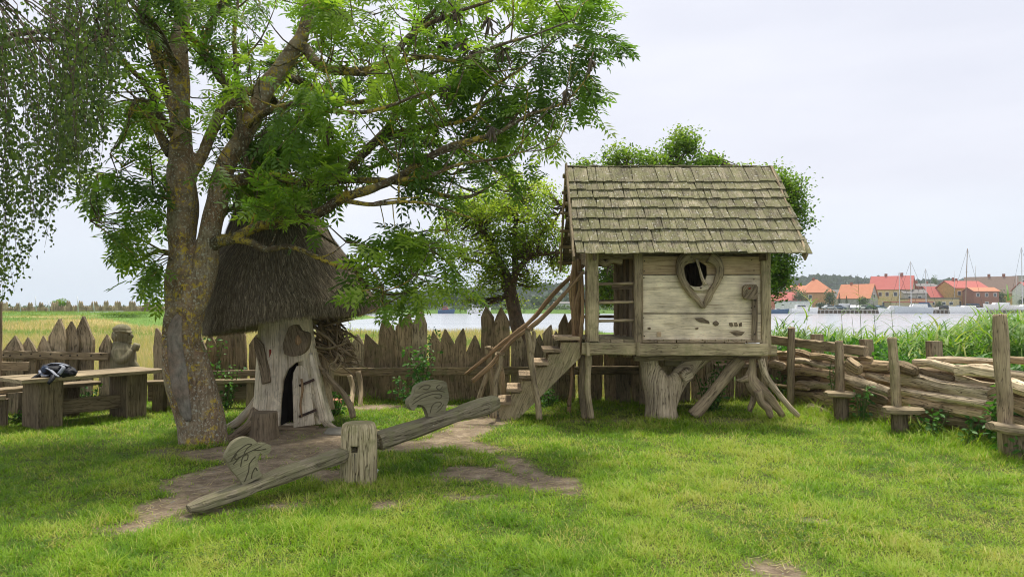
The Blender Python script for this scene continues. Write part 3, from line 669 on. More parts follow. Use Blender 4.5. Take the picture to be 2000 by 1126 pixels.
beam(m, pm, e1, .19, .135, jit=.006, bev=.22, seg=.07, prof=[(0, .6, .75, 0), (.12, .6, .75, 0), (.125, 1.08, 1.1, 0), (.5, 1.05, 1.05, 0), (.66, 1, .8, 0), (.72, 1.05, .8, 0), (.78, 1.1, 1.0, .01), (.9, 1.15, 1.15, .02), (1, .95, .95, .01)])
m.build('beam', MAT['seesaw'], ss)
plain('carved_groove', (.085, .072, .045), .95)
def headboard(pts, foot, d, lines, scl, nm='head_grip'):
    """pts in photo pixels at the foot's depth, board plane along d (ground direction)"""
    Y = foot.y; fp = V(foot); dx = V((d.x, d.y, 0)).normalized(); k = S(Y) * scl
    f0 = lines['foot']
    def w(p, off=0): return fp + dx * ((p[0] - f0[0]) * k / (dx.x - fp.x / fp.y * dx.y)) + V((0, 0, (f0[1] - p[1]) * k)) + V((dx.y, -dx.x, 0)) * off
    m = MB(); nn = V((dx.y, -dx.x, 0)); n = len(pts)
    pp, _ = crom([V((a, b, 0)) for a, b in pts] + [V((*pts[0], 0))], [0] * (n + 1), 7)
    prism(m, [w((p.x, p.y), -.032) for p in pp[:-1]], nn, .064)
    o = m.build(nm, MAT['carved'], ss)
    for ln in lines['l']:
        m = MB(); tube(m, [w(p, .033) for p in ln], .0042, 5, .1, step=.012, cap=False); m.build('carving', MAT['carved_groove'], o)
    return o
dv = (e1 - e0).normalized()
def onbeam(a, b_, px):
    t = min(range(200), key=lambda i: abs(1000 + FPX * (a.lerp(b_, i / 200).x / a.lerp(b_, i / 200).y) - px)) / 200; return a.lerp(b_, t)
fA = onbeam(e0, pm, 495); fA.z += .045
headboard([(476, 948), (466, 930), (452, 912), (446, 898), (440, 888), (446, 872), (458, 856), (478, 850), (496, 856), (505, 866), (522, 868), (533, 876), (530, 888), (518, 893), (510, 886), (505, 895), (506, 910), (510, 925), (513, 934)], fA, dv,
          {'foot': (495, 943), 'l': [[(450, 895), (462, 878), (480, 866), (492, 866), (482, 874), (476, 884)], [(455, 902), (470, 888), (490, 880), (512, 873)], [(470, 908), (474, 890), (484, 886), (483, 896), (476, 897)], [(462, 882), (458, 888), (462, 893), (467, 888)],
                                        [(478, 940), (486, 920), (488, 905), (500, 892)], [(492, 936), (494, 925), (500, 915), (504, 922)], [(496, 878), (508, 880), (522, 879)]]}, .94)
fB = onbeam(pm, e1, 851); fB.z += .07
headboard([(835, 808), (832, 796), (826, 786), (815, 782), (808, 792), (800, 785), (798, 772), (808, 762), (812, 748), (828, 740), (850, 738), (868, 743), (872, 758), (875, 775), (870, 790), (868, 800), (866, 806)], fB, dv,
          {'foot': (851, 806), 'l': [[(804, 780), (822, 770), (845, 764), (860, 768), (856, 774), (846, 770)], [(806, 772), (824, 762), (850, 758), (866, 762)], [(816, 752), (826, 746), (838, 748), (832, 754), (824, 752)], [(856, 747), (850, 752), (856, 757), (862, 751)],
                                        [(838, 800), (842, 786), (852, 780), (860, 784), (852, 792)], [(850, 800), (858, 794), (864, 786)]]}, 1.0)
sp = G(733, 925)
m = MB(); blob(m, sp + V((0, 0, .03)), .025, .02, .022, rough=.5); blob(m, sp + V((-.02, 0, .045)), .015, .015, .018, rough=.5)
tag(m.build('paper_scrap', MAT['paper'], origin=sp), 'small white crumpled scrap in the grass by the seesaw post', 'litter')
def flatstone(px, py, rx, ry, rz, label, mat='stone'):
    g = G(px, py); m = MB(); blob(m, g + V((0, 0, rz * .3)), rx, ry, rz, 14, 7, .12); tag(m.build('flat_stone', MAT[mat], origin=g), label, 'stone')
flatstone(970, 806, .24, .28, .07, 'flat tan stone at the foot of the wooden stairs')
flatstone(672, 845, .28, .2, .05, 'low flat stone on bare soil in front of the hut door')
TUFT += [(pc.x, pc.y, .3, 1.2), (pc.x + .15, pc.y - .2, .5, .7)]
# ------------------------------------------------------------------ thatched hut
hy = 9.95; hc = P(558, 700, hy)
hut = thing('thatched_hut', 'small round tree-trunk hut with tall pointed dark thatch roof and open arched door', 'hut', (hc.x, hy, 0))
u = S(9.5)
def hut_r(t, a):       # t 0 bottom .. 1 top
    r = .50 * (1 - t) + .335 * t + .07 * (max(0, .3 - t) / .3) ** 2
    r *= 1 + .07 * math.sin(a * 3 + 1) * (1 - t) + .05 * math.sin(a * 5) * (1 - t) + .05 * mnoise.noise(V((math.cos(a) * 2, math.sin(a) * 2, t * 2)))
    return r
def ring_at(t, dr=0, n=56, H=1.75):
    cx = P(571, 0, hy).x * (1 - t) + P(560, 0, hy).x * t; out = []
    for k in range(n):
        a = 2 * math.pi * k / n; r = hut_r(t, a) + dr
        out.append(V((cx + math.cos(a) * r, hy + math.sin(a) * r, -.03 + H * t)))
    return out
m = MB(); ts = [i / 30 for i in range(31)]
sweep(m, [ring_at(t) for t in ts], [t * 1.75 for t in ts], True, cap=True)
body = m.build('trunk_wall', MAT['hut_bark'], hut)
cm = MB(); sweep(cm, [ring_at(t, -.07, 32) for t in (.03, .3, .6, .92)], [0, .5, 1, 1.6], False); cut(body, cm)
Yf = 9.45; arch = [P(546, 836, Yf), P(546, 780, Yf), P(548, 745, Yf), P(556, 723, Yf), P(569, 710, Yf), P(583, 706, Yf), P(597, 712, Yf), P(607, 728, Yf), P(613, 760, Yf), P(617, 836, Yf)]
arch = [V((p.x, Yf - .5, max(p.z, .02))) for p in arch]
cm = MB(); prism(cm, arch, (0, 1, 0), .75); cut(body, cm)
body.data.polygons.foreach_set('use_smooth', [True] * len(body.data.polygons))
m = MB(); sweep(m, [ring_at(t, -.085, 32) for t in (.035, .3, .6, .91)], [0, .5, 1, 1.6], True); ln_ = m.build('added_dark_liner', MAT['dark'], hut)  # unseen black liner added so the doorway looks dark
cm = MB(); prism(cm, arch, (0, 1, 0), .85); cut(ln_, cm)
# threshold and door
m = MB(); beam(m, P(536, 838, 9.35), P(620, 838, 9.4), .22, .06, jit=.01); o = m.build('threshold', MAT['weathered_dark'], hut)
Yd = 9.36
dpts = [P(575, 833, Yd), P(574, 780, Yd), P(573, 745, Yd), P(575, 726, Yd), P(581, 714, Yd), P(590, 713, Yd), P(600, 722, Yd), P(606, 740, Yd), P(609, 770, Yd), P(615, 828, Yd)]
hx, hyy = dpts[-1].x, Yd
rot = Matrix.Rotation(math.radians(12), 3, 'Z'); piv = V((hx, Yd, 0))
dpts = [piv + rot @ (V((p.x, p.y, p.z)) - piv) for p in dpts]
m = MB(); dn = rot @ V((0, 1, 0)); prism(m, dpts, dn, .04); door = m.build('door', MAT['hut_bark'], hut)
def dp(px, py, off=-.015): p = P(px, py, Yd); return piv + rot @ (p - piv) + dn * off
for a, b in (((586, 752), (614, 740)), ((586, 812), (618, 799))):
    m = MB(); beam(m, dp(*a), dp(*b, -.03), .016, .034, jit=.003); m.build('hinge', MAT['iron'], door)
m = MB(); tube(m, [dp(590, 738, -.04), dp(592, 760, -.05), dp(588, 790, -.04), dp(591, 812, -.03)], [.013, .016, .013, .01], 7, .2, wob=.01); m.build('handle', MAT['branch'], door)
# door post (pale pole), carved plaque, left slab
m = MB(); tube(m, [P(634, 822, 9.42), P(622, 770, 9.42), P(611, 715, 9.45), P(607, 690, 9.5)], [.062, .05, .045, .03], 10, .12); m.build('door_post', MAT['hut_bark'], hut)
m = MB(); Yq = 9.50; pts = [(560, 690), (557, 672), (564, 650), (571, 636), (583, 634), (590, 645), (605, 650), (606, 668), (600, 684), (585, 694), (570, 694)]
pp, _ = crom([P(a, b, Yq) for a, b in pts + [pts[0]]], [0] * 12, .05); prism(m, [p + V((0, -.1, 0)) for p in pp[:-1]], (0, 1, 0), .14); m.build('bark_plaque', MAT['weathered_dark'], hut)
m = MB(); blob(m, P(582, 665, 9.4), .045, .02, .06, rough=.3); m.build('knot', MAT['branch'], hut)
m = MB(); beam(m, P(521, 747, 9.45), P(503, 658, 9.6), .13, .05, up=(0, 1, 0), jit=.01, prof=[(0, .8, 1, 0), (.8, 1, 1, 0), (1, .3, .6, .03)]); m.build('side_slab', MAT['weathered_dark'], hut)
m = MB(); beam(m, P(528, 682, 9.555), P(529, 715, 9.54), .03, .012, up=(0, 1, 0)); m.build('paint_mark', MAT['rust_red'], hut)
for k, (a, rr) in enumerate(((215, .06), (330, .06))):
    an = math.radians(a); r0 = .5; m = MB(); c = V((P(571, 0, hy).x, hy, 0)); e = V((math.cos(an), math.sin(an), 0))
    tube(m, [c + e * .42 + V((0, 0, .4)), c + e * .6 + V((0, 0, .15)), c + e * .75 + V((0, 0, .03)), c + e * 1.0 + V((0, 0, -.05))], [rr * .7, rr, rr * .8, rr * .4], 9, .2); m.build('root', MAT['hut_bark'], hut)
# roof: bent cone, rings traced then thatched with reed ends
RING = [(636, 410, 738), (605, 410, 736), (575, 412, 716), (540, 418, 698), (500, 432, 674), (460, 448, 645), (420, 462, 617), (380, 473, 590), (340, 484, 562), (305, 491, 547), (280, 505, 535)]
def roof_ring(i, n=72, dr=0.0):
    py, l, r = RING[i]; f = 1 - i / (len(RING) - 1)
    cl, cr_ = P(l, py, hy), P(r, py, hy); c = (cl + cr_) / 2; rad = (cr_.x - cl.x) / 2 + dr; out = []
    for k in range(n):
        a = 2 * math.pi * k / n; z = c.z
        if i <= 2:
            z += (1 - i / 3) * (.17 * math.cos(a) + .02 * math.sin(a * 3) + .05 - .03 * math.sin(a))
        q = 1 + .02 * mnoise.noise(V((math.cos(a) * 3, math.sin(a) * 3, i * .7)))
        out.append(V((c.x + math.cos(a) * rad * q, hy + math.sin(a) * rad * q, z)))
    return out
rs = [roof_ring(i) for i in range(len(RING))]
m = MB(); inner = [[p + V((0, 0, .0)) - (p - V((hc.x, hy, p.z))) * .14 for p in rs[0]], [p - (p - V((hc.x, hy, p.z))) * .12 for p in rs[1]]]
under = [V((hc.x, hy, 1.75)) + (p - V((hc.x, hy, p.z))) * .35 for p in rs[0]]
sweep(m, [under, inner[0]] + rs, [0, .5] + [1 + i * .25 for i in range(len(rs))], True, cap=True)
s = NT('thatch_base'); s.fin(s.ramp(s.noise(s.mapv(s.coord(), (30, 30, 6)), 1, 5), (.3, (.07, .058, .042)), (.7, (.20, .17, .13))), .95)
roof = m.build('thatch_roof', MAT['thatch_base'], hut)
n = 46000; tt = 1 - NR.uniform(0, 1, n) ** .62; tt = tt * (len(RING) - 1); ai = NR.uniform(0, 72, n)
RA = np.array([[list(p) for p in r] for r in rs])
i0 = np.minimum(tt.astype(int), len(RING) - 2); ft = (tt - i0)[:, None]; a0 = ai.astype(int) % 72; a1 = (a0 + 1) % 72; fa = (ai - ai.astype(int))[:, None]
lo = RA[i0, a0] * (1 - fa) + RA[i0, a1] * fa; hi = RA[i0 + 1, a0] * (1 - fa) + RA[i0 + 1, a1] * fa
pos = lo * (1 - ft) + hi * ft; down = nrm(lo - hi)
out = pos - np.array([hc.x, hy, 0]); out[:, 2] = 0; out = nrm(out)
tan = np.stack([-out[:, 1], out[:, 0], 0 * out[:, 0]], -1)
ax = nrm(down + out * NR.uniform(.02, .34, (n, 1)) + tan * NR.normal(0, .12, (n, 1)))
tv, tf = blade(1, .0)
v, f, vr = inst(tv, tf, pos - down * .05, ax, out + .001, np.stack([NR.uniform(.07, .15, n), NR.uniform(.006, .012, n), np.full(n, .1)], -1), np.clip(NR.normal(.42, .25, n), 0, 1))
# ragged eave
n2 = 9000; ai = NR.uniform(0, 72, n2); a0 = ai.astype(int) % 72; a1 = (a0 + 1) % 72; fa = (ai - ai.astype(int))[:, None]
pp_ = RA[0, a0] * (1 - fa) + RA[0, a1] * fa; o2 = pp_ - np.array([hc.x, hy, 0]); o2[:, 2] = 0
pp_ = pp_ - o2 * NR.uniform(0, .13, (n2, 1)); pp_[:, 2] += .06; o2 = nrm(o2)
ax2 = nrm(np.tile([[0, 0, -1.0]], (n2, 1)) + o2 * NR.uniform(-.1, .4, (n2, 1)) + NR.normal(0, .15, (n2, 3)))
v2, f2, vr2 = inst(tv, tf, pp_, ax2, o2 + .001, np.stack([NR.uniform(.06, .12, n2), NR.uniform(.006, .011, n2), np.full(n2, .1)], -1), np.clip(NR.normal(.5, .22, n2), 0, 1))
o = npmesh('reed_thatch', np.vstack([v, v2]), np.vstack([f, f2 + len(v)]), MAT['straw'], np.concatenate([vr, vr2]), parent=roof, origin=wloc(hut)); o.location = (0, 0, 0)
m = MB(); c = P(518, 285, hy); tube(m, [c + V((0, 0, -.25)), c + V((0, 0, 0)), c + V((-.05, 0, .12))], [.17, .14, .03], 12, .15); m.build('roof_cap', MAT['thatch_base'], hut)
# stump and root beside the door
g = G(507, 860); m = MB(); tube(m, [g + V((0, .15, -.05)), g + V((0, .15, .12)), g + V((0, .15, .32))], [.19, .16, .155], 14, .15, lob=.03); tag(m.build('tree_stump', MAT['weathered_dark'], origin=g), 'short dark stump left of the hut doorway', 'stump')
g = G(465, 855); m = MB(); tube(m, [G(440, 862) + V((0, 0, .02)), G(470, 852) + V((0, .05, .05)), G(488, 842) + V((0, .15, .16)), P(497, 800, 9.55)], [.03, .06, .07, .05], 9, .25); tag(m.build('dead_root', MAT['weathered_dark'], origin=g), 'gnarled dead root lying between ash tree and hut stump', 'root')
# heap of sticks like a big nest, on gnarled stump right of the hut
nb = thing('stick_nest', 'tangled nest of dark sticks on gnarled stump right of the hut', 'nest', G(640, 800))
m = MB(); q = lambda a, b, d=0: P(a, b, 10.2 + d)
tube(m, [q(640, 800), q(636, 760), q(640, 725), q(632, 690)], [.10, .085, .09, .07], 10, .25, lob=.06); m.build('stump', MAT['weathered'], nb)
m = MB()
for i in range(170):
    t = R.random(); cx, cy = 636 + t * 34 + R.gauss(0, 10), 640 + t * 50 + R.gauss(0, 14); an = R.gauss(.75, .5); L_ = R.uniform(14, 34)
    dx, dy = math.cos(an) * L_, math.sin(an) * L_; dd = R.uniform(-.18, .2)
    tube(m, [q(cx - dx, cy - dy, dd), q(cx + R.gauss(0, 3), cy + R.gauss(0, 3), dd + R.uniform(-.05, .05)), q(cx + dx, cy + dy, dd + R.uniform(-.1, .1))], [R.uniform(.006, .02), R.uniform(.01, .022), .004], 5, .1, step=.12, cap=False)
m.build('sticks', MAT['driftwood_dark'], nb)
m = MB()
for pts in ([(612, 676), (640, 680), (668, 672), (685, 664)], [(660, 690), (655, 705), (643, 712), (652, 722), (662, 715), (668, 700), (655, 686)], [(620, 715), (632, 722), (640, 735)], [(668, 672), (676, 660), (678, 652)], [(618, 645), (640, 660), (672, 690)]):
    tube(m, [q(a, b, -.22) for a, b in pts], [.02] * (len(pts) - 1) + [.008], 7, .2, step=.05)
m.build('curly_branches', MAT['weathered'], nb)
m = MB(); tube(m, [q(632, 724, -.2), q(648, 745, -.25), q(668, 765, -.3), q(683, 790, -.4), q(690, 815, -.45)], [.045, .04, .036, .045, .04], 9, .15, step=.06); m.build('prop_branch', MAT['weathered'], nb)
tg = G(652, 805); m = MB(); tube(m, [tg, tg + V((0, 0, .2))], [.10, .13], 12, .05); tag(m.build('clay_pot', MAT['terracotta'], origin=tg), 'brown clay pot beside the hut door post', 'pot')

# ------------------------------------------------------------------ playhouse on stilts
ph = thing('playhouse', 'wooden playhouse on a forked trunk with mossy shingle roof and heart-shaped window', 'playhouse', (2.2, 11, 0))
def hp(px, py, Y): return P(px, py, Y)
ZD = P(1300, 669, 10.0).z          # deck beam top
ZB = P(1300, 693, 10.0).z
m = MB(); beam(m, P(1136, 680, 10.0), P(1243, 681, 10.0), .10, .165, jit=.004); m.build('deck_beam', MAT['grey_green'], ph)
m = MB(); beam(m, P(1243.5, 682, 9.99), P(1498, 682, 9.99), .10, .17, jit=.004); m.build('deck_beam', MAT['grey_green'], ph)
m = MB(); beam(m, P(1478, 683, 10.13), P(1514, 684, 10.13), .14, .15, jit=.003); m.build('deck_beam', MAT['grey_green'], ph)
for px in (1146, 1241):
    m = MB(); x_ = P(px, 0, 10).x; beam(m, (x_, 9.925, ZB - .005), (x_, 9.925, ZD + .01), .05, .045, up=(0, 1, 0), jit=.002); m.build('cleat', MAT['grey_green'], ph)
xl, xr = P(1141, 0, 10).x, P(1496, 0, 10).x
for x_ in (xl + .05, 1.9, xr - .05):
    m = MB(); beam(m, (x_, 10.06, (ZD + ZB) / 2 - .03), (x_, 12.0, (ZD + ZB) / 2 - .03), .1, .14); m.build('joist', MAT['grey_green'], ph)
m = MB(); beam(m, (xl, 12.02, (ZD + ZB) / 2), (xr, 12.02, (ZD + ZB) / 2), .1, .16); m.build('deck_beam', MAT['grey_green'], ph)
for k in range(14):
    x0 = xl + (xr - xl) * k / 14; m = MB(); m.cv = R.random(); w_ = (xr - xl) / 14
    beam(m, (x0 + w_ / 2, 10.055, ZD + .02), (x0 + w_ / 2, 12.05, ZD + .02), w_ - .012, .045, jit=.002); m.build('deck_board', MAT['grey_green'], ph)
# posts
ZE = P(1300, 500, 9.8).z
def post(px, Y, wpx, z0, z1, mat='grey_green', name='post', dpt=.11, jit=.005, x=None):
    m = MB(); m.cv = R.random(); x_ = P(px, 0, Y).x if x is None else x; beam(m, (x_, Y, z0), (x_, Y, z1), wpx * S(Y), dpt, up=(0, 1, 0), jit=jit); return m.build(name, MAT[mat], ph)
ZT = 2.62
post(1156, 10.06, 22, ZD + .02, ZT); post(1146, 10.14, 9, ZD + .02, ZT, 'weathered')
post(1244, 10.08, 17, ZD - .02, ZT, 'weathered'); post(1489, 10.10, 18, ZB + .01, ZT)
post(0, 11.95, 18, ZD, ZT, 'weathered', x=xl + .08); post(0, 11.95, 18, ZD, ZT, 'weathered', x=P(1244, 0, 10.08).x); post(0, 11.95, 18, ZD, ZT, 'weathered', x=xr - .1)
# front wall boards
WX0, WX1 = P(1252, 0, 10.1).x, P(1481, 0, 10.1).x
ys = [(500, 536, 'tan_board'), (536, 612, 'pale_board'), (612, 664, 'pale_board')]
hw = [P(a, b, 10.02) for a, b in ((1340, 512), (1352, 506), (1385, 506), (1394, 514), (1394, 535), (1385, 552), (1372, 575), (1356, 552), (1346, 545), (1340, 530))]
hw = [P(a, b, 9.8) for a, b in ((1341, 528), (1346, 514), (1358, 508), (1380, 508), (1392, 516), (1393, 534), (1388, 548), (1378, 561), (1352, 556), (1344, 546))]
for a, b, mt in ys:
    za, zb = P(0, a, 10.1).z, P(0, b, 10.1).z
    m = MB(); m.cv = R.random(); beam(m, (WX0, 10.12 + R.uniform(-.006, .006), (za + zb) / 2), (WX1, 10.12 + R.uniform(-.006, .006), (za + zb) / 2), .04, za - zb - .013, jit=.0015, seg=.3, bev=.06)
    o = m.build('wall_board', MAT[mt], ph)
    if a < 575: cm = MB(); prism(cm, hw, (0, 1, 0), .6); cut(o, cm)
for (px_, ys_) in ((1258, (508, 528, 544, 600, 620, 656)), (1470, (508, 528, 544, 600, 620, 656))):
    for y_ in ys_:
        m = MB(); blob(m, P(px_ + R.uniform(-3, 3), y_ + R.uniform(-2, 2), 10.094), .009, .008, .009, 6, 4, 0); m.build('nail', MAT['iron'], ph)
# side and back walls, dark interior
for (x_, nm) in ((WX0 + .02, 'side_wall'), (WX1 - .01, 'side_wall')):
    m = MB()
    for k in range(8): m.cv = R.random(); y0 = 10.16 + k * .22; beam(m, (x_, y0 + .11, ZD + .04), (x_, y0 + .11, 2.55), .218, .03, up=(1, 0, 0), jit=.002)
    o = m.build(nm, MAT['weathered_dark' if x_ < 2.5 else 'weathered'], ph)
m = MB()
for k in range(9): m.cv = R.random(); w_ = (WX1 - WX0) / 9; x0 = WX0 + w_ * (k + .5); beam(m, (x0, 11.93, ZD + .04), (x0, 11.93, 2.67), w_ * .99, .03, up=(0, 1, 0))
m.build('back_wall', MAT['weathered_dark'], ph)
# small blocks under the wall boards, rightmost one added to cover a bright glint
for k, (a, b) in enumerate(((1255, 1282), (1284, 1319), (1322, 1373), (1377, 1412), (1415, 1455), (1458, 1477))):
    m = MB(); beam(m, P(a, 667.5, 10.02), P(b, 667.5, 10.02), .05, .03, jit=.002, bev=.3); m.build('packing_block', MAT['weathered'], ph)
# porch: open door leaf of dark vertical slats, rails
for k in range(4):
    m = MB(); m.cv = R.random(); x_ = P(1200 + k * 9.5, 0, 11).x; beam(m, (x_, 11.0 - k * .10, ZD + .06), (x_, 11.0 - k * .10, 2.5), .05, .03, up=(0, 1, 0), jit=.003); m.build('door_slat', MAT['weathered_dark' if k % 2 == 0 else 'weathered'], ph)
m = MB(); beam(m, P(1196, 560, 11.03), P(1238, 560, 10.6), .03, .08); m.build('door_batten', MAT['weathered_dark'], ph)
for y_ in (554, 590, 626):
    m = MB(); tube(m, [P(1160, y_ + 1, 10.12), P(1200, y_, 10.12), P(1240, y_ - 1, 10.1)], [.024, .02, .023], 8, .12); m.build('porch_rail', MAT['weathered'], ph)
for y_ in (618, 588):
    m = MB(); beam(m, V((xl + .08, 11.95, P(0, y_, 11.9).z)), V((P(1244, 0, 10.08).x, 11.95, P(0, y_, 11.9).z)), .04, .05); m.build('porch_rail', MAT['weathered_dark'], ph)
m = MB(); beam(m, P(1143, 500, 10.15), P(1490, 500, 10.2), .08, .08); m.build('wall_plate', MAT['weathered_dark'], ph)
m = MB(); tube(m, [P(1168, 506, 10.2), P(1182, 516, 10.2), P(1195, 508, 10.2), P(1215, 512, 10.2)], .05, 8, .3); m.build('porch_brace', MAT['weathered'], ph)
# heart window frame of two bent branches, inner fork and sill
wfm = MB(); Yw = 10.04
tube(wfm, [P(a, b, Yw) for a, b in ((1348, 500), (1335, 508), (1328, 524), (1334, 548), (1348, 570), (1362, 586), (1374, 601))], [.10, .08, .058, .052, .048, .042, .02], 12, .25, step=.05, flat=(.7, 1), flute=.15)
tube(wfm, [P(a, b, Yw) for a, b in ((1385, 500), (1400, 510), (1406, 528), (1402, 548), (1392, 566), (1382, 584), (1374, 601))], [.10, .08, .056, .05, .046, .04, .02], 12, .25, step=.05, flat=(.7, 1), flute=.15)
tube(wfm, [P(1345, 503, Yw), P(1366, 500, Yw), P(1390, 503, Yw)], [.05, .05, .05], 9, .2)
win = wfm.build('window_frame', MAT['driftwood_dark'], ph); win.data.materials[0] = MAT['weathered']
m = MB(); tube(m, [P(a, b, 10.0) for a, b in ((1361, 506), (1366, 524), (1371, 542), (1377, 556))], [.02, .018, .022, .03], 8, .2); m.build('window_bar', MAT['driftwood'], win)
m = MB(); prism(m, [P(a, b, 10.0) for a, b in ((1347, 557), (1358, 560), (1376, 558), (1384, 553), (1385, 563), (1372, 568), (1356, 566))], (0, 1, 0), .05); m.build('window_sill', MAT['pale_board'], win)
m = MB(); blob(m, P(1369, 562, 9.985), .012, .012, .012, 6, 4, 0); m.build('bolt', MAT['iron'], win)
# marks on lower board: inlaid dark leaf and tooth shapes, square notch, knots
for pts in ([(1357, 621), (1372, 620), (1385, 627), (1386, 632), (1370, 630), (1360, 625)], [(1424, 647), (1440, 645), (1455, 648), (1448, 655), (1438, 656)], [(1424, 630), (1430, 629), (1433, 636), (1429, 638), (1425, 636)], [(1434, 630), (1439, 629), (1442, 636), (1438, 638), (1434, 636)], [(1443, 631), (1449, 629), (1449, 637), (1444, 638)]):
    m = MB(); prism(m, [P(a, b, 10.094) for a, b in pts], (0, 1, 0), .01); m.build('inlay', MAT['weathered_dark'], ph)
m = MB(); prism(m, [P(a, b, 10.094) for a, b in ((1283, 648), (1291, 648), (1291, 657), (1283, 657))], (0, 1, 0), .01); m.build('inlay', MAT['tan_board'], ph)
for a, b, r_ in ((1398, 631, .04), (1361, 641, .02), (1268, 641, .02)):
    m = MB(); blob(m, P(a, b, 10.095), r_ * 1.1, .012, r_ * .8, 10, 5, .2); m.build('knot', MAT['weathered_dark'], ph)
# axe-shaped drop latch on the right
m = MB(); beam(m, P(1474, 664, 10.05), P(1474, 560, 10.05), .075, .03, up=(0, 1, 0), jit=.003); lt = m.build('latch_board', MAT['weathered_dark'], ph)
m = MB(); pts = [(1452, 560), (1458, 555), (1478, 556), (1480, 566), (1478, 583), (1466, 584), (1454, 582), (1451, 572)]
pp, _ = crom([P(a, b, 10.0) for a, b in pts + [pts[0]]], [0] * 9, .05); prism(m, pp[:-1], (0, 1, 0), .05); lh = m.build('axe_head', MAT['weathered_dark'], ph)
m = MB(); blob(m, P(1464, 563, 9.995), .02, .008, .013, 8, 5, .1); m.build('red_mark', MAT['rust_red'], lh)
for b in (586, 598, 652):
    m = MB(); blob(m, P(1474, b, 10.03), .012, .01, .012, 6, 4, 0); m.build('bolt', MAT['iron'], lt)
# roof
RX0, RX1 = .86, 4.06; RYF, RYM, RYB = 9.68, 10.98, 12.3; RZ0 = P(1300, 497, 9.68).z; RZ1 = P(1300, 327, 10.98).z
roofp = None
NROW = 8
RB = [0, .125, .25, .375, .50, .61, .715, .81, 1.0]
def shingle_side(yf, sgn):
    m = MB(); e = V((0, (RYM - yf), RZ1 - RZ0)); sl = e.length; e.normalize(); nn = V((0, -e.z, e.y)) if sgn > 0 else V((0, e.z, -e.y))
    if nn.z < 0: nn = -nn
    for r in range(NROW):
        b0 = RB[r] * sl * .985; ln = (RB[r + 1] - RB[r]) * sl * (1.5 if r < NROW - 1 else 1.03)
        x = RX0 + R.uniform(-.02, .02); skew0 = .0
        while x < RX1:
            w_ = R.uniform(.085, .15); w_ = min(w_, RX1 + .03 - x)
            if w_ < .04: break
            m.cv = min(1, max(0, R.gauss(.5, .38)))
            j = R.uniform(-.012, .012) + .03 * mnoise.noise(V((x * 1.2, r * 3.0, 0)))
            p0 = V((x + w_ / 2, yf, RZ0)) + e * (b0 + j) + nn * (.032 + R.uniform(0, .007)); p1 = p0 + e * ln - nn * .034 + V((R.uniform(-.03, .012), 0, 0))
            beam(m, p0, p1, w_ - .005, .015, up=tuple(nn), seg=.3, jit=.002, bev=.15)
            x += w_
    # underlay
    m.cv = .3
    q = [V((RX0 + .03, yf, RZ0 - .005)) + e * .03, V((RX1 - .03, yf, RZ0 - .005)) + e * .03, V((RX1 - .03, RYM, RZ1 - .015)), V((RX0 + .03, RYM, RZ1 - .015))]
    prism(m, q, nn, .008)
    return m.build('shingle_roof', MAT['shingle'], ph)
rf = shingle_side(RYF, 1); rb = shingle_side(RYB, -1)
m = MB()
for k in range(26): m.cv = R.random(); x = RX0 + k * (RX1 - RX0) / 26; beam(m, (x + .06, RYM, RZ1 + .02 + R.uniform(0, .015)), (x + .06, RYM + .16, RZ1 - .1), .115, .016, up=(0, .6, .8), seg=.3)
m.build('ridge_shingles', MAT['shingle'], rf)
for (ya, za, yb, zb, x_) in ((RYF - .03, RZ0 - .06, RYM, RZ1 + .03, RX0 - .02), (RYB + .05, RZ0 - .08, RYM, RZ1 + .03, RX0 - .02), (RYF, RZ0 - .04, RYM, RZ1 - .02, RX1 - .04), (RYB, RZ0 - .04, RYM, RZ1 - .02, RX1 - .04)):
    m = MB(); beam(m, (x_, ya, za), (x_, yb, zb), .03, .11, up=(0, -(zb - za), (yb - ya)) if yb > ya else (0, (zb - za), (ya - yb)), jit=.004); m.build('bargeboard', MAT['weathered'], ph)
for t in (.08, .25, .42, .6, .8, .95):
    for yf in (RYF, RYB):
        y_ = yf + (RYM - yf) * t; z_ = RZ0 + (RZ1 - RZ0) * t - .06
        m = MB(); tube(m, [(RX0 - .07, y_, z_), (2.4, y_, z_ + .01), (RX1 - .06, y_, z_)], .026, 7, .1, step=.5); m.build('batten', MAT['weathered'], ph)
for y_, k in ((10.1, 0), (11.93, 1)):
    pass
m = MB()
for k in range(6): m.cv = R.random(); z_ = 2.35 + k * .19; hw_ = max(.08, (RZ1 - z_ - .12) / (RZ1 - RZ0) * (RYM - RYF)); beam(m, (RX0 + .30, RYM - hw_, z_), (RX0 + .30, RYM + hw_, z_), .025, .185, jit=.003)
m.build('gable_boards', MAT['weathered_dark'], ph)
m = MB()
for k in range(6): m.cv = R.random(); z_ = 2.35 + k * .19; hw_ = max(.08, (RZ1 - z_ - .12) / (RZ1 - RZ0) * (RYM - RYF)); beam(m, (WX1 - .01, RYM - hw_, z_), (WX1 - .01, RYM + hw_, z_), .025, .185, jit=.003)
m.build('gable_boards', MAT['weathered_dark'], ph)
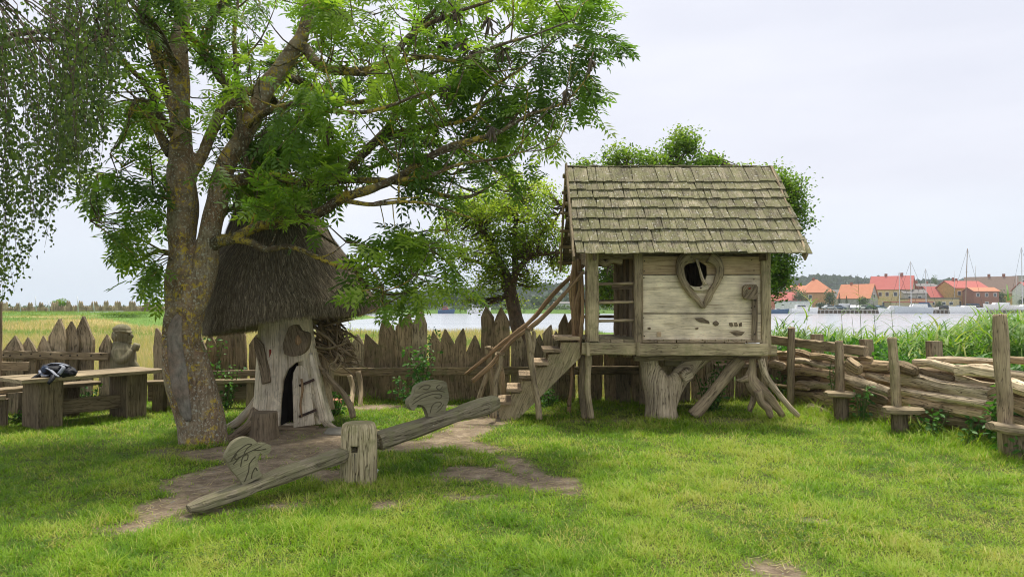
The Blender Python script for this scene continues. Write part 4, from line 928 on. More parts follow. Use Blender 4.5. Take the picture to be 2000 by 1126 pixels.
# supports
def sup(name, pts, rad, Y, mat='driftwood', n=12, rough=.15, flat=(1, 1), lob=0, wob=0):
    m = MB(); tube(m, [P(a, b, Y + (c[0] if c else 0)) for a, b, *c in pts], rad, n, rough, step=.07, flat=flat, lob=lob, wob=wob); return m.build(name, MAT[mat], ph)
m = MB()
for pts, rad in (([(1296, 832), (1292, 815), (1290, 790), (1288, 765), (1279, 740), (1270, 715), (1267, 692)], [.31, .25, .225, .225, .19, .13, .135]), ([(1296, 800), (1308, 770), (1324, 742), (1348, 714), (1374, 690)], [.17, .16, .145, .125, .14])):
    tube(m, [P(a, b, 10.45) for a, b in pts], rad, 20, .08, step=.05, lob=.035)
o = m.build('forked_trunk', MAT['driftwood'], ph); remesh(o, .02, 2)
sup('cut_limb', [(1338, 728, -.08), (1345, 735, -.2)], [.085, .08], 10.4, 'driftwood')
sup('brace', [(1354, 812), (1378, 785), (1410, 745), (1447, 702)], [.095, .085, .085, .09], 10.3, 'weathered', 10, .12, lob=.05)
sup('stilt', [(1142, 816), (1138, 760), (1141, 694)], [.05, .055, .06], 10.25, 'weathered', 9, .12)
sup('stilt', [(1155, 816), (1148, 760), (1150, 694)], [.045, .045, .05], 10.1, 'grey_green', 9, .12)
sup('stilt', [(1112, 792), (1117, 740), (1118, 690), (1122, 640), (1118, 560), (1124, 508)], [.028, .024, .035, .045, .05, .045], 10.35, 'branch', 9, .25, wob=.03)
sup('stilt', [(1130, 690), (1133, 650), (1128, 600), (1135, 560), (1131, 506)], [.03, .035, .05, .04, .035], 10.3, 'branch', 9, .25, wob=.03)
sup('stilt', [(1134, 690), (1134, 640), (1139, 600), (1136, 530)], [.025, .03, .025, .02], 10.15, 'branch', 8, .25, wob=.03)
for px in (1222, 1194): post(px, 11.6, 16, ZB - .14, ZD, 'grey_green', 'joist_block')
post(1250, 11.8, 9, -.03, ZB, 'weathered', 'stilt'); post(1484, 11.7, 14, -.03, ZB, 'weathered', 'stilt')
m = MB(); beam(m, P(1238, 699, 10.35), P(1482, 698, 10.35), .12, .07, jit=.008); m.build('bearer', MAT['weathered_dark'], ph)
m = MB(); beam(m, P(1297, 706, 11.4), P(1335, 706, 11.4), .12, .14, jit=.008); m.build('bearer', MAT['pale_board'], ph)
# gnarled root leg under right corner
sup('root_leg', [(1469, 700), (1469, 720), (1466, 740), (1478, 760), (1500, 775), (1530, 812)], [.055, .05, .085, .10, .075, .04], 10.15, 'weathered', 11, .25)
sup('root_leg', [(1460, 738), (1446, 742), (1438, 741)], [.06, .03, .02], 10.1, 'weathered', 8, .3)
sup('root_leg', [(1480, 762), (1487, 785), (1500, 797), (1507, 815)], [.07, .055, .055, .035], 10.05, 'weathered', 9, .3)
sup('root_leg', [(1474, 765), (1470, 785), (1464, 803)], [.05, .045, .035], 10.2, 'weathered', 9, .3)
sup('root_leg', [(1486, 700), (1494, 730), (1515, 762), (1543, 795), (1560, 812)], [.05, .045, .042, .04, .035], 10.05, 'driftwood', 9, .15)

# ------------------------------------------------------------------ stairs to the porch
stt = thing('wooden_stairs', 'steep plank stairs with branch handrails leading up to the playhouse porch', 'stairs', G(1000, 818))
poly = [(972, 800), (976, 790), (997, 789), (999, 768), (1016, 767), (1018, 744), (1040, 743), (1043, 717), (1068, 716), (1071, 692), (1093, 690), (1096, 668), (1132, 668), (1134, 697), (1052, 778), (1008, 822), (978, 824)]
for Y_s, nm in ((10.12, 0), (10.72, 1)):
    m = MB(); k = Y_s / 10.12
    pts = []
    for a, b in poly: p = P(a, b, 10.12); pts.append(V((p.x, Y_s, max(-.03, p.z))))
    prism(m, pts, (0, 1, 0), .07); m.build('stringer', MAT['grey_green'], stt)
for (x0, x1, y_) in ((1084, 1131, 660), (1062, 1096, 684), (1043, 1071, 709), (1014, 1042, 735), (990, 1019, 761), (972, 998, 786)):
    a, b = P(x0, y_, 10.1), P(x1, y_, 10.1); m = MB(); m.cv = R.random()
    beam(m, ((a.x + b.x) / 2, 10.03, a.z), ((a.x + b.x) / 2, 10.86, a.z), b.x - a.x + .01, .045, jit=.003); m.build('step', MAT['step_board'], stt)
def rail(pts, rad, mat='branch', name='handrail', n=9, wob=.012):
    m = MB(); tube(m, [P(*p) for p in pts], rad, n, .15, step=.07, wob=wob); return m.build(name, MAT[mat], stt)
rail([(908, 731, 10.6), (950, 697, 10.62), (963, 684, 10.65), (1000, 656, 10.7), (1040, 622, 10.72), (1068, 588, 10.72), (1098, 556, 10.6), (1139, 519, 10.3)], [.022, .028, .034, .036, .034, .036, .034, .026])
rail([(922, 744, 9.98), (955, 717, 9.98), (980, 688, 9.98), (1006, 660, 9.98), (1034, 640, 9.98), (1062, 618, 9.98), (1098, 578, 10.0), (1140, 530, 10.0)], [.032, .036, .034, .03, .034, .032, .028, .024])
rail([(956, 820, 10.7), (962, 760, 10.7), (957, 720, 10.68), (953, 676, 10.66)], [.05, .045, .05, .045], 'weathered', 'rail_post')
rail([(964, 815, 9.95), (966, 775, 9.95), (968, 740, 9.96), (978, 710, 9.97), (977, 688, 9.98)], [.045, .042, .04, .035, .03], 'weathered', 'rail_post')
rail([(1053, 818, 9.95), (1049, 785, 9.95), (1043, 745, 9.95), (1038, 700, 9.97), (1034, 665, 9.98), (1028, 645, 9.98)], [.05, .045, .04, .045, .05, .04], 'weathered', 'rail_post', wob=.02)
rail([(1039, 690, 9.97), (1044, 660, 9.97), (1042, 646, 9.97)], [.035, .03, .024], 'weathered', 'rail_post')
rail([(985, 815, 11.0), (982, 760, 10.95), (975, 710, 10.9), (972, 690, 10.8)], [.055, .05, .05, .045], 'weathered', 'rail_post')
rail([(930, 805, 10.7), (942, 760, 10.7), (953, 725, 10.7)], [.045, .04, .035], 'weathered', 'rail_brace')
rail([(1110, 812, 10.9), (1116, 760, 10.85), (1120, 700, 10.8)], [.03, .026, .03], 'branch', 'rail_post')
for (a, b, Y) in ((1034, 643, 9.98), (978, 690, 9.98), (955, 680, 10.66), (1136, 532, 10.1)):
    m = MB(); c = P(a, b, Y)
    for k in range(3):
        pts = [c + V((math.cos(t) * .055, -.0 + math.sin(t) * .06, (k - 1) * .014 + math.sin(t * 2) * .01)) for t in [i * math.pi / 5 for i in range(11)]]
        tube(m, pts, .005, 5, 0, step=.03, cap=False)
    m.build('rope_lashing', MAT['driftwood_dark'], stt)
for a, b, r_, q_ in ((1290, 825, .5, 1.0), (1148, 818, .3, 1.2), (1053, 822, .25, 1.2), (1000, 822, .4, .8), (960, 815, .3, 1), (1360, 815, .3, 1), (1520, 812, .5, 1.6), (1460, 800, .4, 1.2), (400, 868, .5, .5)):
    g = G(a, b); TUFT.append((g.x, g.y, r_, q_))
# ------------------------------------------------------------------ log wall
def cr(x, y): return (1460 + x * .2842, 580 + y * .2842)
def LP(x, y, back=0.0):
    a, b = cr(x, y); Y = wallY(a); p = P(a, b, Y + back); return p
LOGS = [  # name, points in crop pixels, radius (crop px), material, back offset, label, flat
 ('beam', [(-60, 262), (140, 290), (480, 345), (815, 372)], 30, 'weathered', .1, 'long thick plank lying slanted on top of the log wall beside the playhouse', (.5, 1)),
 ('log', [(310, 375), (380, 378), (448, 412)], 24, 'driftwood_dark', .25, 'brown rounded log just under the long slanted top plank', (1, 1)),
 ('log', [(60, 400), (180, 378), (275, 385)], 22, 'driftwood_tan', .1, 'pale log end poking out beside the playhouse deck corner', (1, .8)),
 ('log', [(300, 440), (390, 425), (480, 462), (610, 484)], 26, 'driftwood', .12, 'forked grey log between the first two stakes near the top', (1, .8)),
 ('log', [(305, 510), (430, 505), (615, 545)], 27, 'driftwood_tan', .1, 'tan log with dark cracks in the middle between first and second stake', (1, .85)),
 ('log', [(335, 600), (450, 590), (600, 615)], 34, 'driftwood', .12, 'broad split slab with splintered face low between first and second stake', (1, .7)),
 ('pole', [(40, 580), (110, 598), (250, 612), (420, 630)], 11, 'driftwood_dark', -.12, 'thin dark pole lying low across the first stake', (1, 1)),
 ('log', [(320, 668), (400, 662), (490, 680)], 25, 'driftwood_dark', .12, 'short dark log near the ground right of the first stake', (1, 1)),
 ('log', [(470, 690), (550, 715), (640, 735)], 48, 'driftwood_dark', .12, 'squared dark block at ground level left of the second stake', (.8, 1)),
 ('log', [(415, 750), (490, 765), (575, 805)], 26, 'driftwood', -.1, 'pale rough lump of wood in the grass left of the second stake', (1, .9)),
 ('log', [(90, 470), (180, 450), (255, 478)], 34, 'driftwood', .12, 'pale weathered slab end left of the first stake', (1, .8)),
 ('log', [(690, 445), (740, 465), (775, 505)], 44, 'driftwood_dark', -.18, 'round short log with sawn end facing out right of the second stake', (1, 1)),
 ('log', [(765, 420), (815, 412), (860, 428)], 20, 'driftwood_tan', .08, 'little split block on top of the pile right of the second stake', (1, .8)),
 ('log', [(795, 462), (880, 478), (985, 480)], 36, 'driftwood_tan', .12, 'thick tan knotty log near the top left of the third stake', (1, 1)),
 ('log', [(660, 482), (720, 525), (805, 575)], 22, 'driftwood', .02, 'slanting splintered branch under the round sawn log', (1, .8)),
 ('log', [(665, 560), (800, 590), (985, 655)], 33, 'driftwood', -.04, 'pale log with sawn end running down to the third stake', (1, 1)),
 ('log', [(815, 530), (890, 550), (1000, 575)], 24, 'driftwood', .15, 'pale split plank log just left of the third stake', (1, .8)),
 ('log', [(1030, 470), (1090, 490), (1170, 515)], 38, 'driftwood_dark', -.05, 'dark stump-like log end just right of the third stake top', (1, 1)),
 ('log', [(665, 600), (790, 650), (960, 715)], 29, 'driftwood_dark', .12, 'brown log low between second and third stake with pale knots', (1, 1)),
 ('log', [(720, 695), (820, 730), (960, 785)], 27, 'driftwood_dark', .14, 'lower brown log above the ground log left of the third stake', (1, 1)),
 ('log', [(700, 815), (860, 830), (1050, 838)], 32, 'driftwood_dark', .02, 'long dark log on the grass below the second and third stakes', (1, 1)),
 ('log', [(1045, 560), (1160, 560), (1260, 590), (1330, 615), (1500, 640), (1680, 680)], 50, 'driftwood', .06, 'biggest pale driftwood trunk with bulging knots right of the third stake', (1, 1)),
 ('log', [(1060, 645), (1250, 680), (1450, 705), (1660, 735)], 36, 'driftwood', .0, 'flat-sided grey log under the big knotty trunk', (1, .8)),
 ('log', [(1065, 700), (1250, 740), (1450, 775), (1645, 808)], 44, 'driftwood_tan', .05, 'smooth long log with sawn right end low in the wall right of the third stake', (1, 1)),
 ('log', [(1150, 450), (1260, 440), (1360, 470), (1450, 500)], 32, 'driftwood', .1, 'deeply furrowed log at the top middle of the right wall section', (1, .9)),
 ('log', [(1430, 500), (1560, 490), (1740, 530)], 44, 'driftwood', .08, 'fat gnarled log near the top left of the tall right stake', (1, 1)),
 ('log', [(1240, 430), (1450, 425), (1740, 445)], 22, 'driftwood', .3, 'long straight pale pole on top of the wall left of the tall stake', (1, 1)),
 ('log', [(1170, 500), (1280, 530), (1420, 565)], 18, 'driftwood_dark', .1, 'narrow dark branch squeezed under the furrowed top log', (1, 1)),
 ('log', [(1400, 550), (1560, 580), (1740, 625)], 27, 'driftwood', .15, 'pale split rail between big knotty trunk and fat gnarled log', (1, .8)),
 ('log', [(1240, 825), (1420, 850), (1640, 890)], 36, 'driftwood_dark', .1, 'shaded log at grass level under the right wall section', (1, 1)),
 ('log', [(1800, 600), (1900, 640), (2150, 700)], 50, 'driftwood', .05, 'thick pale log at the right edge, right of the tall stake', (1, 1)),
 ('log', [(1800, 730), (1920, 770), (2150, 850)], 50, 'driftwood_tan', .05, 'tan log under the thick pale one at the right edge', (1, 1)),
 ('log', [(1780, 425), (1900, 430), (2150, 470)], 26, 'driftwood_dark', .3, 'dark top pole running out of the right edge behind the tall stake', (1, 1)),
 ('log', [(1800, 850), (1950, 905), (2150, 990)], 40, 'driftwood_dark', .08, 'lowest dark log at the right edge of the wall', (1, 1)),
 ('log', [(1790, 530), (1900, 545), (2150, 590)], 36, 'driftwood', .28, 'grey log second from top at the right edge', (1, 1)),
 ('log', [(450, 405), (520, 405), (610, 430)], 24, 'driftwood_dark', .2, 'mossy brown block under the top plank left of the second stake', (1, 1)),
 ('log', [(640, 405), (700, 405), (775, 425)], 15, 'driftwood_dark', .2, 'thin dark stick on top just right of the second stake', (1, 1)),
]
for nm, pts, r, mt, bk, lab, flt in LOGS:
    w3 = [LP(x, y, bk) for x, y in pts]
    w3 = [w3[0]] + [p.lerp(w3[0].lerp(w3[-1], (i + 1) / (len(w3) - 1)), .45) for i, p in enumerate(w3[1:-1])] + [w3[-1]]; k = .2842 * S(sum(p.y for p in w3) / len(w3)); r3 = r * k
    g = V((w3[0].x, w3[0].y, w3[0].z))
    m = MB(); m.cv = R.random()
    rad = [r3 * R.uniform(.9, 1.1) for _ in w3]
    if nm == 'beam': beam(m, w3[0], w3[-1], .10, r3 * 2, jit=.01)
    elif len(w3) == 3 and (flt != (1, 1) or R.random() < .45): beam(m, w3[0], w3[-1], r3 * 1.5, r3 * 1.9 * flt[1], up=(R.uniform(-.4, .4), R.uniform(-.4, .4), 1), jit=.016, bev=.35, seg=.07, bow=w3[1] - (w3[0] + w3[2]) / 2, prof=[(0, .6, .7, 0), (.06, .95, 1, 0), (.5, 1.05, 1.05, .01), (.93, .9, .95, 0), (1, .5, .6, 0)])
    else: tube(m, w3, rad, 18, .04, step=.045, flat=flt, wob=0, lob=.045, flute=.20, smooth=R.random() < .3)
    o = m.build(nm if nm != 'beam' else 'plank', MAT[mt], origin=g); tag(o, lab, 'log' if nm != 'beam' else 'plank', 'logs stacked in the wall')
def wp(px, z, back): Y = wallY(px) + back; return V((P(px, 0, Y).x, Y, z))
k = 0
for row, (z, rr) in enumerate(((.08, .10), (.25, .11), (.44, .10), (.60, .10), (.74, .07))):
    for a, b in ((1490, 1600), (1590, 1740), (1725, 1900), (1890, 2150)):
        A, B = wp(a, z + R.uniform(-.03, .03), .42), wp(b, z + R.uniform(-.03, .03), .42); m = MB()
        tube(m, [A, (A + B) / 2 + V((0, 0, R.uniform(-.02, .03))), B], [rr, rr * R.uniform(.9, 1.1), rr], 9, .2, step=.15)
        sec = ('by the playhouse', 'behind the second stake', 'behind the third stake', 'at the right edge')[[1490, 1590, 1725, 1890].index(a)]
        lv = ('lowest', 'second lowest', 'middle', 'second highest', 'highest')[row]
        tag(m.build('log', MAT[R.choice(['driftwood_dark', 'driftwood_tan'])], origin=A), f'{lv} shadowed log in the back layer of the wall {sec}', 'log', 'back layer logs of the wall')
def stake(label, x0, y0, x1, y1, wd, fwd, mt='weathered', zb=None, foot=True):
    a, b = cr(x0, y0); c, d = cr(x1, y1); Y = wallY(c) - fwd; t = P(a, b, Y); bt = P(c, d, Y)
    bt = V((bt.x, bt.y, -.06)) if zb is None else V((bt.x, bt.y, zb))
    r = wd * .2842 * S(Y) / 2; m = MB()
    tube(m, [bt, bt.lerp(t, .3), bt.lerp(t, .7), t], [r * 1.02, r, r * 1.04, r * .9], 14, .09, step=.06, lob=.05, wob=.01); o = m.build('stake', MAT[mt], origin=(bt.x, bt.y, 0)); tag(o, label, 'stake', 'stakes holding the log wall')
stake('slim stake nearest the playhouse in front of the log wall', 300, 208, 292, 680, 50, .25)
stake('second stake from the playhouse, grey with split top', 628, 298, 645, 760, 56, .28)
stake('third stake, flat-topped grey-green and leaning left', 992, 275, 1040, 800, 62, .28, 'grey_green')
stake('tallest thick knotty stake at the right end of the log wall', 1735, 118, 1785, 960, 95, .30)
for (x0, y0, w_, lb) in ((478, 255, 74, 'low square post top behind the slanted plank'), (815, 290, 70, 'low post top behind the wall between second and third stake'), (1283, 302, 88, 'broad low post top behind the wall left of the tall stake')):
    a, b = cr(x0, y0); Y = wallY(a) + .75; t = P(a, b, Y); m = MB(); beam(m, (t.x, Y, -.05), (t.x, Y, t.z), w_ * .2842 * S(Y), .16, up=(0, 1, 0), jit=.008, bev=.15)
    tag(m.build('stake', MAT['weathered'], origin=(t.x, Y, 0)), lb, 'stake', 'posts behind the log wall')
def ledge(label, pts, Y, th, leg):
    w3 = [P(*cr(x, y), Y) for x, y in pts]; g = thing('split_log_stool', label, 'seat', (sum(p.x for p in w3) / len(w3), Y, 0)); m = MB()
    beam(m, w3[0], w3[-1], .30, th, jit=.012, bev=.3, seg=.08, prof=[(0, .5, .8, 0), (.2, 1, 1, 0), (.8, 1, 1, 0), (1, .6, .8, 0)]); m.build('seat', MAT['table_top'], g)
    c = (w3[0] + w3[-1]) / 2; m = MB(); tube(m, [V((c.x + leg, c.y + .05, -.05)), V((c.x + leg, c.y + .08, c.z - th / 2))], [.10, .10], 10, .1); m.build('leg', MAT['weathered_dark'], g)
ledge('small split-log seat at the foot of the second stake', [(535, 665), (735, 668)], wallY(1640) - .45, .07, .05)
ledge('small split-log seat at the foot of the third stake', [(935, 775), (1190, 778)], wallY(1755) - .5, .08, 0)
ledge('larger split-log seat beside the tall stake at the right edge', [(1665, 885), (2000, 930)], wallY(1990) - .35, .09, .05)
TUFT += [(wallX(y) - .3, y, .45, 1.3) for y in np.arange(7.5, 12.4, .35)]

# ------------------------------------------------------------------ leafy plants
def leaf_tpl(w_=.5, fold=.12, tip=.6):
    return np.array([(0, 0, 0), (tip * .55, -w_ / 2, fold), (1, 0, -.08), (tip * .55, w_ / 2, fold)]), np.array([(0, 1, 2, 3)])
def leaf6(w_=.5):    # rounder, six-sided leaf of two quads
    v = np.array([(0, 0, 0), (.28, -w_ * .48, .05), (.68, -w_ * .38, .03), (1, 0, -.1), (.68, w_ * .38, .03), (.28, w_ * .48, .05), ])
    return v, np.array([(0, 1, 2, 3), (0, 3, 4, 5)])
def leaves(name, pos, ax, size, var, mat, parent=None, origin=None, tpl=None, upb=.6):
    n = len(pos); nn = nrm(NR.normal(0, .5, (n, 3)) + np.array([0, 0, upb])); a = nrm(ax)
    nn = nrm(nn - a * np.sum(nn * a, 1, keepdims=True) + 1e-4)
    tv, tf = tpl or leaf_tpl()
    v, f, vr = inst(tv, tf, pos, ax, nn, size, var); return npmesh(name, v, f, mat, vr, parent=parent, origin=origin)
def plant(label, base, pts, nleaf, lsize, mat='plant_leaf', cat='plant', name='plant', spread=.10, group=None, tpl=None):
    """stems through the given points with leaves all along"""
    t = thing(name, label, cat, base, group); A = []; D = []
    m = MB()
    for st_ in pts:
        tube(m, st_, [.008] * (len(st_) - 1) + [.003], 5, .1, step=.1, cap=False)
        cc, _ = crom(st_, [0] * len(st_), .03); k = max(1, nleaf // len(pts))
        for _ in range(k):
            i = R.randrange(len(cc)); d = V((R.gauss(0, 1), R.gauss(0, 1), R.gauss(.1, .6))); d.normalize(); A.append(cc[i] + d * R.uniform(0, spread)); D.append(d)
    m.build('stem', MAT['plant_stem'], t)
    n = len(A); leaves('foliage', np.array(A), np.array(D) + [0, 0, -.25], NR.uniform(.6, 1.2, n) * lsize, np.clip(NR.normal(.45, .25, n), 0, 1), MAT[mat], parent=t, tpl=tpl or leaf6(.6))
    return t
plain('plant_stem', (.10, .14, .04), .8)
def stems(base, n, spread, h0, h1, lean=(0, 0)):
    o = []
    for i in range(n):
        a = R.uniform(0, 6.28); h = R.uniform(h0, h1); e = V((math.cos(a), math.sin(a), 0)) * R.uniform(.1, 1) * spread
        o.append([base + e * .3, base + e * .7 + V((0, 0, h * .55)) + V((*lean, 0)) * .4, base + e + V((0, 0, h)) + V((*lean, 0))])
    return o
b = G(825, 790) 
b.y = 11.7; b.x = P(825, 0, 11.7).x
plant('leafy green elder shoot climbing the picket fence behind the seesaw', b, [[b, P(818, 740, 11.7), P(800, 700, 11.7), P(792, 685, 11.7)], [b, P(826, 730, 11.75), P(830, 690, 11.8), P(822, 672, 11.8)], [b, P(800, 755, 11.6), P(778, 738, 11.55)], [b, P(840, 760, 11.6), P(812, 720, 11.6), P(838, 705, 11.6)],
       [b, P(800, 775, 11.5), P(770, 760, 11.45)], [b, P(835, 720, 11.8), P(850, 690, 11.8)], [b, P(815, 740, 11.6), P(806, 765, 11.5)]], 520, .085, spread=.13)
b = V((P(838, 0, 12.6).x, 12.6, 0)); plant('bush growing through behind the fence pickets with trailing leaves', b, stems(b, 8, .35, .9, 1.35), 420, .07, spread=.1)
b = V((P(700, 0, 12.7).x, 12.7, 0)); plant('yellow-green sapling bush behind the fence right of the hut', b, stems(b, 7, .4, .9, 1.4), 380, .06, 'thorn_leaf', spread=.1)
b = V((P(408, 0, 11.3).x, 11.3, 0)); plant('bright green nettle plants behind the bench between ash and hut', b, stems(b, 7, .3, .7, 1.15), 360, .07, spread=.07)
b = V((P(450, 0, 11.2).x, 11.2, 0)); plant('low dark weeds on the bench rail left of the hut', b, stems(b, 5, .25, .45, .75), 170, .06)
b = V((P(660, 0, 10.6).x, 10.6, 0)); plant('dark weeds under the curved prop branch by the nest', b, stems(b, 7, .16, .15, .35), 160, .07)
b = V((P(185, 0, 10.9).x, 10.9, 0)); plant('weeds growing under the picnic table bench', b, stems(b, 7, .25, .2, .5), 180, .06)
b = G(55, 822); plant('low weeds in the grass beside the left table leg', b, stems(b, 7, .3, .08, .22), 150, .05)
for (x, y, r_, h, lb) in ((745, 720, .16, .45, 'creeper with heart-shaped leaves at the foot of the second stake'), (1210, 830, .25, .28, 'round-leaved creeper in the grass below the third stake seat'), (1450, 890, .25, .25, 'low climbing leaves at the foot of the lowest logs'), (1690, 700, .10, .0, ''), (1700, 980, .22, .22, 'pale green young leaves at the grass edge near the tall stake'), (1860, 1060, .2, .15, 'leafy weeds in front of the larger seat')):
    if not lb: continue
    a, c = cr(x, y); g = V((P(a, 0, wallY(a) - .35).x, wallY(a) - .35, 0)); plant(lb, g, stems(g, 6, r_, h * .7, h * 1.3), 110, .075, spread=.08)
g = wp(1938, 0, -.12); plant('vine with glossy round leaves climbing left of the tall stake', g, [[wp(1935, -.02, -.15), wp(1925, .3, -.2), wp(1938, .5, -.2), wp(1944, .72, -.2)], [wp(1935, .1, -.15), wp(1920, .25, -.22), wp(1928, .45, -.22)]], 110, .085, spread=.07)
g = wp(1660, 0, .5); plant('thin climbing plant with small leaves among logs beside the second stake', wp(1625, 0, -.1), [[wp(1618, .3, -.1), wp(1622, .55, -.1), wp(1630, .85, -.05)], [wp(1618, .3, -.1), wp(1612, .6, -.05), wp(1616, .8, -.05)]], 60, .05, spread=.04)
b = V((P(1385, 0, 11.2).x, 11.2, 0)); plant('dark leafy weeds behind the slanted brace under the playhouse', b, stems(b, 9, .35, .25, .85), 300, .07)
b = V((P(1520, 0, 11.9).x, 11.9, 0)); plant('green weeds under the playhouse corner behind the root leg', b, stems(b, 8, .3, .2, .5), 220, .07)
b = V((P(1070, 0, 11.6).x, 11.6, 0)); plant('dark weeds in shade behind the stairs', b, stems(b, 8, .3, .1, .35), 180, .06)
# undergrowth and reeds beyond the log wall (uncountable)
n = 26000; px = NR.uniform(1490, 2250, n); yy = np.array([wallY(p) for p in px]) + NR.uniform(.55, 3.5, n); xx = (px - 1000) / FPX * yy
z = NR.uniform(0, 1, n) ** .7 * (.72 + .45 * fbm(xx, yy, 61, .8)); o = leaves('undergrowth', np.stack([xx, yy, z], -1), NR.normal(0, 1, (n, 3)), NR.uniform(.05, .12, n), np.clip(NR.normal(.5, .25, n) + (NR.uniform(0, 1, n) < .08) * .4, 0, 1), MAT['plant_leaf'], tpl=leaf6(.5)); tag(o, kind='stuff')
def reeds():
    n = 2300; px = NR.uniform(1490, 2300, n) ; back = NR.uniform(1.6, 9.5, n); yy = np.interp(px, [p for p, _ in WALL], [y for _, y in WALL]) + back
    xx = (px - 1000) / FPX * yy
    topy = np.interp(px, [1490, 1560, 1700, 1760, 1830, 1920, 2000, 2300], [650, 657, 670, 662, 646, 630, 620, 612]) + NR.normal(6, 11, n)
    tall = NR.uniform(0, 1, n) < .03; topy = np.where(tall, topy - NR.uniform(15, 60, n), topy)
    hgt = np.clip(EYE - (topy - 600) / FPX * yy, .5, 2.3); bz = np.where(back > 6, -.2, 0)
    lean = NR.uniform(.03, .22, n); la = NR.normal(.2, .5, n); dirx, diry = np.cos(la), np.sin(la)
    V_, F_, R_ = [], [], []; off = 0
    # stalks
    tv, tf = blade(3, .12); ax = np.stack([dirx * lean, diry * lean, np.ones(n)], -1)
    nn = np.stack([dirx, diry, -lean], -1)
    v, f, r = inst(tv, tf, np.stack([xx, yy, bz], -1), ax, nn, np.stack([hgt - bz, np.full(n, .011), hgt - bz], -1), np.full(n, .35)); V_.append(v); F_.append(f + off); R_.append(r); off += len(v)
    tv, tf = blade(4, .55)
    for j in range(9):
        t = NR.uniform(.35, 1.0, n); q = nrm(ax); p = np.stack([xx, yy, bz], -1) + q * (t * (hgt - bz))[:, None] + nn * (.12 * t * t * (hgt - bz))[:, None]
        a = NR.normal(.25, .8, n) + (NR.uniform(0, 1, n) < .25) * math.pi; el = NR.uniform(.5, 1.9, n)
        d = np.stack([np.cos(a), np.sin(a), el], -1); nn2 = np.stack([np.cos(a), np.sin(a), -1 / el], -1)
        v, f, r = inst(tv, tf, p, d, -nn2 * -1, np.stack([NR.uniform(.28, .55, n), NR.uniform(.022, .040, n), NR.uniform(.25, .5, n) * .9], -1), np.clip(NR.normal(.45, .22, n), 0, 1)); V_.append(v); F_.append(f + off); R_.append(r); off += len(v)
    tag(npmesh('reeds', np.vstack(V_), np.vstack(F_), MAT['reed_leaf'], np.concatenate(R_)), kind='stuff')
reeds()
# few tall single reed stems with drooping leaves or plume, seen against the water
for k, (px, top, Y, lb) in enumerate(((1642, 600, 12.4, 'single reed stem with flopping leaves left of the second stake'), (1675, 535, 13.0, 'tallest thin reed stem rising above the far quay'), (1704, 572, 12.2, 'tall reed with pale green brushy top against the harbour cars'), (1664, 618, 12.6, 'reed with two dark hanging leaves over the water'), (1740, 600, 12.0, 'reed with spread pointed leaves above the third stake'))):
    t = thing('reed', lb, 'reed', (P(px, 0, Y).x, Y, 0), 'tall single reeds over the log wall'); b_ = V((P(px, 0, Y).x, Y, 0)); tp = P(px, top, Y)
    m = MB(); tube(m, [b_, (b_ + tp) / 2 + V((.02, 0, 0)), tp], [.006, .005, .002], 5, .05, step=.2, cap=False); m.build('stem', MAT['plant_stem'], t)
    n = 9; tt = NR.uniform(.5, .95, n); p = np.array(b_)[None] * (1 - tt[:, None]) + np.array(tp)[None] * tt[:, None]; a = NR.uniform(-.6, .6, n) + (NR.uniform(0, 1, n) < .4) * math.pi
    tv, tf = blade(5, .7); d = np.stack([np.cos(a), np.sin(a) * .4, NR.uniform(.4, 1.2, n)], -1)
    v, f, r = inst(tv, tf, p, d, np.stack([np.cos(a), np.sin(a) * .4, -np.ones(n)], -1), np.stack([NR.uniform(.25, .45, n), np.full(n, .022), np.full(n, .4)], -1), NR.uniform(.2, .6, n)); npmesh('leaves', v, f, MAT['reed_leaf'], r, parent=t)

# ------------------------------------------------------------------ ash tree
ash = thing('ash_tree', 'big ash tree with lichened forked trunk and wide crown over the hut', 'tree', G(388, 868))
AY = 8.45
def AP(px, py, d=0.0): return P(px, py, AY + d)
def U(r): return r * S(AY)
trm = MB()
def barkt(pts, rads, n=12, rough=.1, m=None, lob=.03, step=.07):
    tube(m if m is not None else trm, [AP(*p) for p in pts], [U(r) for r in rads], n, rough, step=step, lob=lob, wob=.02)
barkt([(390, 885), (388, 866), (381, 830), (371, 790), (362, 750), (357, 710), (356, 670), (358, 630), (360, 590), (359, 550), (357, 510), (357, 470), (357, 430), (357, 390), (356, 350), (354, 320)],
      [46, 37, 34, 36, 38, 37, 35, 34, 35, 33, 29, 28, 27, 27, 27, 24], 26, .13, lob=.035)
barkt([(375, 600), (392, 560), (400, 520), (405, 490), (411, 455), (418, 420), (425, 392), (431, 350), (447, 312), (467, 280), (480, 250), (495, 224), (507, 198), (519, 172), (540, 143), (559, 116), (577, 90), (591, 68), (603, 24), (606, -30), (612, -120, .2), (622, -230, .4)],
      [26, 26, 25, 22, 21, 20, 20, 19, 18, 18, 18, 18, 18, 18, 17, 16, 14, 13, 12, 10, 7, 4], 18, .12)
barkt([(353, 335), (353, 290), (352, 240), (351, 190), (350, 140), (350, 90), (358, 30), (364, -60), (360, -170, -.2), (368, -300, -.2)], [27, 22, 20, 19, 19, 17, 14, 12, 8, 3], 16, .1)
barkt([(368, 352), (394, 304, .1), (415, 255, .15), (436, 212, .2), (460, 198, .25), (490, 175, .3)], [12, 11, 11, 11, 10, 8], 12, .15)
for a in ((352, 395, 392, 372, 6), ): pass
